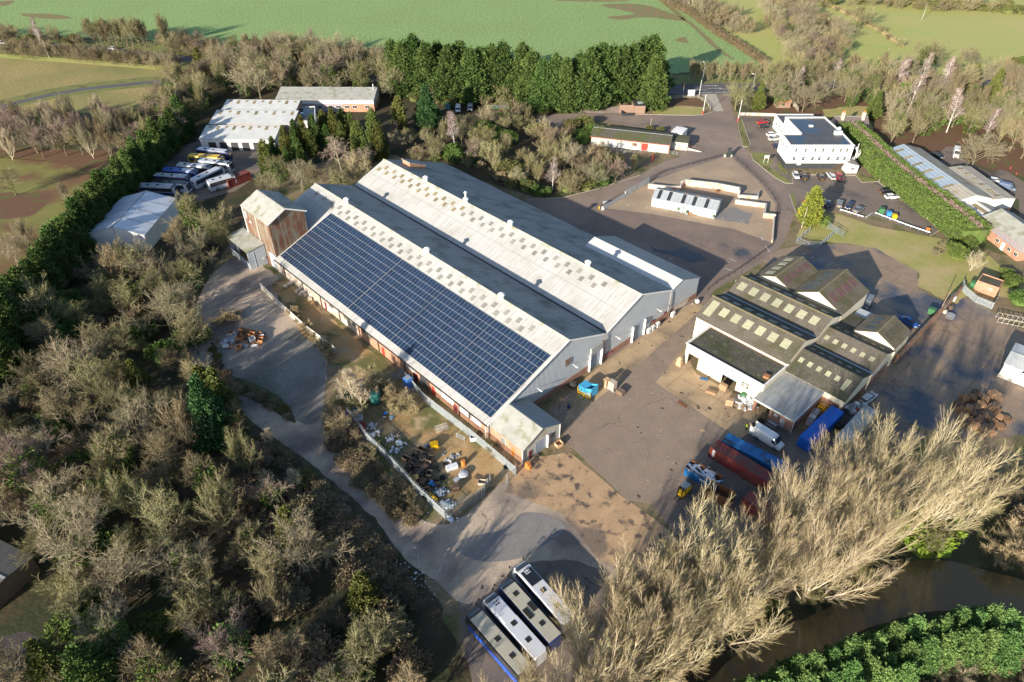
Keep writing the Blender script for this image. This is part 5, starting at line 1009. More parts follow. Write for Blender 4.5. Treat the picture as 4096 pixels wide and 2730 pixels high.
IV = [ivy(81, 12, 3), ivy(82, 12, 2.6)]
TREES = []
rt = random.Random(99)
def tree(k, xy, H, label, group=None, name=None, cat='tree', iv=False, wid=1.0, z=0.0):
    h0, tr, cr = P_(k); s = H / h0; nm = name or {'d': 'bare_tree', 'u': 'bare_tree', 'w': 'willow_tree', 's': 'shrub', 'l': 'conifer', 'c': 'conifer', 't': 'conifer', 'n': 'conifer', 'b': 'bush'}[k[0]]
    if k == 'birch': nm = name or 'birch_tree'
    if k == 'cream' or k == 'weep': nm = name or 'bare_tree'
    if k == 'straw' : nm = 'shrub'
    if iv and nm == 'bare_tree': nm = 'ivy_clad_tree'
    rz = rt.random() * 6.28; sw = s * wid * rt.uniform(.92, 1.08)
    if tr is None:
        o = bpy.data.objects.new(nm, cr); COL.objects.link(o); tag(o, label, cat, group)
    else:
        o = thing(nm, label, cat, (0, 0, 0), 0, group); link_copy(tr, 'trunk', o); link_copy(cr, 'crown', o)
        if iv: link_copy(IV[rt.randrange(2)], 'ivy', o)
    o.location = (xy[0], xy[1], z); o.rotation_euler = (0, 0, rz); o.scale = (sw, sw, s); TREES.append((xy[0], xy[1])); return o
def inpoly(x, y, P):
    c = False; j = len(P) - 1
    for i in range(len(P)):
        if (P[i][1] > y) != (P[j][1] > y) and x < (P[j][0] - P[i][0]) * (y - P[i][1]) / (P[j][1] - P[i][1]) + P[i][0]: c = not c
        j = i
    return c
def fill(poly, z, sp, seed=1, avoid=(), maxn=400):
    Pw = [at(p[0], p[1], z) for p in poly]; Pw = [(p.x, p.y) for p in Pw]; rg = random.Random(seed); out = []
    x0, x1 = min(p[0] for p in Pw), max(p[0] for p in Pw); y0, y1 = min(p[1] for p in Pw), max(p[1] for p in Pw); miss = 0
    while miss < 500 and len(out) < maxn:
        x, y = rg.uniform(x0, x1), rg.uniform(y0, y1)
        if not inpoly(x, y, Pw) or any((x - a) ** 2 + (y - b) ** 2 < sp * sp for a, b in out) or any((x - a) ** 2 + (y - b) ** 2 < r * r for a, b, r in avoid): miss += 1; continue
        out.append((x, y)); miss = 0
    return out
def top_at(x, y, h): p = at(x, y, h); return (p.x, p.y)
def wood(poly, z, sp, seed, mix, label, group, hr=(10, 14), wid=1.0, avoid=(), ivp=.2, maxn=400):
    rg = random.Random(seed * 7 + 1)
    for x, y in fill(poly, z, sp, seed, avoid, maxn):
        k = rg.choices([m[0] for m in mix], [m[1] for m in mix])[0]
        kind = {'d': 'broad', 'u': 'upright', 's': 'low', 'b': 'bushy', 'c': 'evergreen', 'w': 'tall'}[k[0]]
        H = rg.uniform(*hr); iv_ = k[0] in 'du' and rg.random() < ivp
        if k[0] == 's' : H = min(H, rg.uniform(4.5, 7.5))
        if k[0] == 'b' : H = min(H, rg.uniform(3.0, 5.5))
        if k.startswith('bi'): kind = 'white stemmed'; H = rg.uniform(*hr)
        tint = {'dome0': 'brown', 'dome1': 'olive', 'dome2': 'grey', 'dome3': 'yellow green', 'dome4': 'purplish', 'up0': 'olive', 'up1': 'brown', 'up2': 'grey', 'sh0': 'brown', 'sh1': 'dark brown', 'sh2': 'olive', 'sh3': 'grey', 'bu0': 'dark green', 'bu1': 'olive', 'bu3': 'brown', 'birch': 'purple', 'cyp0': 'yellow green', 'cyp1': 'mid green'}.get(k, 'pale')
        thingk = {'s': 'bare shrub', 'b': 'leafy bush', 'c': 'conifer'}.get(k[0] if not k.startswith('bi') else 'x', 'bare tree')
        lb = tint + (' ivy clad tree ' if iv_ else ' ' + thingk + ' ') + label
        tree(k, (x, y), H, lb, group, iv=iv_, wid=wid, cat='tree' if thingk in ('bare tree', 'conifer') else 'bush')
BT = [('dome0', 3), ('dome1', 3), ('dome2', 2), ('dome3', 1.8), ('dome4', .3), ('up0', .7), ('up1', .5)]
# large wood on the left
AVW = [(*top_at(460, 1010, 0), 7.5), (*top_at(560, 920, 0), 7.5), (*top_at(640, 850, 0), 7.5), (*top_at(795, 1550, 18), 5.5), (*top_at(1130, 2090, 8), 4.5), (*top_at(60, 2620, 0), 7), (-84, 62, 10), (-76, 55, 8)]
wood([(-120, 1300), (60, 1240), (280, 1060), (420, 1010), (560, 1060), (700, 1120), (760, 1260), (830, 1500), (1010, 1700), (1100, 1900), (1260, 2130), (1400, 2230), (1560, 2380), (1720, 2560), (1840, 2700), (1860, 2860), (1000, 2900), (-100, 2900), (-120, 2300)],
     7, 6.6, 3, BT + [('sh0', 1.2), ('sh2', 1.0), ('bu0', 1.1), ('cyp1', .25)], 'in the wood left of the back track', 'trees of the wood left of the back track', (8, 14.5), 1.05, AVW, .45)
wood([(-120, 1300), (280, 1060), (560, 1060), (760, 1260), (830, 1500), (1100, 1900), (1400, 2230), (1840, 2760), (-100, 2900)], 1, 6.5, 5, [('sh1', 1), ('bu3', 1), ('sh2', 1), ('bu0', .6)], 'in the undergrowth below the left wood', 'undergrowth of the left wood', (3, 5), 1.2, AVW, 0, 110)
tree('spr', top_at(770, 1510, 17), 17, 'tall dark green spruce standing in the wood left of the curved track', wid=.75)
tree('cyp1', top_at(835, 1480, 13), 13, 'yellowish narrow conifer directly right of the tall dark spruce', wid=.8)
tree('cyp0', top_at(1130, 2035, 9.5), 9.5, 'small pale green weeping cypress alone by the dark bramble slope')
tree('cyp1', top_at(150, 2600, 9), 11, 'yellow green cypress at the bottom left corner'); tree('ley1', top_at(310, 2620, 9), 11, 'blue green conifer beside the yellow green one at the bottom left corner', wid=1.3)
tree('cream', top_at(1060, 1700, 5), 5, 'small pale sunlit bare tree at the edge of the back track', wid=1.5)
tree('cream', top_at(1170, 1860, 6), 6, 'pale twiggy sapling on the slope below the back track', wid=1.2)
wood([(1120, 1800), (1320, 2000), (1480, 2150), (1640, 2340), (1560, 2330), (1400, 2220), (1230, 2050)], 1, 2.6, 8, [('bu3', 2), ('sh1', 2), ('bu1', .4)], 'on the bramble slope below the back track', 'brambles below the back track', (1.2, 2.2), 1.6, (), 0, 60)
wood([(1250, 1930), (1340, 1990), (1420, 2060), (1530, 2170), (1650, 2330), (1700, 2420), (1600, 2400), (1450, 2290), (1300, 2150), (1200, 2050), (1150, 1900)], .5, 1.9, 41, [('bu3', 3), ('sh1', 1)], 'in the dark bramble mass beside the lower back track', 'dark brambles beside the lower back track', (1.0, 1.9), 1.9, (), 0, 90)
wood([(1350, 1720), (1400, 1760), (1480, 1850), (1600, 1960), (1660, 2060), (1600, 2060), (1500, 1970), (1400, 1870), (1330, 1780)], .5, 1.7, 42, [('bu3', 3), ('sh1', 2)], 'in the dark bramble strip outside the compound fence', 'dark brambles outside the compound fence', (1.0, 2.0), 1.7, (), 0, 60)
wood([(845, 1390), (870, 1420), (890, 1490), (1000, 1545), (1120, 1610), (1180, 1680), (1150, 1680), (1060, 1620), (940, 1560), (860, 1480)], .2, 1.6, 43, [('bu3', 2), ('sh1', 1), ('straw', .7), ('bu1', .6)], 'on the dark verge between the track and hardstanding', 'low bushes on the track verge', (.5, 1.1), 1.8, (), 0, 60)
wood([(800, 1000), (720, 1100), (760, 1250), (740, 1330), (700, 1200)], 1, 3, 9, [('bu3', 2), ('sh1', 2), ('sh2', 1)], 'on the bank at the bend of the back track', 'bushes at the bend of the back track', (2, 3.5), 1.2, (), 0, 30)
# trees round the marquee
for i, (x, y, h, k, lb) in enumerate(((740, 800, 13, 'dome1', 'big olive tree right of the white marquee nearest the coaches'), (850, 860, 12, 'dome3', 'big yellow green tree between the white marquee and the rusty tower'), (690, 900, 11, 'dome0', 'brown tree overhanging the right side of the white marquee'),
      (790, 960, 11, 'dome2', 'grey tree in front of the big olive tree by the marquee'), (425, 1010, 14, 'up1', 'upright brown tree in front of the left part of the marquee gable'), (500, 1000, 14, 'dome1', 'upright olive tree in front of the right part of the marquee gable'),
      (590, 1000, 13, 'dome2', 'small grey tree at the near right corner of the marquee'), (880, 930, 9, 'dome1', 'small olive tree nearest the open lean-to shed'), (620, 1100, 9, 'dome0', 'brown tree a little below the marquee corner'), (740, 1060, 10, 'dome1', 'olive tree left of the bend in the track'))):
    tree(k, top_at(x, y, h * .75), h, lb, iv=i in (0, 1, 9))
# leyland row on the left
LR = [(700, 405), (665, 440), (640, 470), (600, 500), (560, 540), (520, 575), (485, 600), (450, 640), (415, 675), (385, 710), (350, 750), (318, 790), (285, 825), (255, 860), (220, 890), (190, 930), (155, 965), (120, 1000), (85, 1040), (50, 1080), (20, 1130), (-10, 1180), (-40, 1240), (-70, 1310)]
for i, (x, y) in enumerate(LR):
    tree(('ley0', 'ley1', 'ley2')[i % 3], top_at(x, y - 10, 13), rt.uniform(12, 14.5), 'tall dark green conifer in the diagonal evergreen row on the left', 'conifers of the diagonal row on the left', wid=1.15)
wood([(560, 560), (480, 640), (380, 740), (250, 880), (100, 1040), (-20, 1200), (40, 1260), (200, 1040), (350, 860), (500, 680), (620, 600)], 3, 5.5, 12, [('sh1', 1), ('sh2', 1), ('bu0', 1)], 'below the diagonal evergreen row on the left', 'bushes below the diagonal evergreen row', (3, 6), 1.2, [(*top_at(460, 960, 0), 13), (*top_at(560, 880, 0), 12), (*top_at(600, 700, 0), 12)], 0, 24)
# lawn trees far left
for x, y, h, k, lb in ((20, 690, 10, 'dome3', 'lone olive tree at the left edge of the leafy grass'), (245, 745, 7, 'up2', 'pale bare sapling on the grass beside the evergreen row'), (70, 900, 9, 'up2', 'pale grey tree on the grass close to the evergreen row'), (20, 960, 10, 'dome2', 'spreading grey tree low on the left edge of the grass'), (130, 960, 9, 'dome1', 'olive tree squeezed against the evergreen row')):
    tree(k, top_at(x, y, h * .75), h, lb)
wood([(-60, 470), (60, 440), (250, 430), (440, 440), (520, 500), (440, 560), (300, 565), (100, 560), (-60, 560)], 7, 5.2, 14, [('up2', 2), ('dome4', 2), ('dome0', 1), ('up1', 1.5), ('sh0', 1)], 'in the belt between the stubble field and the leafy grass', 'trees of the belt beside the stubble field', (11, 14), .95, (), 0, 34)
# north west belt
wood([(470, 560), (560, 440), (640, 340), (700, 270), (800, 240), (900, 230), (890, 320), (800, 400), (740, 480), (650, 560), (560, 620)], 6, 5.2, 15, [('dome0', 2), ('dome1', 2), ('dome4', 1.2), ('up0', 1.5), ('bu0', 1.2), ('cyp1', .3), ('sh0', 1)], 'in the belt behind the evergreen row and coach yard', 'trees behind the coach yard', (9, 14), 1.0, [(*top_at(860, 520, 0), 12)], .4, 44)
tree('dome2', top_at(1015, 265, 13), 17, 'large spreading bare tree with pale limbs behind the white roofed sheds', wid=1.1)
wood([(900, 190), (1050, 160), (1200, 180), (1400, 200), (1600, 230), (1640, 330), (1560, 350), (1400, 320), (1250, 320), (1080, 330), (930, 330)], 7, 6.2, 16, [('dome0', 2), ('dome2', 2.5), ('dome1', 1.5), ('up1', .8), ('dome4', .5)], 'in the belt between the pale roofed workshop and the green field', 'trees north of the pale roofed workshop', (12, 17), 1.0, [(*top_at(1015, 265, 13), 8)], .45, 44)
wood([(600, 140), (760, 150), (900, 170), (1050, 190), (1400, 205), (1640, 230), (1640, 250), (1200, 240), (900, 220), (700, 190)], 3, 4.6, 17, [('sh1', 2), ('sh0', 2), ('dome4', 1.5), ('bu0', .8)], 'in the hedgerow at the near edge of the green field', 'hedgerow bushes along the green field', (4, 9), 1.1, (), 0, 44)
# field edge, top left
for i, x in enumerate((360, 380, 400, 420, 440, 460, 480, 505, 530, 555)): tree(('up1', 'dome1', 'up0')[i % 3], top_at(x, 92 + 8 * (i % 2), 10), 13.5, 'tall twiggy tree of the close clump beside the far road', 'tall clump beside the far road', wid=1.15)
tree('up0', top_at(640, 90, 10), 15, 'separate tall olive tree just right of the roadside clump'); tree('birch', top_at(125, 90, 11), 13, 'slim pale leaning tree left of the roadside clump')
wood([(0, 120), (60, 125), (300, 150), (340, 175), (0, 165)], 2, 5, 18, [('sh0', 1), ('sh1', 1), ('bu1', .7), ('sh2', 1)], 'on the verge at the far left of the road', 'bushes on the far left road verge', (3, 6), 1, (), 0, 16)
wood([(-20, 186), (200, 200), (400, 212), (560, 225), (720, 248), (690, 268), (500, 252), (250, 228), (-20, 214)], 1.5, 3.3, 19, [('sh1', 2), ('sh0', 2), ('sh3', 1)], 'in the thin hedge between the road and stubble field', 'hedge between the road and stubble field', (4, 5.5), .75, (), 0, 60)
# tall evergreen screen
CW = [(1560, 150), (1600, 165), (1650, 160), (1700, 175), (1745, 155), (1790, 185), (1835, 170), (1880, 190), (1920, 180), (1965, 175), (2010, 170), (2090, 175), (2130, 200), (2175, 215), (2225, 212), (2270, 220), (2320, 205), (2365, 210), (2410, 195), (2455, 190), (2500, 185), (2540, 178), (2580, 165), (2615, 160), (2635, 210)]
for i, (x, y) in enumerate(CW):
    grp = 'left block of the tall evergreen screen' if x < 2050 else 'right block of the tall evergreen screen'
    tree(('ley0', 'ley2', 'ley1')[i % 3], top_at(x, y + 6, 20), rt.uniform(19, 22.5), 'very tall conifer in the ' + grp, grp, wid=1.3)
wood([(1650, 400), (1900, 410), (2100, 420), (2300, 420), (2450, 410), (2440, 380), (2250, 370), (1900, 380), (1660, 370)], 2, 6.5, 20, [('sh0', 1), ('sh2', 1), ('bu1', 1), ('dome2', .5)], 'at the foot of the tall evergreen screen', 'bushes at the foot of the evergreen screen', (3, 7), 1, (), 0, 26)
# mixed conifers behind the warehouse
for i, (x, y, h, k) in enumerate(((1050, 575, 11, 'cyp0'), (1085, 560, 10, 'ley1'), (1130, 520, 10, 'cyp1'), (1170, 490, 10, 'ley0'), (1200, 480, 11, 'cyp1'), (1245, 470, 11, 'ley1'), (1285, 455, 10, 'cyp0'), (1325, 450, 11, 'cyp1'), (1365, 445, 10, 'cyp0'), (1400, 465, 11, 'cyp1'), (1425, 500, 12, 'cyp0'), (1485, 450, 12, 'cyp0'), (1510, 510, 12, 'cyp1'), (1235, 530, 9, 'cyp0'), (1180, 560, 11, 'ley1'), (1140, 600, 9, 'ley0'), (1360, 500, 9, 'cyp1'), (1455, 560, 9, 'cyp1'), (1590, 400, 13, 'cyp0'), (1300, 510, 9, 'ley0'))):
    tree(k, top_at(x, y, h * .9), h, ('dark green' if k[0] == 'l' else 'olive green') + ' conifer in the mixed evergreens behind the warehouse end', 'mixed evergreens behind the warehouse end', wid=.95)
tree('spr', top_at(1700, 335, 15.5), 15.5, 'broad dark green spruce right of the mixed evergreens')
tree('weep', top_at(1345, 560, 10), 12, 'pinkish weeping tree in front of the mixed evergreens', wid=1.15); tree('weep', top_at(1450, 590, 8), 9, 'smaller pinkish weeping tree right of the larger one')
for x, y, h, k, lb in ((1100, 640, 10, 'dome1', 'olive tree directly behind the rusty tower'), (1190, 660, 11, 'dome2', 'grey tree behind the ridge end left of the weeping tree'), (1260, 680, 10, 'dome0', 'brown tree just below the weeping tree'), (1340, 690, 9, 'dome1', 'small olive tree near the far warehouse gable'), (1060, 700, 8, 'dome3', 'small yellow green tree left of the rusty tower roof'), (1420, 660, 8, 'sh0', 'brown shrub by the far end of the rear warehouse roof')): tree(k, top_at(x, y, h * .75), h, lb, iv=k == 'dome1')
# scrub triangle
tree('birch', top_at(1815, 470, 12), 14, 'white trunked birch in the scrub left of the two parked vans'); tree('birch', top_at(2215, 650, 9), 11, 'slim white birch at the bend of the drive')
wood([(1570, 500), (1660, 520), (1780, 520), (1880, 470), (1960, 420), (2060, 420), (2130, 470), (2200, 540), (2300, 560), (2360, 590), (2460, 620), (2560, 640), (2480, 690), (2360, 720), (2250, 745), (2100, 720), (1980, 660), (1850, 610), (1700, 610), (1600, 580)],
     4, 5.6, 22, [('dome2', 2), ('dome1', 1.6), ('up0', 1.2), ('sh0', 1.2), ('sh2', 1.4), ('bu0', 1.2), ('bu1', .8), ('dome4', .8), ('sh1', .8)], 'in the scrub between the warehouse and the mossy hut', 'scrub between the warehouse and mossy hut', (6, 10.5), 1, [(*top_at(2120, 600, 0), 8)], .4, 80)
wood([(1640, 590), (1900, 680), (2150, 775), (2350, 745), (2540, 680), (2480, 720), (2200, 760), (1900, 640)], 1, 4, 23, [('bu1', 1), ('sh2', 1), ('bu0', 1), ('straw', .5)], 'on the bank above the drive bend', 'bushes on the bank above the drive', (1.5, 3), 1.2, (), 0, 36)
wood([(2380, 480), (2470, 500), (2480, 520), (2380, 560), (2330, 560), (2260, 520), (2240, 500)], 1.5, 4.2, 24, [('bu1', 1), ('sh0', 1), ('bu0', 1)], 'beside the left end of the mossy hut', 'bushes beside the mossy hut', (2.5, 5), 1, [(*top_at(2520, 530, 0), 13)], 0, 14)
tree('up0', top_at(2115, 440, 6), 8, 'olive tree at the drive fork left of the mossy hut'); tree('up2', top_at(2185, 480, 6), 8, 'thin grey tree at the drive fork'); tree('bu4', top_at(2320, 488, 0), 2, 'round clipped bush alone beside the drive', cat='bush')
tree('bu1', top_at(2645, 520, 1), 2.2, 'olive bush behind the long mossy hut', cat='bush'); tree('bu1', top_at(2598, 515, 1), 2, 'small olive bush behind the middle of the mossy hut', cat='bush')
# entrance
for i, x in enumerate((2775, 2795, 2818, 2840, 2862, 2885, 2908, 2930, 2955, 2980, 3005, 3030, 3055, 3080)): tree(('up1', 'up0', 'dome1')[i % 3], top_at(x, 252 + (i % 2) * 8, 7), 8.8, 'upright twiggy tree in the row across the road from the entrance', 'row of trees across the road from the entrance', wid=1.0)
tree('dome3', top_at(2960, 345, 9), 12, 'yellowish bare tree right of the entrance barrier', wid=1.1); tree('dome0', top_at(2735, 340, 2), 3, 'scruffy shrub behind the blank white sign board')
tree('cyp1', top_at(3048, 345, 9), 10, 'green conifer right of the entrance tree'); tree('bu0', top_at(3100, 380, 2), 3.5, 'dark evergreen bush beside the red roofed garden shed', cat='bush')
wood([(3090, 300), (3200, 260), (3350, 250), (3500, 250), (3620, 260), (3700, 290), (3820, 290), (3950, 280), (4130, 290), (4150, 420), (4100, 520), (3950, 520), (3820, 470), (3700, 520), (3560, 530), (3500, 470), (3420, 400), (3290, 400), (3180, 390), (3090, 370)],
     6, 6.6, 25, [('dome0', 2.2), ('dome2', 2.2), ('dome1', 1.6), ('up1', 1), ('dome3', 1), ('bu0', .8), ('cyp1', .35), ('birch', .5)], 'in the belt between the white office and the main road', 'trees between the office and main road', (10, 14.5), 1, [(*top_at(3400, 480, 0), 12), (*top_at(3790, 335, 0), 7)], .3, 110)
for x, y, lb in ((3600, 290, 'white limbed birch left of the pair above the right hand workshop'), (3665, 350, 'white limbed birch nearest the lamp post on the main road'), (3830, 420, 'white limbed birch above the parked white van')): tree('birch', top_at(x, y, 10), 15, lb, wid=1.3)
tree('dome3', top_at(3700, 440, 9), 12, 'large yellow green tree behind the blue grey workshop roof', wid=1.1); tree('cyp1', top_at(3515, 390, 8), 10, 'bright green conifer between bare trees behind the cottage')
tree('dome2', top_at(3925, 580, 8), 12, 'large spreading bare tree beside the parked white van', wid=1.25)
wood([(4000, 420), (4150, 420), (4300, 600), (4200, 700), (4050, 600)], 6, 6, 26, [('dome3', 1), ('up0', 1), ('dome0', 1)], 'behind the car park on the far right', 'trees on the far right car park', (10, 14), 1, (), 0, 16)
wood([(3060, 20), (3230, 30), (3320, 90), (3390, 180), (3370, 230), (3260, 240), (3180, 230), (3120, 160), (3085, 90)], 4, 6.6, 27, [('dome2', 2), ('sh0', 1), ('dome4', 1), ('up2', 1), ('dome0', 1)], 'in the copse between the two meadows', 'copse between the meadows', (8, 12), 1.15, (), 0, 40)
wood([(2640, -10), (2760, -15), (2880, 20), (2960, 60), (2990, 110), (2920, 120), (2850, 80), (2780, 30), (2700, 10)], 3, 6.5, 28, [('sh0', 2), ('dome2', 1), ('dome4', 1), ('sh3', 1)], 'at the top of the field boundary hedge', 'bushes at the top of the field boundary', (5, 8), 1.2, (), 0, 34)
wood([(3060, -20), (3500, -12), (4150, 20), (4150, 42), (3700, 28), (3350, 5), (3060, -8)], 2.5, 6.5, 29, [('sh2', 1), ('sh0', 1), ('bu1', 1), ('dome1', .6)], 'in the hedgerow along the far side of the meadow', 'hedgerow beyond the meadow', (5, 9), 1.2, (), 0, 60)
wood([(3200, 0), (3330, 30), (3440, 80), (3520, 125), (3600, 180), (3620, 190), (3500, 110), (3400, 60)], 1, 7, 30, [('sh0', 1), ('sh2', 1)], 'along the old hedge crossing the meadow', 'old hedge crossing the meadow', (2, 4), 1.1, (), 0, 16)
tree('dome3', top_at(3450, 25, 11), 14, 'large pale oak standing in the meadow hedge'); tree('dome3', top_at(3720, 200, 9), 14, 'wide pale tree with green base at the lower meadow edge', iv=True, wid=1.2); tree('dome2', top_at(3900, 215, 6), 9, 'flat topped pale tree at the lower right of the meadow', wid=1.2)
wood([(4000, 230), (4130, 230), (4130, 300), (4000, 300)], 3, 6, 31, [('bu1', 1), ('bu0', 1), ('sh2', 1)], 'beside the main road at the far right', 'bushes beside the main road on the right', (3, 6), 1.2, (), 0, 10)
# lawn and yard trees
tree('thu', top_at(3273, 755, 11.2), 11.2, 'bright yellow green conifer on the lawn corner beside the estate drive')
tree('bu0', top_at(3305, 885, 1.2), 2.6, 'dark green bush at the foot of the yellow green conifer', cat='bush')
tree('up2', top_at(3905, 1030, 4), 6, 'bare pale tree on the rough grass above the substation', wid=1.4)
for x, y, h, k, lb in ((3840, 1000, 4, 'bu0', 'largest dark bush at the near end of the clipped hedge'), (3880, 960, 3.5, 'bu0', 'dark bush tucked against the clipped hedge end'), (3770, 990, 2.2, 'sh0', 'brown brushwood heap left of the dark bush'), (3745, 1015, 1.8, 'sh3', 'low grey brushwood on the lawn edge'), (4050, 1120, 3, 'bu0', 'left evergreen bush above the metal racking'), (4090, 1180, 4, 'bu0', 'right evergreen bush above the metal racking'), (4030, 1090, 2.2, 'bu0', 'small evergreen bush behind the substation')): tree(k, top_at(x, y, h * .5), h, lb, cat='bush')
tree('cream', top_at(1385, 1480, 10), 12, 'tall sunlit cream barked bare tree beside the green water tank', wid=1.05); tree('cream', top_at(1430, 1540, 7), 8, 'shorter sunlit cream bare tree right of the tall one')
for i, (x, y, h, k) in enumerate(((1480, 1535, 4, 'straw'), (1510, 1560, 3.5, 'straw'), (1590, 1590, 3, 'straw'), (1610, 1640, 3, 'straw'), (1560, 1580, 2.5, 'sh0'), (1420, 1620, 3, 'sh2'), (1360, 1600, 3, 'sh2'), (1350, 1680, 3, 'sh0'), (1460, 1590, 2.5, 'straw'), (1570, 1640, 2, 'sh1'), (1350, 1700, 2.5, 'straw'), (1400, 1745, 3, 'sh1'), (1465, 1800, 2.5, 'sh0'), (1500, 1860, 2.4, 'sh1'), (1560, 1930, 2.3, 'sh1'), (1620, 1990, 2.2, 'sh0'), (1660, 2050, 2.2, 'sh1'), (1400, 1820, 2, 'bu3'), (1450, 1880, 2, 'bu3'), (1510, 1960, 2, 'bu3'), (1580, 2040, 2, 'bu3'), (1640, 2080, 1.6, 'bu3'), (1650, 1920, 1.5, 'straw'), (1340, 1780, 2, 'bu3'))):
    tree(k, top_at(x, y, h * .5), h, ('straw coloured' if k == 'straw' else 'brown' if k in ('sh0', 'sh1', 'bu3') else 'olive') + ' scrub bush along the rubbish compound edge', 'scrub along the rubbish compound', cat='bush', wid=1.2)
tree('straw', top_at(1345, 1710, 1.3), 3, 'golden orange bush outside the compound fence by the track fork', cat='bush', wid=1.6)
tree('sh0', top_at(1965, 1800, 1), 1.8, 'straggly bush between the compound fence and brick outbuilding', cat='bush')
for i, (x, y) in enumerate(((1170, 1260), (1195, 1285), (1225, 1315), (1250, 1345), (1275, 1370), (1300, 1400), (1320, 1430), (870, 1300), (900, 1280), (940, 1270), (850, 1350))): tree(('straw', 'sh0')[i % 3 == 1], top_at(x, y, .7), rt.uniform(1.4, 2.4), 'dry pale weed bush ' + ('beside the pallet heap' if x < 1000 else 'along the solid sheet fence'), 'dry weeds ' + ('by the pallet heap' if x < 1000 else 'by the sheet fence'), cat='bush')
# willows by the river
WP = [(1920, 2950), (2020, 2810), (2160, 2690), (2290, 2560), (2430, 2420), (2570, 2310), (2700, 2250), (2880, 2180), (3020, 2080), (3130, 1990), (3260, 1910), (3430, 1850), (3620, 1790), (3760, 1830), (3880, 1900), (3820, 2000), (3600, 2040), (3450, 2160), (3260, 2280), (3020, 2370), (2800, 2420), (2600, 2570), (2450, 2760), (2100, 2950)]
for i, (x, y) in enumerate(fill(WP, 15, 5.6, 5)):
    tree(('wil0', 'wil1', 'wil2')[i % 3], (x, y), rt.uniform(17, 20), 'tall pale ascending willow in the sunlit riverside row', 'willows of the riverside row', wid=.9)
wood([(3650, 2200), (3850, 2100), (4000, 2200), (4130, 2100), (4130, 1900), (4000, 1850), (3950, 1960), (3800, 2060)], 1, 4.5, 33, [('sh0', 1), ('sh1', 2), ('bu3', 1), ('sh2', 1)], 'on the far river bank at the right', 'bushes on the right river bank', (3, 6), 1.2, (), 0, 34)
tree('bu2', top_at(3720, 2130, 2), 4.2, 'bright yellow green evergreen bush on the river bank', cat='bush', wid=1.05); tree('straw', top_at(4050, 2200, 2), 4.5, 'golden willow shrub fanning over the river at the right edge', cat='bush', wid=1.3)
tree('dome4', top_at(3550, 2300, 3), 5, 'low purplish bush overhanging the river below the willows', cat='bush')
wood([(2420, 2640), (2700, 2560), (3000, 2500), (3300, 2430), (3500, 2300), (3560, 2250), (3400, 2300), (3000, 2430), (2600, 2600)], 1, 4.5, 34, [('sh2', 2), ('sh0', 1), ('bu1', .6)], 'under the riverside willows', 'undergrowth below the riverside willows', (2.5, 4.5), 1.2, (), 0, 30)
BR = [(2440, 2790), (2560, 2750), (2680, 2745), (2790, 2760), (3130, 2680), (3200, 2640), (3265, 2640), (3350, 2600), (3420, 2575), (3470, 2580), (3530, 2540), (3600, 2510), (3680, 2480), (3745, 2490), (3800, 2475), (3870, 2440), (3925, 2450), (3990, 2440), (4050, 2460), (4110, 2470)]
BR += [(3010, 2720), (3080, 2740), (3160, 2735), (3250, 2710), (3340, 2690), (3420, 2660), (3500, 2640), (3580, 2610), (3660, 2580), (3740, 2560), (3820, 2540), (3900, 2530), (3980, 2530), (4060, 2540), (2940, 2760), (2860, 2790), (3300, 2770), (3450, 2730), (3560, 2690), (3650, 2660)]
for i, (x, y) in enumerate(BR): tree(('nor0', 'nor1')[i % 2], top_at(x, y, 7.5), rt.uniform(6.8, 8.6), 'fresh green young conifer in the plantation at the bottom right', 'young conifers at the bottom right', wid=.9)
wood([(3500, 2760), (3700, 2700), (3900, 2650), (4130, 2640), (4130, 2900), (3500, 2900)], 0, 4, 35, [('sh0', 1), ('bu3', 1), ('sh3', 1)], 'behind the young conifers at the bottom right', 'scrub at the bottom right corner', (2, 4), 1.2, (), 0, 16)
# hedges
def hedge(name, label, pts, wd, h, m, n, leaf=.5, tw=None, px=True, core='scrub_brown'):
    P = [at(*p) for p in pts]; O_ = P[0]; rg = random.Random(len(pts) * 13); T_ = thing(name, label, 'hedge', (O_.x, O_.y, 0)); V_, F_ = [], []; tv, tf = [], []; segs = [(q - p).length for p, q in zip(P, P[1:])]; tot = sum(segs); ps = []; pw = []
    co_ = MB()
    for (p, q), L in zip(zip(P, P[1:]), segs):
        d = (q - p).normalized(); nn = Vector((-d.y, d.x, 0)); X = Matrix.Translation((p.x - O_.x, p.y - O_.y, 0)) @ Matrix.Rotation(math.atan2(d.y, d.x), 4, 'Z'); co_.box(-.3, L + .3, -wd * .4, wd * .4, 0, h * .85, X)
        for k in range(int(n * L / tot)):
            u = rg.random() * L; s = rg.random() * (wd + 2 * h); bmp = .5 * math.sin(u * 1.1 + p.x) * math.sin(u * .37 + s) + .35 * math.sin(u * 2.7 + s * .8) + rg.gauss(0, .2)
            if s < h: off, z, nrm = -wd / 2 - bmp * .4, s, -nn
            elif s < h + wd: off, z, nrm = s - h - wd / 2, h + bmp * .5, Vector((0, 0, 1))
            else: off, z, nrm = wd / 2 + bmp * .4, s - h - wd, nn
            v = p - O_ + d * u + nn * off; v.z = z; (pw if tw and abs(off - wd * .12) < wd * .1 and z > h * .8 else ps).append((v, nrm))
    sprays(rg, ps, V_, F_, leaf, 5); link_copy(soup('foliage', V_, F_, m), 'foliage', T_); co_.build('core', m, T_)
    if pw: sprays(rg, pw, tv, tf, leaf * .9, 5); link_copy(soup('bare_top', tv, tf, tw), 'bare_top', T_)
hedge('clipped_hedge', 'very wide clipped green hedge with brown top between the office car park and workshop', [(3378, 545), (3440, 600), (3540, 700), (3660, 800), (3780, 890), (3880, 975)], 8.0, 4.8, 'leaf_hedge', 16000, .5, 'twig_purple')
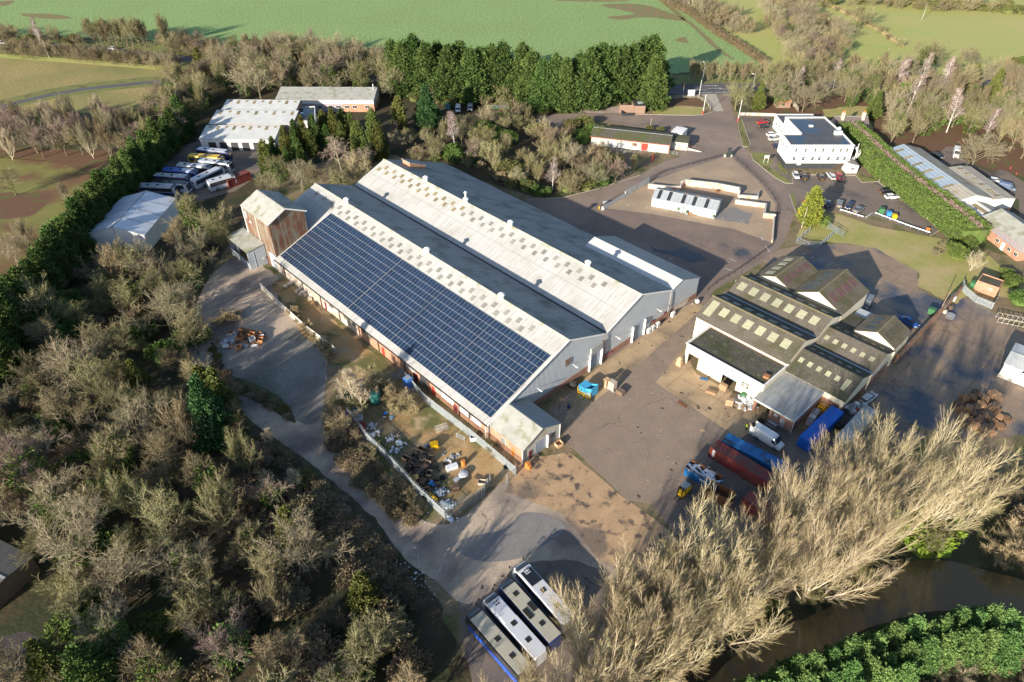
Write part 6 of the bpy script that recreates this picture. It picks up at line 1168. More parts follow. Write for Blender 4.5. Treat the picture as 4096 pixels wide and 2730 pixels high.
hedge('field_hedge', 'thin brown hedge running diagonally along the edge of the green field', [(2640, 0), (2760, 60), (2870, 140), (2960, 195), (3060, 262)], 2.2, 2.6, 'scrub_brown', 4200, .5)
hedge('meadow_hedge', 'thin brown hedge crossing the meadow on the right', [(3320, 25), (3440, 85), (3520, 130), (3610, 185)], 1.2, 1.2, 'straw', 900, .4)
hedge('far_hedge', 'clipped green hedge beyond the meadow at the top right', [(3560, 8), (3760, 30), (3960, 46), (4150, 60)], 3, 3, 'leaf_olive', 3000, .6)
# ---------------------------------------------------------------- vehicles
def paintm(n, c, r=.28): 
    if n not in MATS: mat(n, c, tuple(v * .93 for v in c), .8, r, spec=.5, coat=.4)
    return n
for n, c in (('car_silver', (.42, .45, .48)), ('car_black', (.012, .013, .016)), ('car_red', (.38, .015, .02)), ('car_white', (.75, .76, .76)), ('car_navy', (.012, .025, .075)), ('car_grey', (.16, .18, .20)), ('car_blue', (.015, .09, .33)), ('car_slate', (.10, .14, .22)), ('coach_white', (.56, .58, .62)), ('coach_cream', (.40, .385, .31)),
             ('coach_navy', (.012, .03, .13)), ('coach_blue', (.02, .10, .42)), ('coach_yellow', (.75, .46, .01)), ('coach_silver', (.40, .43, .47)), ('coach_black', (.015, .017, .022)), ('coach_royal', (.02, .09, .5)), ('green_bus', (.12, .5, .05))): paintm(n, c)
mat('tyre', (.018, .018, .018), None, 2, .9); mat('rim', (.35, .35, .36), None, 2, .4, metal=.6); mat('lamp_red', (.4, .02, .015), None, 2, .3); mat('lamp_clear', (.7, .72, .72), None, 2, .15); mat('plate_yellow', (.65, .45, .03), None, 2, .5)
mat('pallet_brown', (.36, .215, .12), (.26, .15, .08), 2.5, .85, rnd=.35); mat('cont_red', (.27, .055, .045), (.20, .04, .035), .5, .6, ribs=(0, .28, .2), c3=(.24, .10, .06), sc3=.5, f3=.62); mat('cont_red_top', (.20, .05, .055), (.24, .06, .04), .6, .8, ribs=(0, .28, .2), c3=(.12, .08, .07), sc3=.3, f3=.5)
mat('cont_blue', (.02, .14, .36), (.015, .11, .30), .6, .55, ribs=(0, .28, .2)); mat('cont_blue_top', (.02, .16, .42), (.015, .12, .33), .6, .55, ribs=(0, .28, .2), c3=(.03, .04, .06), sc3=.35, f3=.56, w3=.04)
mat('trailer_blue', (.01, .13, .55), (.01, .11, .48), .4, .5, ribs=(0, .3, .2)); mat('trailer_white', (.45, .46, .45), (.36, .37, .36), .4, .6, ribs=(0, .4, .15), c3=(.30, .31, .28), sc3=.3, f3=.6)
mat('rust_in', (.22, .10, .05), (.14, .07, .04), 1.5, .9); mat('sky_blue_paint', (.06, .36, .62), (.05, .30, .54), 1, .5, c3=(.10, .14, .14), sc3=.8, f3=.68); mat('yellow_paint', (.72, .44, .01), (.60, .36, .01), 1, .5)
mat('plastic_white', (.66, .68, .70), (.55, .58, .62), 1.5, .6, rnd=.2); mat('plastic_red', (.50, .07, .06), (.42, .05, .05), 2, .6, rnd=.2); mat('plastic_blue', (.04, .20, .55), (.05, .28, .65), 1, .4); mat('tarp_blue', (.05, .16, .50), (.07, .22, .60), 1.2, .45, bump=.6, bsc=2)
mat('tank_green', (.03, .16, .14), (.025, .13, .12), 1, .45); mat('bin_green', (.05, .16, .07), None, 1, .5); mat('dark_junk', (.045, .043, .04), (.09, .08, .07), 2, .9, rnd=.3); mat('hivis', (.55, .85, .02), None, 1, .7); mat('skin', (.45, .26, .18), None, 1, .6); mat('trousers', (.02, .022, .03), None, 1, .9)
mat('cardboard', (.45, .32, .20), (.38, .26, .16), 2, .9, rnd=.15); mat('stone_pale', (.45, .40, .33), (.36, .31, .25), 2, .9, rnd=.15); mat('sheet_grey', (.30, .33, .36), (.22, .25, .28), 2, .7)
def loft(mb, st, rnd_=.14):
    k = 10; o = len(mb.v)
    for x, w_, zb, zt in st:
        h = zt - zb
        for sx, z in ((-.92, zb), (-1, zb + h * .22), (-1, zb + h * .62), (-.93, zb + h * .9), (-.80, zt), (.80, zt), (.93, zb + h * .9), (1, zb + h * .62), (1, zb + h * .22), (.92, zb)): mb.v.append((x, sx * w_, z))
    n = len(st); mb.f += [(o + i * k + j, o + i * k + (j + 1) % k, o + (i + 1) * k + (j + 1) % k, o + (i + 1) * k + j) for i in range(n - 1) for j in range(k)]
    mb.f += [tuple(o + j for j in range(k)), tuple(o + (n - 1) * k + j for j in range(k - 1, -1, -1))]; return mb
VM = {}
def wheel_mesh(r, w_):
    key = ('w', r, w_)
    if key not in VM:
        X = Matrix.Rotation(R(90), 4, 'X'); VM[key] = mesh('wheel', *(lambda m: (m.v, m.f))(MB().lathe([(r * .55, -w_ / 2), (r * .95, -w_ / 2), (r, -w_ * .3), (r, w_ * .3), (r * .95, w_ / 2), (r * .55, w_ / 2)], 14, X)), 'tyre')
        VM[key + (1,)] = mesh('rim', *(lambda m: (m.v, m.f))(MB().lathe([(r * .2, -w_ / 2 - .02), (r * .56, -w_ / 2 - .01), (r * .56, w_ / 2 + .01), (r * .2, w_ / 2 + .02)], 10, X)), 'rim')
    return VM[key], VM[key + (1,)]
def wheels(T_, xs, y, r=.32, w_=.22):
    a, b = wheel_mesh(r, w_)
    for x in xs:
        for s in (-1, 1): w0 = link_copy(a, 'wheel', T_, (x, s * y, r)); link_copy(b, 'rim', w0)
def cached(key, fn, name, m):
    if key not in VM: mb = fn(); VM[key] = mesh(name, mb.v, mb.f, m, False)
    return VM[key]
def place2(p0, p1, z=0.0):
    a, b = at(p0[0], p0[1], z), at(p1[0], p1[1], z); return (a + b) / 2, math.atan2((b - a).y, (b - a).x), (b - a).length
def car(label, col, rear, front, kind='hatch', group=None, nm='parked_car', L=None):
    c, a, _ = place2(rear, front); T_ = thing(nm, label, 'car', (c.x, c.y, .06), a, group); s = {'hatch': 1, 'saloon': 1.05, 'suv': 1.06, 'estate': 1.08}[kind]; hs = 1.15 if kind == 'suv' else 1.0
    st = [(-2.08, .70, .38, .78), (-1.98, .82, .3, .95), (-1.3, .88, .22, 1.0), (0, .89, .2, .98), (1.0, .88, .22, .96), (1.55, .85, .27, .88), (1.95, .78, .32, .74), (2.1, .66, .4, .62)]
    link_copy(cached(('b', kind, col), lambda: loft(MB(), [(x * s, w_, zb, zt * hs) for x, w_, zb, zt in st]), 'body', col), 'body', T_)
    rb = {'hatch': (-1.95, -1.55), 'saloon': (-1.55, -.9), 'suv': (-2.0, -1.75), 'estate': (-2.05, -1.75)}[kind]
    link_copy(cached(('g', kind), lambda: loft(MB(), [(rb[0] * s, .72, .9 * hs, .98 * hs), (rb[1] * s, .72, .9 * hs, 1.40 * hs), (.1 * s, .72, .9 * hs, 1.43 * hs), (1.1 * s, .74, .9 * hs, .97 * hs)]), 'windows', 'glass'), 'windows', T_)
    link_copy(cached(('r', kind, col), lambda: loft(MB(), [((rb[1] - .08) * s, .58, 1.36 * hs, 1.41 * hs), ((rb[1] + .1) * s, .64, 1.38 * hs, 1.46 * hs), (.0, .64, 1.38 * hs, 1.475 * hs), (.28 * s, .56, 1.36 * hs, 1.42 * hs)]), 'roof_panel', col), 'roof_panel', T_)
    wheels(T_, (-1.28 * s, 1.3 * s), .80)
    for sy in (-1, 1):
        link_copy(cached('hl', lambda: MB().box(-.12, .1, -.18, .18, -.07, .07), 'headlight', 'lamp_clear'), 'headlight', T_, (1.98 * s, sy * .56, .68 * hs)); link_copy(cached('tl', lambda: MB().box(-.06, .06, -.12, .12, -.12, .12), 'tail_light', 'lamp_red'), 'tail_light', T_, (-2.0 * s, sy * .66, .8 * hs))
        link_copy(cached(('m', col), lambda: MB().box(-.08, .08, -.1, .1, -.07, .07), 'mirror', col), 'mirror', T_, (.75 * s, sy * .98, 1.0 * hs))
    link_copy(cached('pl', lambda: MB().box(-.02, .02, -.26, .26, -.06, .06), 'number_plate', 'plate_yellow'), 'number_plate', T_, (-2.09 * s, 0, .55)); link_copy(cached('pw', lambda: MB().box(-.02, .02, -.26, .26, -.06, .06), 'number_plate', 'paint'), 'number_plate', T_, (2.1 * s, 0, .45)); return T_
def van(label, col, rear, front, big=True, nm='van', opened=False):
    c, a, _ = place2(rear, front); T_ = thing(nm, label, 'van', (c.x, c.y, .06), a); s = 1.0 if big else .85; h = 2.55 if big else 1.95
    MBx = loft(MB(), [(-2.95 * s, .92, .45, h * .97), (-2.8 * s, .98, .35, h), (.9 * s, .98, .3, h), (1.35 * s, .96, .3, h * .93), (2.05 * s, .95, .3, h * .55), (2.7 * s, .9, .35, h * .46), (2.95 * s, .78, .42, h * .33)]); MBx.build('body', col, T_)
    MB().add([(1.42 * s, -.8, h * .91), (1.42 * s, .8, h * .91), (2.05 * s, .86, h * .58), (2.05 * s, -.86, h * .58)], [(0, 1, 2, 3)], Matrix.Translation((.05, 0, .03))).build('windscreen', 'glass', T_)
    for sy in (-1, 1): MB().prof([(1.0 * s, h * .56), (1.0 * s, h * .8), (1.4 * s, h * .8), (1.85 * s, h * .56)], sy * .975 - .012, sy * .975 + .012, 'y').build('window', 'glass', T_); MB().box(1.75 * s, 1.9 * s, sy * 1.12 - .1, sy * 1.12 + .1, h * .55, h * .7).build('mirror', 'tyre', T_); MB().box(2.72 * s, 2.86 * s, sy * .62 - .15, sy * .62 + .15, h * .33, h * .42).build('headlight', 'lamp_clear', T_)
    MB().box(2.9 * s, 3.0 * s, -.55, .55, .45, .75).build('grille', 'tyre', T_); wheels(T_, (-1.9 * s, 1.9 * s), .86, .35, .24)
    if opened: MB().box(-3.55, -2.95, .93, .98, .5, 2.4).build('rear_door', col, T_); MB().box(-3.0, -2.95, -.85, .85, .55, 2.3).build('load_shade_panel', 'tyre', T_); MB().box(-3.6, -2.98, -1.0, -.95, .5, 2.4).build('rear_door', col, T_)  # dark panel between the doors stands in for the shaded load space
    return T_
def coach(label, rear, front, body, roof, stripe=None, group=None, L=12.0, det=1, name_txt=None, z=3.4, ac='dark', nm='coach'):
    a_, b_ = at(rear[0], rear[1], z), at(front[0], front[1], z); d = (b_ - a_).normalized(); c = b_ - d * L / 2; T_ = thing(nm, label, 'coach', (c.x, c.y, .06), math.atan2(d.y, d.x), group); h = 3.4; k = L / 2
    loft(MB(), [(-k, 1.15, .5, h * .93), (-k + .2, 1.25, .32, h - .04), (k - 1.0, 1.25, .32, h - .04), (k - .35, 1.24, .32, h * .93), (k, 1.12, .4, h * .62)]).build('body', body, T_)
    MB().box(-k + .15, k - 1.35, -1.12, 1.12, h - .08, h + .02).build('roof_panel', roof, T_)
    f = MB()
    for sy in (-1, 1): f.box(-k + .35, k - 1.1, sy * 1.255 - .015, sy * 1.255 + .015, 1.75, 2.95)
    MB().box(-k + .35, k - 1.1, 1.235, 1.27, 1.75, 2.95).build('window', 'glass', T_); MB().box(-k + .35, k - 1.1, -1.27, -1.235, 1.75, 2.95).build('window', 'glass', T_)
    loft(MB(), [(k - 1.45, 1.13, h - .3, h + .015), (k - .9, 1.14, h - .6, h - .0), (k - .25, 1.13, 1.9, h * .91), (k + .04, 1.03, 1.2, 2.1)]).build('windscreen', 'glass', T_)
    if stripe:
        for sy in (-1, 1): MB().box(-k + .3, k - .9, sy * 1.26 - .012, sy * 1.26 + .012, .5, 1.6).build('side_panel', stripe, T_)
    hx = (-k * .55, -k * .02) if ac != 'two' else (-k * .5, k * .5)
    for x in hx: MB().box(x - .38, x + .38, -.36, .36, h + .02, h + .09).build('roof_hatch', 'tyre', T_)
    if ac == 'dark': MB().box(k * .22, k * .68, -.95, .95, h + .02, h + .14).build('air_conditioning', 'coach_black', T_)
    if ac == 'white': MB().box(k * .1, k * .68, -.98, .98, h + .02, h + .16).build('air_conditioning', 'coach_white', T_)
    if ac in ('dark', 'white'):
        p = MB().box(k * .56, k * .72, -.4, .4, h + .16, h + .2).build('fan_plate', 'coach_white', T_)
        for u in (.6, .68):
            for v in (-.2, .2): MB().lathe([(.14, h + .19), (.14, h + .23)], 10, Matrix.Translation((k * u, v, 0))).build('fan', 'tyre', p)
    if ac == 'two': MB().box(-k * .25, k * .05, .2, 1.0, h + .02, h + .12).box(-k * .15, k * .12, -1.0, -.2, h + .02, h + .12).build('air_conditioning', 'tyre', T_)
    wheels(T_, (-k * .5, k * .55), 1.1, .5, .3)
    for sy in (-1, 1):
        MB().tube((k - .1, sy * 1.1, h - .5), (k + .45, sy * 1.35, h - .5), .03).box(k + .38, k + .5, sy * 1.35 - .1, sy * 1.35 + .1, h - 1.0, h - .45).build('mirror', 'tyre', T_); MB().box(k - .12, k + .03, sy * .8 - .18, sy * .8 + .18, .7, .9).build('headlight', 'lamp_clear', T_)
    if name_txt: text(name_txt, .75, 'coach_navy', T_, (-.8, 1.285, 1.15), (R(90), 0, R(180)), .005)
    return T_
CA = lambda u, v: (1800 + u / 2.24, 2200 + v / 2.24)
cd = (CA(1045, 600), CA(610, 110))
off = (cd[0][0] - cd[1][0], cd[0][1] - cd[1][1])
coach('white coach with black front and dark roof unit rightmost of the four at the bottom', cd[0], cd[1], 'coach_white', 'coach_white', None, 'coaches parked at the bottom', name_txt='RIDLEYS')
for fr, bd, rf, st, ac, lb in ((CA(478, 270), 'coach_navy', 'coach_cream', 'coach_royal', 'two', 'navy coach with grubby cream roof and offset black units between two white coaches'), (CA(335, 395), 'coach_white', 'coach_white', None, 'white', 'white coach with black front and white roof unit second from the left at the bottom'), (CA(185, 530), 'coach_black', 'coach_cream', 'coach_royal', None, 'black fronted coach with stained cream roof and royal blue side leftmost at the bottom')):
    coach(lb, (fr[0] + off[0], fr[1] + off[1]), fr, bd, rf, st, 'coaches parked at the bottom', ac=ac)
for r_, f_, bd, rf, st, ac, lb in (((755, 590), (918, 606), 'coach_navy', 'coach_white', None, None, 'navy coach with white roof nearest the open bay shed'), ((731, 617), (890, 627), 'coach_yellow', 'coach_yellow', 'coach_black', None, 'bright yellow coach in the crowded coach yard'), ((776, 636), (925, 652), 'coach_white', 'coach_white', None, 'dark', 'white coach with black windscreen poking out beyond the yellow coach'),
      ((705, 655), (846, 665), 'coach_silver', 'coach_silver', None, 'white', 'silver coach between the white and the bright blue coach'), ((634, 673), (792, 684), 'coach_blue', 'coach_blue', None, 'white', 'bright blue coach with blue roof in the coach yard'), ((606, 697), (760, 706), 'coach_navy', 'coach_silver', None, None, 'navy coach with silver roof below the bright blue one'),
      ((587, 721), (752, 732), 'coach_white', 'coach_black', None, None, 'white sided coach with black roof second nearest the marquee'), ((554, 738), (706, 744), 'coach_white', 'coach_silver', 'coach_navy', None, 'white coach with grey roof nearest the marquee'), ((780, 714), (887, 664), 'coach_white', 'coach_white', None, None, 'long white coach parked diagonally right of the coach row'), ((823, 728), (937, 696), 'coach_white', 'coach_white', None, 'white', 'shorter white coach diagonally beside the red container')):
    coach(lb, r_, f_, bd, rf, st, 'coaches crowded in the coach yard', ac=ac, L=11.5 if 'shorter' not in lb else 8.5)
coach('white and lime green bus half hidden behind the ivy tree beyond the scrub', (1960, 432), (2050, 432), 'green_bus', 'coach_white', L=9.5, z=2.9, ac=None, nm='bus')
K1 = lambda u, v: (3100 + u / 2.24, 640 + v / 2.24); K2 = lambda u, v: (3000 + u / 2.1186, v / 2.1186); K3 = lambda u, v: (3500 + u / 2.24, 560 + v / 2.24)
for lb, col, r_, f_, kd in (('pale silver hatchback leftmost in front of the white office', 'car_silver', K1(167, 128), K1(198, 186), 'hatch'), ('black saloon right of the pale silver hatchback by the office', 'car_black', K1(264, 190), K1(244, 140), 'saloon'), ('black hatchback alone in the middle of the office front row', 'car_black', K1(418, 190), K1(390, 142), 'hatch'),
      ('silver grey estate beside the red car in front of the office', 'car_silver', K1(520, 186), K1(474, 136), 'estate'), ('red hatchback rightmost in the office front row', 'car_red', K1(555, 142), K1(592, 200), 'hatch'), ('dark red car mostly hidden left of the yellow green conifer', 'car_red', K1(276, 392), K1(300, 358), 'hatch'), ('navy car just right of the yellow green conifer', 'car_navy', K1(466, 440), K1(470, 378), 'hatch'),
      ('dark off-road car with roof rails behind the short crash barrier', 'car_grey', K1(568, 440), K1(580, 382), 'suv'), ('navy saloon in the middle behind the short crash barrier', 'car_navy', K1(680, 398), K1(640, 455), 'saloon'), ('grey saloon rightmost behind the short crash barrier', 'car_grey', K1(712, 482), K1(778, 440), 'saloon'), ('black hatchback beside the clipped hedge', 'car_black', K1(940, 304), K1(1040, 290), 'hatch'), ('white hatchback beside the clipped hedge', 'car_white', K1(985, 350), K1(1098, 344), 'hatch'),
      ('red hatchback beside the upper left corner of the office', 'car_red', K2(68, 1054), K2(145, 1048), 'hatch'), ('black saloon below the red hatchback at the office corner', 'car_black', K2(82, 1086), K2(172, 1082), 'saloon'), ('white hatchback at the left side of the office', 'car_white', K2(140, 1160), K2(232, 1152), 'hatch'), ('silver saloon below the white hatchback left of the office', 'car_silver', K2(160, 1196), K2(246, 1188), 'saloon'), ('dark car half hidden behind the left wall of the office', 'car_navy', K2(196, 1256), K2(270, 1250), 'hatch'),
      ('shiny blue saloon beside the small gabled store', 'car_blue', (3604, 1280), (3662, 1314), 'saloon'), ('silver estate car parked beside the brick factory wing', 'car_silver', (3448, 1617), (3492, 1585), 'estate'), ('white car in the far right car park beside the flat roofed bay', 'car_white', K3(1040, 378), K3(1112, 388), 'hatch'), ('dark car in deep shade behind the long workshop', 'car_black', K3(520, 140), K3(590, 172), 'hatch'), ('white car on the far road at the upper left', 'car_white', (470, 204), (428, 196), 'hatch'), ('silver car at the extreme left of the far road', 'car_silver', (-8, 176), (28, 179), 'hatch'),
      ('blue hatchback squeezed behind the white marquee', 'car_blue', (566, 752), (616, 757), 'hatch')): car(lb, col, r_, f_, kd)
van('white high roofed van with open rear doors beside the blue container', 'car_white', (3022, 1741), (3118, 1800), opened=True); van('white van parked on the leafy edge above the long workshop', 'car_white', K3(716, 100), K3(718, 196)); van('slate blue van in the far right car park', 'car_slate', K3(1120, 428), K3(1232, 458), False)
van('teal van left of the white pickup beyond the scrub', 'tank_green', (1793, 420), (1790, 452), False); van('white van parked behind the pink birch beyond the scrub', 'car_white', (1833, 430), (1832, 462), False); van('silver van half hidden by the ivy tree beyond the scrub', 'car_silver', (1884, 422), (1878, 458), False)
van('dark van tucked behind the taller cream hall', 'car_grey', (3470, 1212), (3456, 1235), False)
# ---------------------------------------------------------------- containers, skips
def container(label, c0, c1, cf, L, side, top, h=2.6, z=2.6, name='shipping_container', cat='container'):
    A, B_, C_ = at(c0[0], c0[1], z), at(c1[0], c1[1], z), at(cf[0], cf[1], z); d = (C_ - A); d.z = 0; d.normalize(); n = Vector((-d.y, d.x, 0))
    if (B_ - A).dot(n) < 0: n = -n
    c = A + d * L / 2 + n * 1.22; T_ = thing(name, label, cat, (c.x, c.y, .06), math.atan2(d.y, d.x)); k = L / 2
    b = MB().box(-k, k, -1.2, 1.2, .12, h - .05); 
    b.build('body', side, T_); MB().box(-k + .02, k - .02, -1.18, 1.18, h - .05, h).build('roof', top, T_)
    fr = MB()
    for x in (-k, k):
        for y in (-1.2, 1.2): fr.box(x - .08, x + .08, y - .06, y + .06, 0, h + .02)
    for y in (-1.22, 1.22): fr.box(-k, k, y - .04, y + .04, h - .12, h + .02).box(-k, k, y - .04, y + .04, .05, .2)
    fr.build('corner_frame', side, T_)
    for s in (-.55, .55): MB().tube((-k - .06, s, .2), (-k - .06, s, h - .2), .03).build('locking_bar', 'galv', T_)
    return T_
K4 = lambda u, v: (2600 + u / 1.906, 1650 + v / 1.906)
c_ = container('long red shipping container nearest the yard with open dark end', K4(462, 264), K4(515, 224), K4(830, 492), 12.2, 'cont_red', 'cont_red_top')
pl0 = MB().box(-5.5, -5.0, -1.27, -1.21, .55, 2.3).build('logo_panel', 'paint', c_); text('CAI', .42, 'cont_red', pl0, (-5.25, -1.275, 1.42), (R(90), R(90), 0), .004); c2 = container('long blue shipping container with wet streaked roof behind the red one', K4(552, 216), K4(600, 180), K4(915, 402), 12.2, 'cont_blue', 'cont_blue_top')
container('second red container almost hidden under the riverside willows', K4(705, 655), K4(760, 590), K4(900, 790), 6.1, 'cont_red', 'cont_red'); container('bright blue flat topped container beside the brick shed', (3376.2, 1649.3), (3337.5, 1627), (3255, 1767), 12.2, 'trailer_blue', 'trailer_blue')
container('weathered white trailer partly under the willows right of the bright blue container', (3510, 1644.6), (3465, 1626.6), (3415, 1752), 12.2, 'trailer_white', 'trailer_white', name='trailer', cat='trailer'); container('rust red container at the right end of the coach yard', (1000, 689), (985, 678), (885, 735), 8, 'cont_red', 'cont_red_top')
def skip(label, c0, c1, cf, L, col, h=2.2, wd=2.4):
    A, B_, C_ = at(*c0, h), at(*c1, h), at(*cf, h); d = (C_ - A).normalized(); n = Vector((-d.y, d.x, 0)); n = n if (B_ - A).dot(n) > 0 else -n; c = A + d * L / 2 + n * wd / 2; T_ = thing('skip', label, 'skip', (c.x, c.y, .06), math.atan2(d.y, d.x)); k = L / 2; y = wd / 2
    MB().box(-k, k, -y, -y + .06, .25, h).box(-k, k, y - .06, y, .25, h).box(-k, -k + .06, -y + .06, y - .06, .25, h).box(k - .06, k, -y + .06, y - .06, .25, h).box(-k, k, -y, y, .1, .25).build('body', col, T_)
    MB().box(-k + .07, k - .07, -y + .07, -y + .1, .26, h - .02).box(-k + .07, k - .07, y - .1, y - .07, .26, h - .02).box(-k + .07, k - .07, -y + .1, y - .1, .25, .3).build('lining', 'rust_in', T_); f = MB()
    for i in range(9): f.box(-k + L * (i + .5) / 9 - .05, -k + L * (i + .5) / 9 + .05, -y - .07, -y, .2, h - .1)
    f.build('ribs', col, T_); MB().box(-k - .02, k + .02, -y - .06, -y + .08, h, h + .08).box(-k - .02, k + .02, y - .08, y + .06, h, h + .08).build('rim', 'rust_in', T_); return T_, c, math.atan2(d.y, d.x)
sk, sc_, sa = skip('blue roll-off skip full of white boards and waste', K4(268, 420), K4(330, 368), K4(470, 530), 6.4, 'cont_blue')
MB().box(-.2, 1.2, -1.275, -1.265, 1.25, 1.45).box(-.1, 1.3, -1.275, -1.265, .95, 1.12).build('lettering', 'paint', sk)
rj = random.Random(5); sx_ = MB()
for i in range(26): sx_.cbox((rj.uniform(-2.9, 2.9), rj.uniform(-1, 1), rj.uniform(1.5, 2.1)), (rj.uniform(.5, 2.2), rj.uniform(.3, .7), .05), rj.random() * 3, rj.uniform(-.5, .5))
w0 = sx_.build('waste_boards', 'plastic_white'); w0.location = (sc_.x, sc_.y, .06); w0.rotation_euler.z = sa; tag(w0, 'heap of white boards and scraps filling the blue skip', 'waste', None, 'stuff')
skip('rust brown open skip end to end with the blue one under the willows', K4(430, 590), K4(515, 500), K4(620, 680), 4.5, 'rust_in')
# telehandler
c, a, _ = place2(K4(300, 580), K4(205, 665)); T_ = thing('forklift', 'yellow forklift with grey cab roof beside the blue skip', 'forklift', (c.x, c.y, .06), a)
loft(MB(), [(-1.5, .6, .4, 1.3), (-1.3, .65, .35, 1.4), (.6, .65, .35, 1.2), (1.2, .6, .4, .9)]).build('body', 'yellow_paint', T_); MB().box(-.9, .6, -.6, .6, 2.15, 2.25).build('cab_roof', 'sheet_grey', T_)
for x in (-.85, .55):
    for y in (-.55, .55): MB().box(x - .04, x + .04, y - .04, y + .04, 1.1, 2.15).build('cab_post', 'tyre', T_)
MB().box(1.25, 1.35, -.5, -.35, .1, 2.6).box(1.25, 1.35, .35, .5, .1, 2.6).build('mast', 'tyre', T_); MB().box(1.35, 2.4, -.4, -.28, .1, .16).box(1.35, 2.4, .28, .4, .1, .16).build('fork', 'tyre', T_); wheels(T_, (-1, .9), .6, .33, .25)
one('crate_stack', 'wooden crate carried behind the yellow forklift', 'crate', MB().box(-.7, .7, -.6, .6, 0, 1.5), 'wood_old', None, (*top_at(2733, 1955, 1)[:2], .06), a)
# ---------------------------------------------------------------- yard things
def pallet_mb(n=1, wd=1.2, dp=1.0):
    m = MB()
    for k in range(n):
        z = k * .145; m.box(-wd / 2, wd / 2, -dp / 2, -dp / 2 + .1, z, z + .1).box(-wd / 2, wd / 2, -.05, .05, z, z + .1).box(-wd / 2, wd / 2, dp / 2 - .1, dp / 2, z, z + .1)
        for i in range(6): m.box(-wd / 2 + i * (wd - .12) / 5, -wd / 2 + i * (wd - .12) / 5 + .12, -dp / 2, dp / 2, z + .1, z + .125)
    return m
PM = {n: mesh('pallets', *(lambda m: (m.v, m.f))(pallet_mb(n)), 'wood_new') for n in (1, 4, 8, 12)}
def drop(me, nm, lb, cat, x, y, z=.06, rz=0, grp=None, m=None, sc=None, px=True, rx=0):
    p = at(x, y) if px else Vector((x, y, 0)); o = bpy.data.objects.new(nm, me); COL.objects.link(o); o.location = (p.x, p.y, z); o.rotation_euler = (rx, 0, rz)
    if sc: o.scale = sc
    if m:
        key = (me.name, m)
        if key not in VM: q = me.copy(); q.materials.clear(); q.materials.append(MATS[m]); VM[key] = q
        o.data = VM[key]
    return tag(o, lb, cat, grp)
def mm(mb, m, nm='part', sm=False): return mesh(nm, mb.v, mb.f, m, sm)
crate_me = mm((lambda m: m)(MB().box(-.6, .6, -.5, -.46, .1, .8).box(-.6, .6, .46, .5, .1, .8).box(-.6, -.56, -.46, .46, .1, .8).box(.56, .6, -.46, .46, .1, .8).box(-.6, .6, -.5, .5, .04, .1)), 'wood_orange', 'crate')
board_me = mm(MB().box(-.7, .7, -.35, .35, 0, .05), 'wood_orange', 'board'); box_me = mm(MB().box(-.5, .5, -.45, .45, 0, .7).box(-.52, .52, -.47, .47, .7, .76), 'plastic_white', 'crate')
# wooden pallet heap on the hardstanding
rg = random.Random(44); px0 = at(975, 1360)
for i in range(70):
    x, y = rg.gauss(0, 1), rg.gauss(0, 1); r = math.hypot(x, y)
    if r > 2.0: continue
    wx, wy = px0.x + x * 2.9, px0.y + y * 1.9; z = .06 + max(0, .9 - r * .5) * rg.random() * 1.3; wh = (x < -.7 and y < .5) or rg.random() < .12; me_ = rg.choice([crate_me, crate_me, PM[1], board_me, PM[1]])
    drop(me_, {crate_me: 'crate', PM[1]: 'pallet', board_me: 'board'}[me_], ('white painted' if wh else 'orange brown') + ' broken ' + {crate_me: 'crate', PM[1]: 'pallet', board_me: 'board'}[me_] + ' in the heap on the grey hardstanding', 'crate', wx, wy, z, rg.random() * 3, 'pieces of the broken pallet heap', 'plastic_white' if wh else ('wood_orange' if rg.random() < .75 else 'wood_old'), None, False, rg.uniform(-.6, .6))
# pallet stacks in the right yard
gx = lambda u, v: (3000 + u / 2.1186, 1300 + v / 2.1186); i = 0
for u, v, n in ((1795, 660, 12), (1870, 640, 8), (1905, 600, 8), (1980, 650, 8), (2040, 620, 12), (2085, 650, 12), (1950, 700, 8), (2055, 710, 8), (1890, 720, 8), (1830, 750, 12), (1780, 740, 8), (1870, 770, 8), (1800, 800, 8), (1850, 830, 8), (1930, 840, 12), (1990, 780, 4), (2050, 830, 4), (2020, 890, 8), (2110, 790, 4), (2170, 810, 4), (1960, 900, 8), (2040, 920, 4), (2120, 870, 4), (1800, 850, 8), (1980, 930, 4), (2090, 740, 4), (1760, 690, 8), (1900, 880, 8)):
    p = gx(u, v); i += 1; fresh = u > 1990 and v < 720; drop(PM[n], 'pallet_stack', ('fresh pale' if fresh else 'weathered brown') + ' pallet stack in the heap behind the willows', 'pallets', p[0], p[1], .06, rt.random() * 1.5, 'pallet stacks behind the willows', 'wood_new' if fresh else ('pallet_brown' if i % 3 else 'wood_old'), (1.25, 1.2, 1.0))
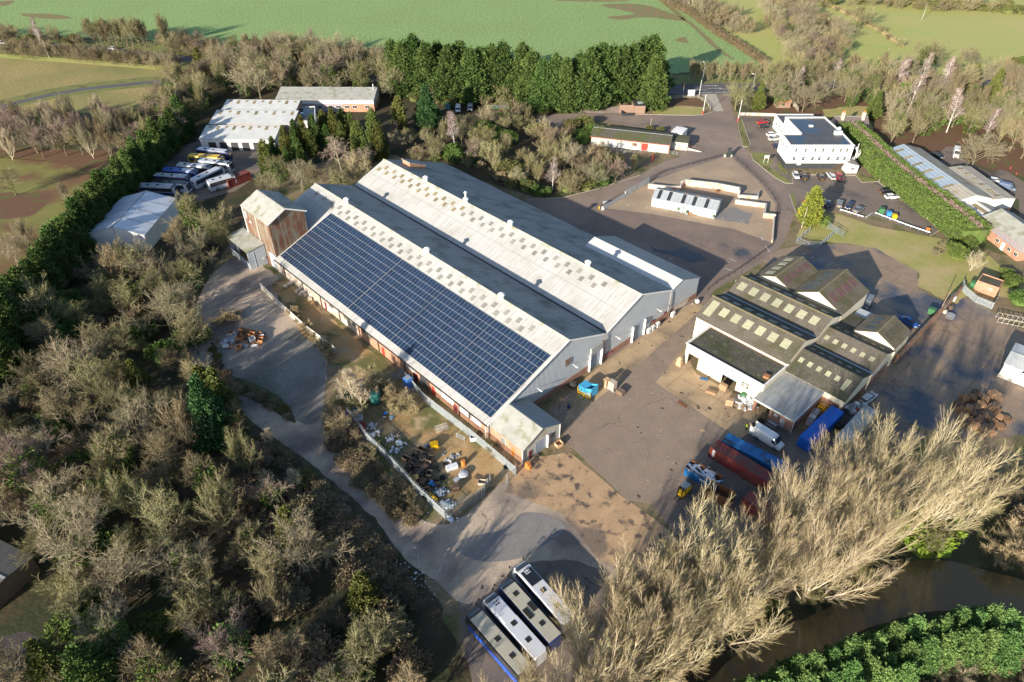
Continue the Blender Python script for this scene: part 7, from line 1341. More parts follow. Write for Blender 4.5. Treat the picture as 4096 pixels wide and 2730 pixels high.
# single named yard things
K5 = lambda u, v: (2700 + u / 3.92, 1350 + v / 3.92); K6 = lambda u, v: (2200 + u / 2.24, 1350 + v / 2.24); AY = AM
drop(PM[8], 'pallet_stack', 'pale stack of long boards lying in the factory apron', 'pallets', *K5(556, 880), rz=AY + .35, sc=(1.7, .7, .55)); drop(PM[8], 'pallet_stack', 'pallets leaning at the right of the wide factory door', 'pallets', *K5(748, 820), rz=AY + .1, sc=(1.3, .8, 1.2)); drop(PM[12], 'pallet_stack', 'tall pinkish stack of boards in front of the open factory door', 'pallets', *K5(842, 1060), rz=AY + .5, m='cardboard', sc=(1.2, .9, .9))
drop(PM[4], 'pallet_stack', 'small pallet stack on the mossy loading bay roof', 'pallets', *top_at(K5(1432, 632)[0], K5(1432, 632)[1], 4.9), z=4.93, rz=AY + .2, m='wood_orange', px=False)
o = one('cardboard_stack', 'stack of cardboard boxes and a black tray at the left corner of the factory', 'boxes', MB().box(-.6, .6, -.5, .5, 0, 1.0).box(-.55, .45, -.4, .45, 1.0, 1.7).box(-.4, .35, -.3, .4, 1.7, 2.2), 'cardboard', None, (*[*at(*K5(65, 440))][:2], .06), AY)
pt = thing('pallet_truck', 'blue hand pallet truck standing beside the cream factory wall', 'pallet truck', at(*K5(480, 665)), AY + .45); MB().box(-1.2, .1, -.27, -.1, .08, .2).box(-1.2, .1, .1, .27, .08, .2).box(.1, .4, -.27, .27, .08, .5).build('forks', 'cont_blue', pt); MB().tube((.35, 0, .4), (.7, 0, 1.25), .03).tube((.7, -.15, 1.25), (.7, .15, 1.25), .03).build('handle', 'tyre', pt)
hp = MB(); rg = random.Random(8)
for k in range(60): q = (abs(rg.gauss(0, .8)) - .2); hp.cbox((rg.gauss(0, .9), rg.gauss(0, 1.1), max(.1, .95 - .4 * abs(q)) * rg.random()), (rg.uniform(.4, 1.1), rg.uniform(.3, .8), rg.uniform(.05, .3)), rg.random() * 3, rg.uniform(-.8, .8))
one('plastic_wrap_heap', 'big heap of crumpled white plastic wrapping beside the brick shed post', 'waste', hp, 'plastic_white', None, (*[*at(*K5(1110, 1050))][:2], .06), 0)['kind'] = 'stuff'
one('green_bag', 'green bag on top of the white plastic heap', 'bag', MB().lathe([(.3, 0), (.65, .2), (.6, .6), (.2, .8)], 9), 'bin_green', None, (*[*at(*K5(1062, 950))][:2], .5), 0, True); drop(PM[4], 'pallet', 'pallet thrown onto the near side of the white plastic heap', 'pallets', *K5(1075, 1130), rz=.2, m='cardboard', z=.3, rx=.2)
one('bin_bag', 'black bin bag lying in front of the brick shed', 'bag', MB().lathe([(.3, 0), (.7, .12), (.55, .35), (.15, .45)], 9), 'tyre', None, (*[*at(*K5(1345, 1320))][:2], .06), 0, True)
bn = thing('bench', 'grey picnic bench beside the brick shed door', 'bench', at(*K5(1520, 1390)), AY); MB().box(-.9, .9, -.35, .35, .7, .75).build('table_top', 'sheet_grey', bn); MB().box(-.9, .9, -.75, -.5, .42, .46).build('seat', 'sheet_grey', bn); MB().box(-.9, .9, .5, .75, .42, .46).build('seat', 'sheet_grey', bn); MB().tube((-.6, -.7, 0), (-.6, .2, .7), .04).tube((-.6, .7, 0), (-.6, -.2, .7), .04).tube((.6, -.7, 0), (.6, .2, .7), .04).tube((.6, .7, 0), (.6, -.2, .7), .04).build('leg', 'tyre', bn)
one('steel_plate', 'rusty steel plate set in the edge of the factory apron', 'plate', MB().box(-1.1, 1.1, -.5, .5, 0, .03), 'rust_in', None, (*[*at(*K5(118, 1050))][:2], .06), AY); one('cardboard_sheet', 'flat cardboard sheet lying on the main yard tarmac', 'cardboard', MB().box(-.45, .45, -.35, .35, 0, .03), 'cardboard', None, (*[*at(*K5(440, 1465))][:2], .06), .3)
for i, (u, v, w_, h_) in enumerate(((500, 440, .9, 2.0), (555, 465, 1.5, 2.1), (630, 505, 1.7, .9))): p = at(*K6(u, v)); one('crate_stack', ('old wooden crates stack left of the wrapped crates', 'wide stack of pale crates behind the steel barrier', 'low pile of weathered crates at the end of the steel barrier')[i], 'crates', MB().box(-w_ / 2, w_ / 2, -.6, .6, 0, h_ * .48).box(-w_ / 2 + .03, w_ / 2 - .02, -.57, .6, h_ * .5, h_), ('wood_new', 'stone_pale', 'wood_old')[i], None, (p.x, p.y, .06), AY)
rail_fence('steel_barrier', 'short steel barrier in front of the pallet stacks', [K6(455, 432), K6(565, 500)], m='galv_light', n=2, h=.7)
cp = thing('waste_compactor', 'bright blue waste compactor beside the warehouse gable', 'compactor', at(*K6(335, 500)), AM); MB().box(-1.6, .2, -1.1, 1.1, .3, 1.9).prof([(-.1, 1.9), (1.7, 2.9), (1.75, 2.9), (1.75, .9), (-.1, .6)], -1.1, -1.0, 'y').prof([(-.1, 1.9), (1.7, 2.9), (1.75, 2.9), (1.75, .9), (-.1, .6)], 1.0, 1.1, 'y').box(1.68, 1.78, -1.0, 1.0, .6, 2.9).build('body', 'sky_blue_paint', cp)
for x in (-1.4, 1.5): MB().box(x - .08, x + .08, -1.05, -.9, 0, .6).box(x - .08, x + .08, .9, 1.05, 0, .6).build('leg', 'sky_blue_paint', cp)
rail_fence('yellow_cage', 'yellow guard rail cage in front of the blue compactor', [K6(247, 500), K6(250, 535), K6(300, 560), K6(358, 565), K6(366, 520)], m='yellow_paint', n=4, h=1.9, r=.05)
drop(PM[1], 'pallet', 'lone pallet lying in the shade near the warehouse gable', 'pallets', *K6(112, 562), m='wood_new'); one('blue_tub', 'dark blue plastic tub standing among litter in the shade', 'tub', MB().lathe([(.3, 0), (.36, .8), (.38, .82)], 10), 'coach_navy', None, (*[*at(*K6(166, 632))][:2], .06), 0)
one('black_bags', 'pile of black bags under a board by the brick plinth', 'bag', MB().lathe([(.6, 0), (1.0, .3), (.8, .8), (.2, 1.0)], 9).cbox((0, 0, 1.05), (1.0, .8, .06)), 'dark_junk', None, (*[*at(*K6(205, 440))][:2], .06), 0)
for i, (y, lb) in enumerate(((-16, 'rightmost'), (-17.8, 'second from right'), (-19.2, 'third from right'), (-10.2, 'lone'))): ac_ = site_thing('air_conditioner', lb + ' white air conditioning unit ' + ('by the annex' if i == 3 else 'beside the far gable door'), 'air conditioner'); MB().box(.5, 1.1, y - .5, y + .5, .1, 1.3).build('case', 'white_trim', ac_); MB().lathe([(.36, 0), (.36, .04)], 12, Matrix.Translation((1.1, y, .7)) @ Matrix.Rotation(R(90), 4, 'Y')).build('fan_guard', 'galv', ac_)
# things right of the brick shed
K7 = lambda u, v: (3200 + u / 2.24, 1350 + v / 2.24); ibc = mm(MB().box(-.45, .45, -.45, .45, 0, .95).box(-.5, .5, -.5, .5, 0, .12), 'sheet_grey', 'bin')
for i, (u, v) in enumerate(((405, 655), (440, 640), (475, 632), (500, 622), (435, 672), (470, 660), (470, 690), (505, 680), (545, 640), (570, 630), (520, 655), (455, 705), (530, 690), (550, 665))): drop(ibc, 'plastic_bin', 'red plastic bin among the grey ones' if i == 7 else ('white' if i % 3 == 0 else 'grey') + ' plastic bin in the cluster beside the silver estate car', 'bin', *K7(u, v), rz=.3 * i, grp='plastic bins beside the estate car', m='plastic_red' if i == 7 else ('plastic_white' if i % 3 == 0 else 'sheet_grey'))
for i, (u, v, s_) in enumerate(((410, 700, 1.6), (440, 740, 1.8), (380, 760, 1.8), (340, 800, 1.8), (400, 790, 1.5), (360, 740, 1.4))): drop(PM[8], 'timber_stack', 'dark timber stack between the blue container and white trailer', 'timber', *K7(u, v), rz=AY + 1.57, grp='dark timber stacks between containers', m='dark_junk', sc=(s_, 1.4, .8))
drop(PM[1], 'pallet', 'pallet by the silver estate car', 'pallets', *K7(478, 605), m='wood_old')
yt = thing('yellow_stillage', 'yellow steel stillages against the brick wall', 'stillage', at(*K7(200, 670)), AM); mb = MB()
for k in range(3):
    for y in (-.6, .6): mb.box(-.9, .9, y - .04, y + .04, .2 + k * .6, .28 + k * .6)
    for x in (-.9, .9): mb.box(x - .04, x + .04, -.6, .6, .2 + k * .6, .28 + k * .6)
for x in (-.9, .9):
    for y in (-.6, .6): mb.box(x - .05, x + .05, y - .05, y + .05, 0, 1.6)
mb.build('frame', 'yellow_paint', yt)
for i, (u, v) in enumerate(((140, 690), (125, 715), (105, 745), (85, 780))): one('covered_stack', ('topmost grey sheeted stack beside the brick shed', 'second grey sheeted stack beside the brick shed', 'third grey sheeted stack beside the brick shed', 'lowest and widest grey table like stack beside the brick shed')[i], 'stack', MB().prof([(-.7, 0), (-.75, .9), (-.3, 1.15), (.5, .95), (.7, 0)], -.55, .55, 'y'), 'sheet_grey' if i != 2 else 'galv_light', None, (*[*at(*K7(u, v))][:2], .06), AM + .1 * i)
# right yard odds
K8 = lambda u, v: (3000 + u / 2.1186, 640 + v / 2.1186)
rl = thing('cable_reel', 'large wooden cable reel lying on its side by the dividing wall', 'cable reel', at(*K8(1693, 1335))); MB().lathe([(.95, 0), (.95, .1)], 20).build('flange', 'sheet_grey', rl); MB().lathe([(.95, .7), (.95, .8)], 20).build('flange', 'sheet_grey', rl); MB().lathe([(.45, .1), (.45, .7)], 14).build('core', 'wood_old', rl)
for u, v, m_, lb, sz in ((1640, 1265, 'plastic_white', 'white appliance box beside the dividing wall', .7), (1700, 1265, 'wood_old', 'brown crate beside the cable reel', .8), (1650, 1300, 'stone_pale', 'pale sacks left of the cable reel', .7), (1720, 1190, 'plastic_white', 'white bath shaped tub near the top of the dividing wall', .9), (1350, 170 + 1395, 'plastic_white', 'white chair shell at the foot of the dividing wall', .5), (1715, 1160, 'galv_light', 'pale metal cabinet at the top end of the dividing wall', .7)): one('yard_box', lb, 'box', MB().box(-sz / 2, sz / 2, -sz * .6, sz * .6, 0, sz).box(-sz * .4, sz * .4, -sz * .5, sz * .5, sz, sz * 1.15), m_, None, (*[*at(*K8(u, v))][:2], .06), AM)
one('red_plastic_sheet', 'crumpled red plastic barrier lying beside the dividing wall', 'barrier', MB().cbox((0, 0, .3), (1.6, .5, .5), .2, .3).cbox((.5, .2, .4), (.9, .4, .4), .8, -.4), 'plastic_red', None, (*[*at(*K8(1430, 1490))][:2], .06), .5)
def wbin(lb, col, x, y, rz, s=1.0):
    p = at(x, y); T_ = thing('wheelie_bin', lb, 'bin', (p.x, p.y, .06), rz); MB().prof([(-.5 * s, .2), (-.6 * s, 1.15 * s), (.6 * s, 1.15 * s), (.5 * s, .2)], -.5 * s, .5 * s, 'y').build('body', col, T_); MB().prof([(-.65 * s, 1.15 * s), (-.6 * s, 1.3 * s), (.5 * s, 1.38 * s), (.66 * s, 1.17 * s)], -.55 * s, .55 * s, 'y').build('lid', col, T_)
    for x_ in (-.4, .4):
        for y_ in (-.35, .35): MB().tube((x_ * s, y_ * s - .04, .1), (x_ * s, y_ * s + .04, .1), .1, n=8).build('wheel', 'tyre', T_)
wbin('green wheelie bin leftmost of three behind the long crash barrier', 'bin_green', 3522, 855, -.3, 1.25); wbin('blue wheelie bin between the green and yellow ones', 'plastic_blue', 3552, 866, -.3, 1.1); wbin('yellow wheelie bin rightmost of three behind the long crash barrier', 'yellow_paint', 3574, 878, -.3, 1.1)
wbin('brown wheelie bin at the far end of the long crash barrier', 'orange_paint', 3709, 925, 0, .7); wbin('green wheelie bin beside the dividing brick wall', 'bin_green', 3722, 1258, -.8, 1.2); wbin('yellow grit bin on the verge beside the estate drive', 'yellow_paint', 3200, 860, .2, .9)
wbin('white bin by the black railing corner near the annex', 'car_white', 2787, 1215, .3, .7)
gb = thing('green_cabinet', 'green metal cabinet beside the brick substation', 'cabinet', at(*K8(1885, 1075)), AM); MB().box(-.5, .5, -1, 1, 0, 1.5).build('body', 'bin_green', gb); MB().prof([(-1.05, 1.5), (0, 1.65), (1.05, 1.5)], -.55, .55).build('roof', 'bin_green', gb)
rk = thing('metal_racking', 'long rusty white metal racking lying at the right edge', 'racking', at(3985, 1292), R(-22)); mb = MB()
for y in (0, 2.2):
    for z in (.3, 1.4): mb.box(0, 7.5, y - .05, y + .05, z, z + .1)
for k in range(8):
    for y in (0, 2.2): mb.box(k * 1.05, k * 1.05 + .1, y - .05, y + .05, 0, 1.5)
    mb.box(k * 1.05, k * 1.05 + .08, 0, 2.2, 1.4, 1.5)
mb.build('frame', 'roof_beige', rk)
# posts, poles, signs
def pole(nm, lb, cat, b, h, r=.12, m='timber', lamp=False, top=None, rz=0, tilt=(0, 0)):
    p = at(*b); T_ = thing(nm, lb, cat, (p.x, p.y, 0), rz); e = Vector((tilt[0], tilt[1], h)); MB().tube((0, 0, 0), e, r, r * .7, 8).build('post', m, T_)
    if lamp: MB().tube(e, e + Vector((.9, 0, .15)), .05).build('arm', m, T_); MB().box(e.x + .8, e.x + 1.5, -.15, .15, h + .08, h + .22).build('lamp_head', 'white_trim', T_)
    if top: MB().tube((0, 0, 0), (0, 0, 1.2), r * 2.2, r * 1.8, 10).build('base', top, T_)
    return T_
pole('flagpole', 'white flagpole with red base left of the entrance road', 'flagpole', (2811, 457), 7.3, .13, 'paint', top='plastic_red'); pole('flagpole', 'white flagpole with red base right of the entrance road', 'flagpole', (2951, 486), 8.0, .13, 'paint', top='plastic_red'); pole('flagpole', 'white pole without base at the junction beside the white sign', 'flagpole', (2795, 392), 7.0, .12, 'paint')
pole('street_lamp', 'street lamp across the main road from the entrance', 'street lamp', (2808, 332), 8, .09, 'galv', True, rz=2.0); pole('street_lamp', 'street lamp right of the entrance by the hedge trees', 'street lamp', (3010, 360), 6, .09, 'galv', True, rz=2.6); pole('street_lamp', 'street lamp beside the main road on the right', 'street lamp', (3781, 354), 8, .09, 'galv', True, rz=2.8)
pole('telegraph_pole', 'wooden pole left of the white sign board at the entrance', 'pole', (2730, 388), 5.2, .13, 'roof_beige'); pole('telegraph_pole', 'wooden pole standing alone in the meadow', 'pole', (3687, 82), 8, .14, 'roof_beige'); pole('telegraph_pole', 'wooden pole in the roadside hedge at the far left', 'pole', (198, 235), 8, .14, 'roof_beige'); pole('telegraph_pole', 'wooden pole at the end of the far road before the trees', 'pole', (968, 250), 7, .14, 'roof_beige')
pole('telegraph_pole', 'wooden pole in front of the yellow green conifer', 'pole', (3206, 912), 6.5, .14, 'roof_beige'); pole('pole', 'slim wooden pole behind the long mossy hut', 'pole', (2600, 522), 4.3, .1, 'roof_beige'); pole('pole', 'leaning brown pole by the dividing brick wall', 'pole', (3752, 1258), 6.5, .12, 'timber', tilt=(.6, .4)); pole('lamp_post', 'small lamp post by the ridge of the mossy factory roof', 'lamp post', (2930, 1180), 4.5, .06, 'galv_light')
p = at(2762, 391); sb_ = thing('sign_board', 'blank white sign board facing the yard at the entrance', 'sign', (p.x, p.y, 0), R(5)); MB().box(-1.4, 1.4, -.05, .05, .5, 3.0).build('panel', 'paint', sb_); MB().box(-1.3, -1.2, .05, .12, 0, 3).box(1.2, 1.3, .05, .12, 0, 3).build('post', 'roof_beige', sb_)
p = at(3062, 652); sb_ = thing('sign_board', 'white framed sign on two legs on the grass before the office', 'sign', (p.x, p.y, 0), R(-10)); MB().box(-.7, .7, -.04, .04, 1.6, 2.6).build('panel', 'paint', sb_); MB().box(-.7, -.6, -.04, .04, 0, 1.6).box(.6, .7, -.04, .04, 0, 1.6).build('leg', 'paint', sb_)
p = at(2610, 648); sb_ = thing('sign_board', 'narrow red totem sign below the long mossy hut', 'sign', (p.x, p.y, 0), R(50)); MB().box(-.3, .3, -.08, .08, 0, 2.6).build('panel', 'red_door', sb_)
p = at(2604, 448); sb_ = thing('sign_board', 'small dark sign on a post beside the timber kiosk', 'sign', (p.x, p.y, 0), R(20)); MB().box(-.4, .4, -.04, .04, 1.0, 1.7).build('panel', 'timber', sb_); MB().box(-.05, .05, -.05, .05, 0, 1.0).build('post', 'timber', sb_)
p = at(2914, 629); pb = thing('totem', 'tall dark slab totem at the tip of the gravel area', 'totem', (p.x, p.y, 0), R(10)); MB().box(-.65, .65, -.25, .25, 0, 3.2).build('slab', 'black_plinth', pb)
for x, lb in ((2899, 'white planter left of the dark totem'), (2924, 'white planter right of the dark totem')): q = at(x, 628); pl_ = thing('planter', lb, 'planter', (q.x, q.y, 0)); MB().lathe([(.28, 0), (.42, .8), (.36, .8)], 10).build('pot', 'paint', pl_); link_copy(mm(MB().lathe([(.3, .75), (.42, 1.0), (.1, 1.3)], 8), 'leaf_ivy', 'plant'), 'plant', pl_)
V3 = lambda u, v: (2330 + u / 1.681, 600 + v / 1.681)
for (u, v), lb in (((643, 415), 'dark planter left of the prefab door'), ((698, 436), 'dark planter right of the prefab door'), ((878, 465), 'dark planter at the right corner of the prefab')): q = at(*V3(u, v)); pl_ = thing('planter', lb, 'planter', (q.x, q.y, .04)); MB().box(-.3, .3, -.3, .3, 0, .7).build('pot', 'galv', pl_); link_copy(mm(MB().lathe([(.3, .65), (.4, 1.0), (.1, 1.4)], 8), 'leaf_ivy', 'plant'), 'plant', pl_)
drop(PM[4], 'pallet_stack', 'small pallet stack by the prefab sign', 'pallets', *V3(724, 430), rz=-.4, m='wood_orange'); drop(PM[1], 'pallet', 'single pallet right of the stack by the prefab', 'pallets', *V3(755, 438), rz=-.3, m='wood_orange'); q = at(*V3(903, 285)); one('fire_pit', 'small rusty bin on the gravel behind the prefab', 'bin', MB().lathe([(.5, 0), (.6, .5), (.5, .7)], 8), 'rust_in', None, (q.x, q.y, .05))
q = at(*V3(148, 372)); sb_ = thing('sign_board', 'small blue and white sign at the foot of the ramp wall', 'sign', (q.x, q.y, 0), R(20)); MB().box(-.6, .6, -.04, .04, .5, 1.3).build('panel', 'galv_light', sb_); MB().tube((0, .05, 0), (0, .05, 1), .05).build('post', 'galv', sb_)
q = at(*V3(138, 402)); one('bollard', 'white rounded bollard at the low end of the ramp wall', 'bollard', MB().lathe([(.5, 0), (.55, .5), (.35, .9), (.05, 1.0)], 12), 'paint', None, (q.x, q.y, .03), 0, True); q = at(*V3(112, 400)); one('bollard', 'yellow bollard at the low end of the ramp wall', 'bollard', MB().lathe([(.2, 0), (.2, .8), (.05, .95)], 10), 'yellow_paint', None, (q.x, q.y, .03), 0, True)
bl_ = [K8(1060, 90 + 28), K8(1090, 170 + 20), K8(1262, 330 - 20), K8(1378, 415 - 10), K8(1432, 440), K8(1500, 505)]
for i, p_ in enumerate(bl_): q = at(*p_); tag(MB().tube((0, 0, 0), (0, 0, 1.0), .1, .08, 7).build('marker_post', 'roof_beige'), 'short concrete marker post along the car park edge below the clipped hedge', 'post', 'marker posts along the hedge').location = (q.x, q.y, .03)
for (u, v), lb in (((2205, 1430), 'traffic cone nearer the tree on the far right car park'), ((2255, 1480), 'traffic cone farther down the far right car park')): q = at(3000 + u / 2.1186, v / 2.1186); one('traffic_cone', lb, 'cone', MB().box(-.22, .22, -.22, .22, 0, .05).lathe([(.17, .05), (.03, .75)], 10), 'plastic_red', None, (q.x, q.y, .02))
one('door_slab', 'orange cabinet standing at the corner of the small brick outbuilding', 'cabinet', MB().box(-.35, .35, -.35, .35, 0, 1.3).box(.35, .75, -.3, .3, 0, .9), 'orange_paint', None, (*[*at(2110, 1871)][:2], .06), AM); drop(crate_me, 'crate', 'wooden crate full of scrap beside the small brick outbuilding', 'crate', 2235, 1785, rz=.6, m='wood_new', sc=(1.1, 1.1, 1.1))
# ---------------------------------------------------------------- rubbish compound
M1 = lambda u, v: (1300 + u / 2.24, 1500 + v / 2.24); M2 = lambda u, v: (1500 + u / 2.24, 1750 + v / 2.24)
q = at(*M1(455, 240)); tk = thing('water_tank', 'round dark green plastic tank with ribs in the compound', 'tank', (q.x, q.y, .06)); MB().lathe([(1.2, 0), (1.22, .8), (1.18, .85), (1.22, .9), (1.22, 1.7), (1.18, 1.75), (1.22, 1.8), (1.2, 2.5), (1.0, 2.75), (.35, 2.95), (.3, 3.0)], 20).build('body', 'tank_green', tk, True); MB().lathe([(.3, 3.0), (.3, 3.1)], 12).build('lid', 'tank_green', tk)
q = at(*M1(752, 105)); bs = thing('wrapped_stack', 'tall stack wrapped in bright blue sheeting by the palisade corner', 'stack', (q.x, q.y, .06), AM); MB().prof([(-.85, 0), (-.75, 2.4), (.75, 2.4), (.85, 0)], -.75, .75, 'y').build('sheeting', 'tarp_blue', bs); MB().box(-.6, .6, -.55, .55, 2.4, 2.46).build('top', 'galv', bs)
for u, v, lb in ((268, 400, 'left white bulk crate beside the red plastic heap'), (312, 402, 'right white bulk crate in the compound'), (278, 330, 'white crate behind the pair of bulk crates'), (1328, 585, 'white chest crate next to the palisade fence')): q = at(*M1(u, v)); cr = thing('bulk_crate', lb, 'crate', (q.x, q.y, .06), .2); MB().box(-.6, .6, -.5, -.45, .12, 1).box(-.6, .6, .45, .5, .12, 1).box(-.6, -.55, -.45, .45, .12, 1).box(.55, .6, -.45, .45, .12, 1).box(-.6, .6, -.5, .5, .05, .12).build('walls', 'plastic_white', cr)
rg = random.Random(3)
def heap(nm, lb, cat, q, m, n, s, sz, kind=None):
    hp = MB()
    for k in range(n): hp.cbox((rg.gauss(0, s), rg.gauss(0, s * .8), rg.random() * s * .7), (rg.uniform(.3, 1) * sz, rg.uniform(.2, .7) * sz, rg.uniform(.05, .3) * sz), rg.random() * 3, rg.uniform(-.7, .7))
    p = at(*q); o = one(nm, lb, cat, hp, m, None, (p.x, p.y, .06))
    if kind: o['kind'] = kind
    return o
for q, lb in ((M1(210, 400), 'red plastic crate jumble nearest the purple sheet'), (M1(282, 445), 'middle red plastic crate jumble along the compound fence'), (M1(318, 480), 'lowest red plastic crate jumble along the compound fence')): heap('red_crates', lb, 'crates', q, 'plastic_red', 14, .5, .8, 'stuff')
for q, m_, lb, n in ((M1(185, 355), 'coach_royal', 'blue and white sheeting above the red crates', 8), (M1(420, 460), 'plastic_white', 'wrapped white boxes alone left of the rubbish', 10), (M1(472, 530), 'plastic_white', 'white scraps above the left end of the coiled fence', 10), (M1(572, 582), 'plastic_white', 'white bags in the middle of the compound', 14), (M1(612, 548), 'stone_pale', 'pale cardboard and bag heap in the compound centre', 14), (M1(680, 625), 'plastic_white', 'tall white rubbish heap in the lower compound', 18), (M1(640, 685), 'plastic_white', 'flat white sheets left of the dark crates', 10), (M1(590, 345), 'plastic_blue', 'bright blue sheeting tangled in the compound scrub', 12),
      (M1(560, 385), 'plastic_white', 'white panel below the blue sheeting', 4), (M1(800, 135), 'stone_pale', 'pile of pale rubble bags beside the blue wrapped stack', 18), (M1(905, 648), 'galv_light', 'white metal frames left of the yellow hopper', 8), (M2(690, 180), 'sheet_grey', 'grey metal scrap above the white freezer', 12), (M2(655, 225), 'plastic_white', 'white bag left of the white freezer', 7), (M2(590, 500), 'galv_light', 'broken glass and litter beside the yellow tube', 30), (M2(645, 610), 'galv_light', 'litter heap in the near corner of the compound', 34), (M2(700, 740), 'plastic_white', 'litter spilled outside the near corner of the palisade', 12)): heap('rubbish_heap', lb, 'rubbish', q, m_, n, .55, .75, 'stuff')
for i in range(46):
    u, v = rg.gauss(460, 95), rg.gauss(290, 95); drop(rg.choice([crate_me, PM[1], PM[4]]), 'dark_crate', 'grimy dark crate in the jumble at the middle of the compound', 'crate', *M2(u, v), rz=rg.random() * 3, grp='grimy dark crates in the compound', m=rg.choice(['dark_junk', 'dark_junk', 'wood_old']), z=.06 + rg.random() * .5 * (abs(u - 460) < 90), rx=rg.uniform(-.3, .3))
ty = mm(MB().lathe([(.3, 0), (.5, 0), (.55, .12), (.5, .25), (.3, .25)], 14), 'tyre', 'tyre')
for (u, v), lb in (((605, 365), 'tyre alone with pale rim right of the dark crates'), ((445, 345), 'tyre with rim at the lower left of the dark crates'), ((460, 185), 'upper tyre on the dark crates'), ((1175, 268), 'lone tyre near the open palisade gate')): drop(ty, 'tyre', lb, 'tyre', *M2(u, v), z=.3 if v < 200 else .06)
q = at(*M2(690, 285)); one('chest_freezer', 'white chest freezer in the sunlit compound', 'freezer', MB().box(-1.05, 1.05, -.45, .45, 0, .75).box(-1.08, 1.08, -.48, .48, .77, .86), 'plastic_white', None, (q.x, q.y, .06), R(25)); q = at(*M2(792, 250)); one('red_drum', 'red metal drum box standing alone in the sunlit compound', 'drum', MB().lathe([(.45, 0), (.45, 1.1), (.4, 1.15)], 8), 'orange_paint', None, (q.x, q.y, .06))
q = at(*M2(795, 345)); one('blue_bag', 'pale blue plastic bag bundle in the sunlit compound', 'bag', MB().lathe([(.5, 0), (.95, .3), (.8, .7), (.2, .85)], 9).cbox((-1.3, -.5, .15), (1.5, .8, .25), .3), 'coach_silver', None, (q.x, q.y, .06), R(20)); q = at(*M2(520, 430)); one('blue_crate', 'bright blue plastic crate lid in the lower compound', 'crate', MB().box(-.65, .65, -.5, .5, 0, .3).box(-.5, .5, -.36, .36, .3, .33), 'plastic_blue', None, (q.x, q.y, .3), R(-30))
q = at(*M2(660, 408)); fr = MB().box(-.8, .8, -.6, -.52, 0, .1).box(-.8, .8, .52, .6, 0, .1).box(-.8, -.72, -.52, .52, 0, .1).box(.72, .8, -.52, .52, 0, .1); one('window_frame', 'flat green window frame lying in the lower compound', 'frame', fr, 'leaf_thuja', None, (q.x, q.y, .1), R(25))
drop(PM[8], 'pallet_stack', 'weathered pallet stack right of the green frame', 'pallets', *M2(720, 470), rz=.3, m='wood_old'); drop(PM[1], 'pallet', 'pallet lying beside the gate end of the compound', 'pallets', *M2(922, 362), rz=-.4, m='wood_old'); drop(crate_me, 'crate', 'pale crate of slats just inside the compound gate', 'crate', *M2(962, 420), rz=-.1, m='stone_pale', sc=(1.2, 1, .9))
p0, p1 = at(*M2(470, 500)), at(*M2(560, 575)); one('yellow_chute', 'yellow rubble chute lying inside the near fence of the compound', 'chute', MB().tube((0, 0, .3), tuple(p1 - p0 + Vector((0, 0, .3))), .32, .26, 12), 'yellow_paint', None, (p0.x, p0.y, .06))
q = at(*M2(533, 90)); yh = thing('yellow_hopper', 'yellow steel hopper standing in the middle of the compound', 'hopper', (q.x, q.y, .06), .3); MB().prof([(-.7, .2), (-.8, 1.1), (.5, 1.1), (.8, .2)], -.6, .6, 'y').build('bin', 'yellow_paint', yh); MB().box(.5, .58, -.6, -.5, 1.1, 2.1).build('arm', 'yellow_paint', yh)
q = at(*M1(1045, 490)); tr_ = thing('cage_trolley', 'overturned white wire cage trolley on the sunlit strip', 'trolley', (q.x, q.y, .06), R(28)); mb = MB()
for k in range(11): mb.box(-1.2 + k * .24, -1.18 + k * .24, -.5, .5, .75, .78).box(-1.2 + k * .24, -1.17 + k * .24, -.5, -.47, .1, .78)
mb.box(-1.25, 1.25, -.52, -.47, .1, .15).box(-1.25, 1.25, .47, .52, .1, .15).box(-1.25, 1.25, -.52, -.47, .75, .8).box(-1.25, 1.25, .47, .52, .75, .8).build('frame', 'paint', tr_); rail_fence('mesh_panel', 'grey wire mesh panel leaning near the cage trolley', [M1(1180, 560), M1(1250, 595)], h=1.2, m='galv', n=5)
for i, (u, v) in enumerate(((100, 225), (130, 210), (160, 195), (200, 275), (225, 260), (255, 280), (270, 300), (235, 300), (318, 335))): p = (1100 + u / 2.24, 1050 + v / 2.24); drop(box_me, 'stone_crate', 'pale pallet box of stone by the far end of the front wall', 'crate', *p, rz=.4 * i, grp='pale stone boxes by the front wall', m='stone_pale', sc=(1.0, 1.0, .9))
p = at(1100 + 180 / 2.24, 1050 + 470 / 2.24); one('scrap_heap', 'dark scrap heap in the back strip beside the sheet fence', 'scrap', MB().cbox((0, 0, .3), (2, 1, .4), .4, .2).cbox((.8, -.6, .3), (1.5, .3, .3), .9, .4).cbox((-.6, .5, .5), (1.2, .4, .2), 2, -.3), 'dark_junk', None, (p.x, p.y, .06), AM)
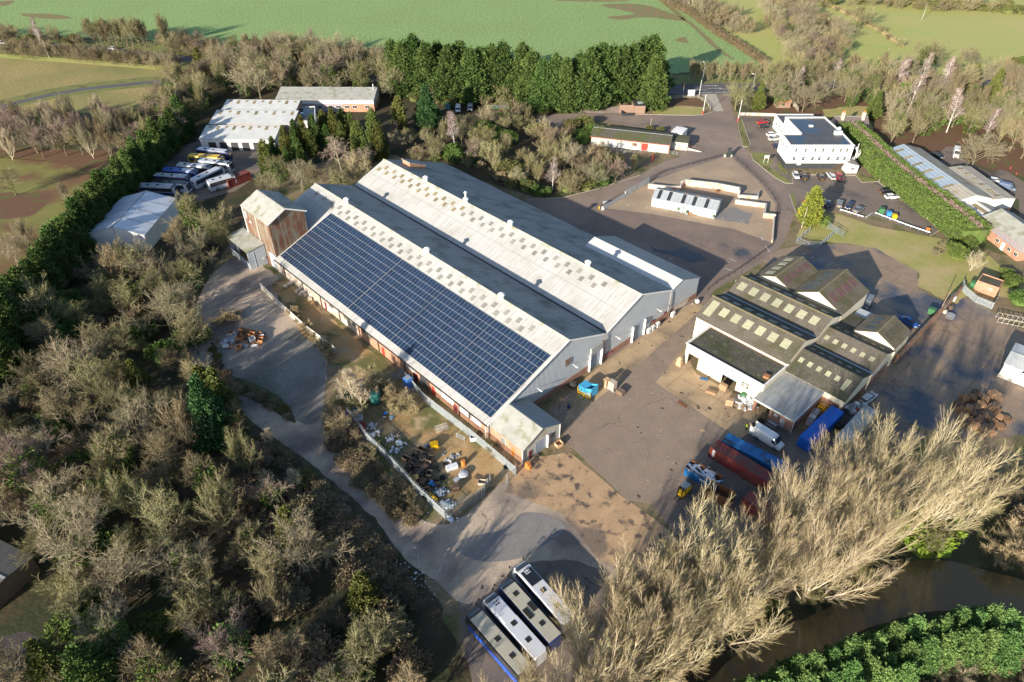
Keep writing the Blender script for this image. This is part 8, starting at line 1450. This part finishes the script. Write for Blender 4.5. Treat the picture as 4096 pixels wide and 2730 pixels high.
# litter scattered as countless scraps
mb = MB(); rg = random.Random(17)
def scat(cx, cy, sx, sy, n, s=.12):
    for k in range(n): p = at(rg.gauss(cx, sx), rg.gauss(cy, sy)); z = s * rg.uniform(.3, 1.1) * (2 if rg.random() < .12 else 1); mb.cbox((p.x, p.y, .08), (z, z * rg.uniform(.4, 1), .03), rg.random() * 3, rg.uniform(-.4, .4))
for a in ((1640, 2260, 30, 40, 40, .2), (1660, 2340, 50, 40, 60, .2), (1560, 2050, 60, 50, 60, .18), (1730, 2100, 30, 20, 30), (1600, 1850, 90, 70, 90), (1750, 1900, 80, 60, 60), (1450, 1760, 60, 50, 40), (860, 1230, 30, 70, 50, .15), (2600, 1700, 150, 150, 30, .14), (2270, 1640, 40, 30, 40, .18), (2450, 1590, 60, 30, 40), (2480, 1900, 150, 80, 20), (2900, 1560, 100, 60, 30), (3400, 1350, 150, 100, 20, .1), (2640, 1000, 200, 60, 30, .12), (1130, 1500, 100, 60, 30)): scat(*a)
tag(mb.build('litter', 'plastic_white'), 'white scraps of litter scattered over the yards and verges', 'litter', None, 'stuff')
# ---------------------------------------------------------------- person in hi-vis by the van
q = at(2982, 1722); pr = thing('person', 'person in a hi-vis yellow jacket and dark trousers holding a cardboard sheet', 'person', (q.x, q.y, .06), R(-10))
bm = bmesh.new(); J = dict(pel=(0, 0, .95), spi=(0, .02, 1.2), che=(.02, .04, 1.42), nec=(.05, .04, 1.52), hea=(.08, .04, 1.66), lh=(0, .1, .93), lk=(.04, .12, .5), la=(0, .12, .08), lt=(.2, .13, .04), rh=(0, -.1, .93), rk=(.05, -.12, .5), ra=(-.04, -.12, .08), rt=(.16, -.13, .04), ls=(.02, .21, 1.42), le=(.1, .27, 1.16), lw=(.34, .22, 1.08), rs=(.02, -.21, 1.42), re=(.12, -.27, 1.16), rw=(.36, -.2, 1.1))
rad = dict(pel=.15, spi=.14, che=.17, nec=.06, hea=.105, lh=.1, lk=.07, la=.05, lt=.04, rh=.1, rk=.07, ra=.05, rt=.04, ls=.08, le=.055, lw=.04, rs=.08, re=.055, rw=.04)
vx = {k: bm.verts.new(v) for k, v in J.items()}
hands = []
for side, s in (('lw', 1), ('rw', -1)):
    wv = Vector(J[side]); pm = bm.verts.new(wv + Vector((.08, 0, -.01))); bm.edges.new((vx[side], pm)); hands.append((pm, .035))
    for fi, (dy, ln) in enumerate(((.035, .07), (.012, .085), (-.012, .08), (-.033, .065))):
        f1 = bm.verts.new(wv + Vector((.12, dy, -.02))); f2 = bm.verts.new(wv + Vector((.12 + ln * .5, dy, -.05))); bm.edges.new((pm, f1)); bm.edges.new((f1, f2)); hands += [(f1, .009), (f2, .008)]
    th = bm.verts.new(wv + Vector((.09, -.05 * s, .015))); bm.edges.new((pm, th)); hands.append((th, .01))
for a, b in (('pel', 'spi'), ('spi', 'che'), ('che', 'nec'), ('nec', 'hea'), ('pel', 'lh'), ('lh', 'lk'), ('lk', 'la'), ('la', 'lt'), ('pel', 'rh'), ('rh', 'rk'), ('rk', 'ra'), ('ra', 'rt'), ('che', 'ls'), ('ls', 'le'), ('le', 'lw'), ('che', 'rs'), ('rs', 're'), ('re', 'rw')): bm.edges.new((vx[a], vx[b]))
bm.verts.index_update(); order = {v.index: None for v in bm.verts}; rr_ = {vx[k].index: rad[k] for k in rad}; rr_.update({v.index: r for v, r in hands}); ri = vx['pel'].index
me = bpy.data.meshes.new('body'); bm.to_mesh(me); bm.free(); ob = bpy.data.objects.new('body', me); COL.objects.link(ob)
sm = ob.modifiers.new('s', 'SKIN'); sv = me.skin_vertices[0].data if me.skin_vertices else None
if sv is None:
    bpy.context.view_layer.objects.active = ob; bpy.context.view_layer.update(); sv = me.skin_vertices[0].data if me.skin_vertices else []
for i_, d_ in enumerate(sv): d_.radius = (rr_[i_], rr_[i_]); d_.use_root = (i_ == ri)
ob.modifiers.new('u', 'SUBSURF').levels = 1; ob.modifiers['u'].render_levels = 1; bpy.context.view_layer.update()
m2 = bpy.data.meshes.new_from_object(ob.evaluated_get(bpy.context.evaluated_depsgraph_get())); bpy.data.objects.remove(ob)
for n_ in ('trousers', 'skin'): m2.materials.append(MATS[n_])
m2.materials.clear(); [m2.materials.append(MATS[n_]) for n_ in ('trousers', 'skin')]
for p_ in m2.polygons: p_.material_index = 1 if (p_.center.z > 1.5 or p_.center.x > .33) else 0
m2.shade_smooth(); link_copy(m2, 'body', pr)
jk = MB().lathe([(.19, .88), (.2, 1.1), (.22, 1.35), (.18, 1.47), (.09, 1.52)], 12, Matrix.Translation((.01, .03, 0)) @ Matrix.Diagonal((.85, 1.1, 1, 1)))
for s in (1, -1): jk.tube((.02, .2 * s, 1.43), (.1, .27 * s, 1.16), .09, .07, 8).tube((.1, .27 * s, 1.16), (.32, .22 * s, 1.09), .07, .055, 8)
jk.build('jacket', 'hivis', pr, True); MB().lathe([(.115, 1.66), (.11, 1.74), (.06, 1.79)], 10, Matrix.Translation((.06, .04, 0))).build('hair', 'tyre', pr, True)
MB().box(.165, .19, -.02, .02, 1.62, 1.66).build('nose', 'skin', pr); MB().box(.16, .18, .02, .04, 1.665, 1.68).box(.16, .18, -.01, .01, 1.665, 1.68).build('eyes', 'trousers', pr)
q = at(3000, 1718); one('cardboard_sheet', 'upright cardboard sheet held by the person in the yellow jacket', 'cardboard', MB().box(-.03, .03, -.4, .4, 0, 1.2), 'cardboard', None, (q.x - .05, q.y + .1, .2), R(20)); q = at(3020, 1712); tl = thing('trolley', 'black platform trolley with boxes beside the person in the yellow jacket', 'trolley', (q.x, q.y, .06), AM + .4); MB().box(-.8, .8, -.45, .45, .3, .4).build('platform', 'tyre', tl); MB().box(-.7, .6, -.4, .4, .4, .9).build('load', 'dark_junk', tl); MB().path([(-.8, -.4, .3), (-.8, -.4, 1.2), (-.8, .4, 1.2), (-.8, .4, .3)], .03).build('handle', 'galv', tl)
for x_ in (-.6, .6):
    for y_ in (-.35, .35): MB().tube((x_, y_ - .04, .14), (x_, y_ + .04, .14), .14, n=8).build('wheel', 'tyre', tl)
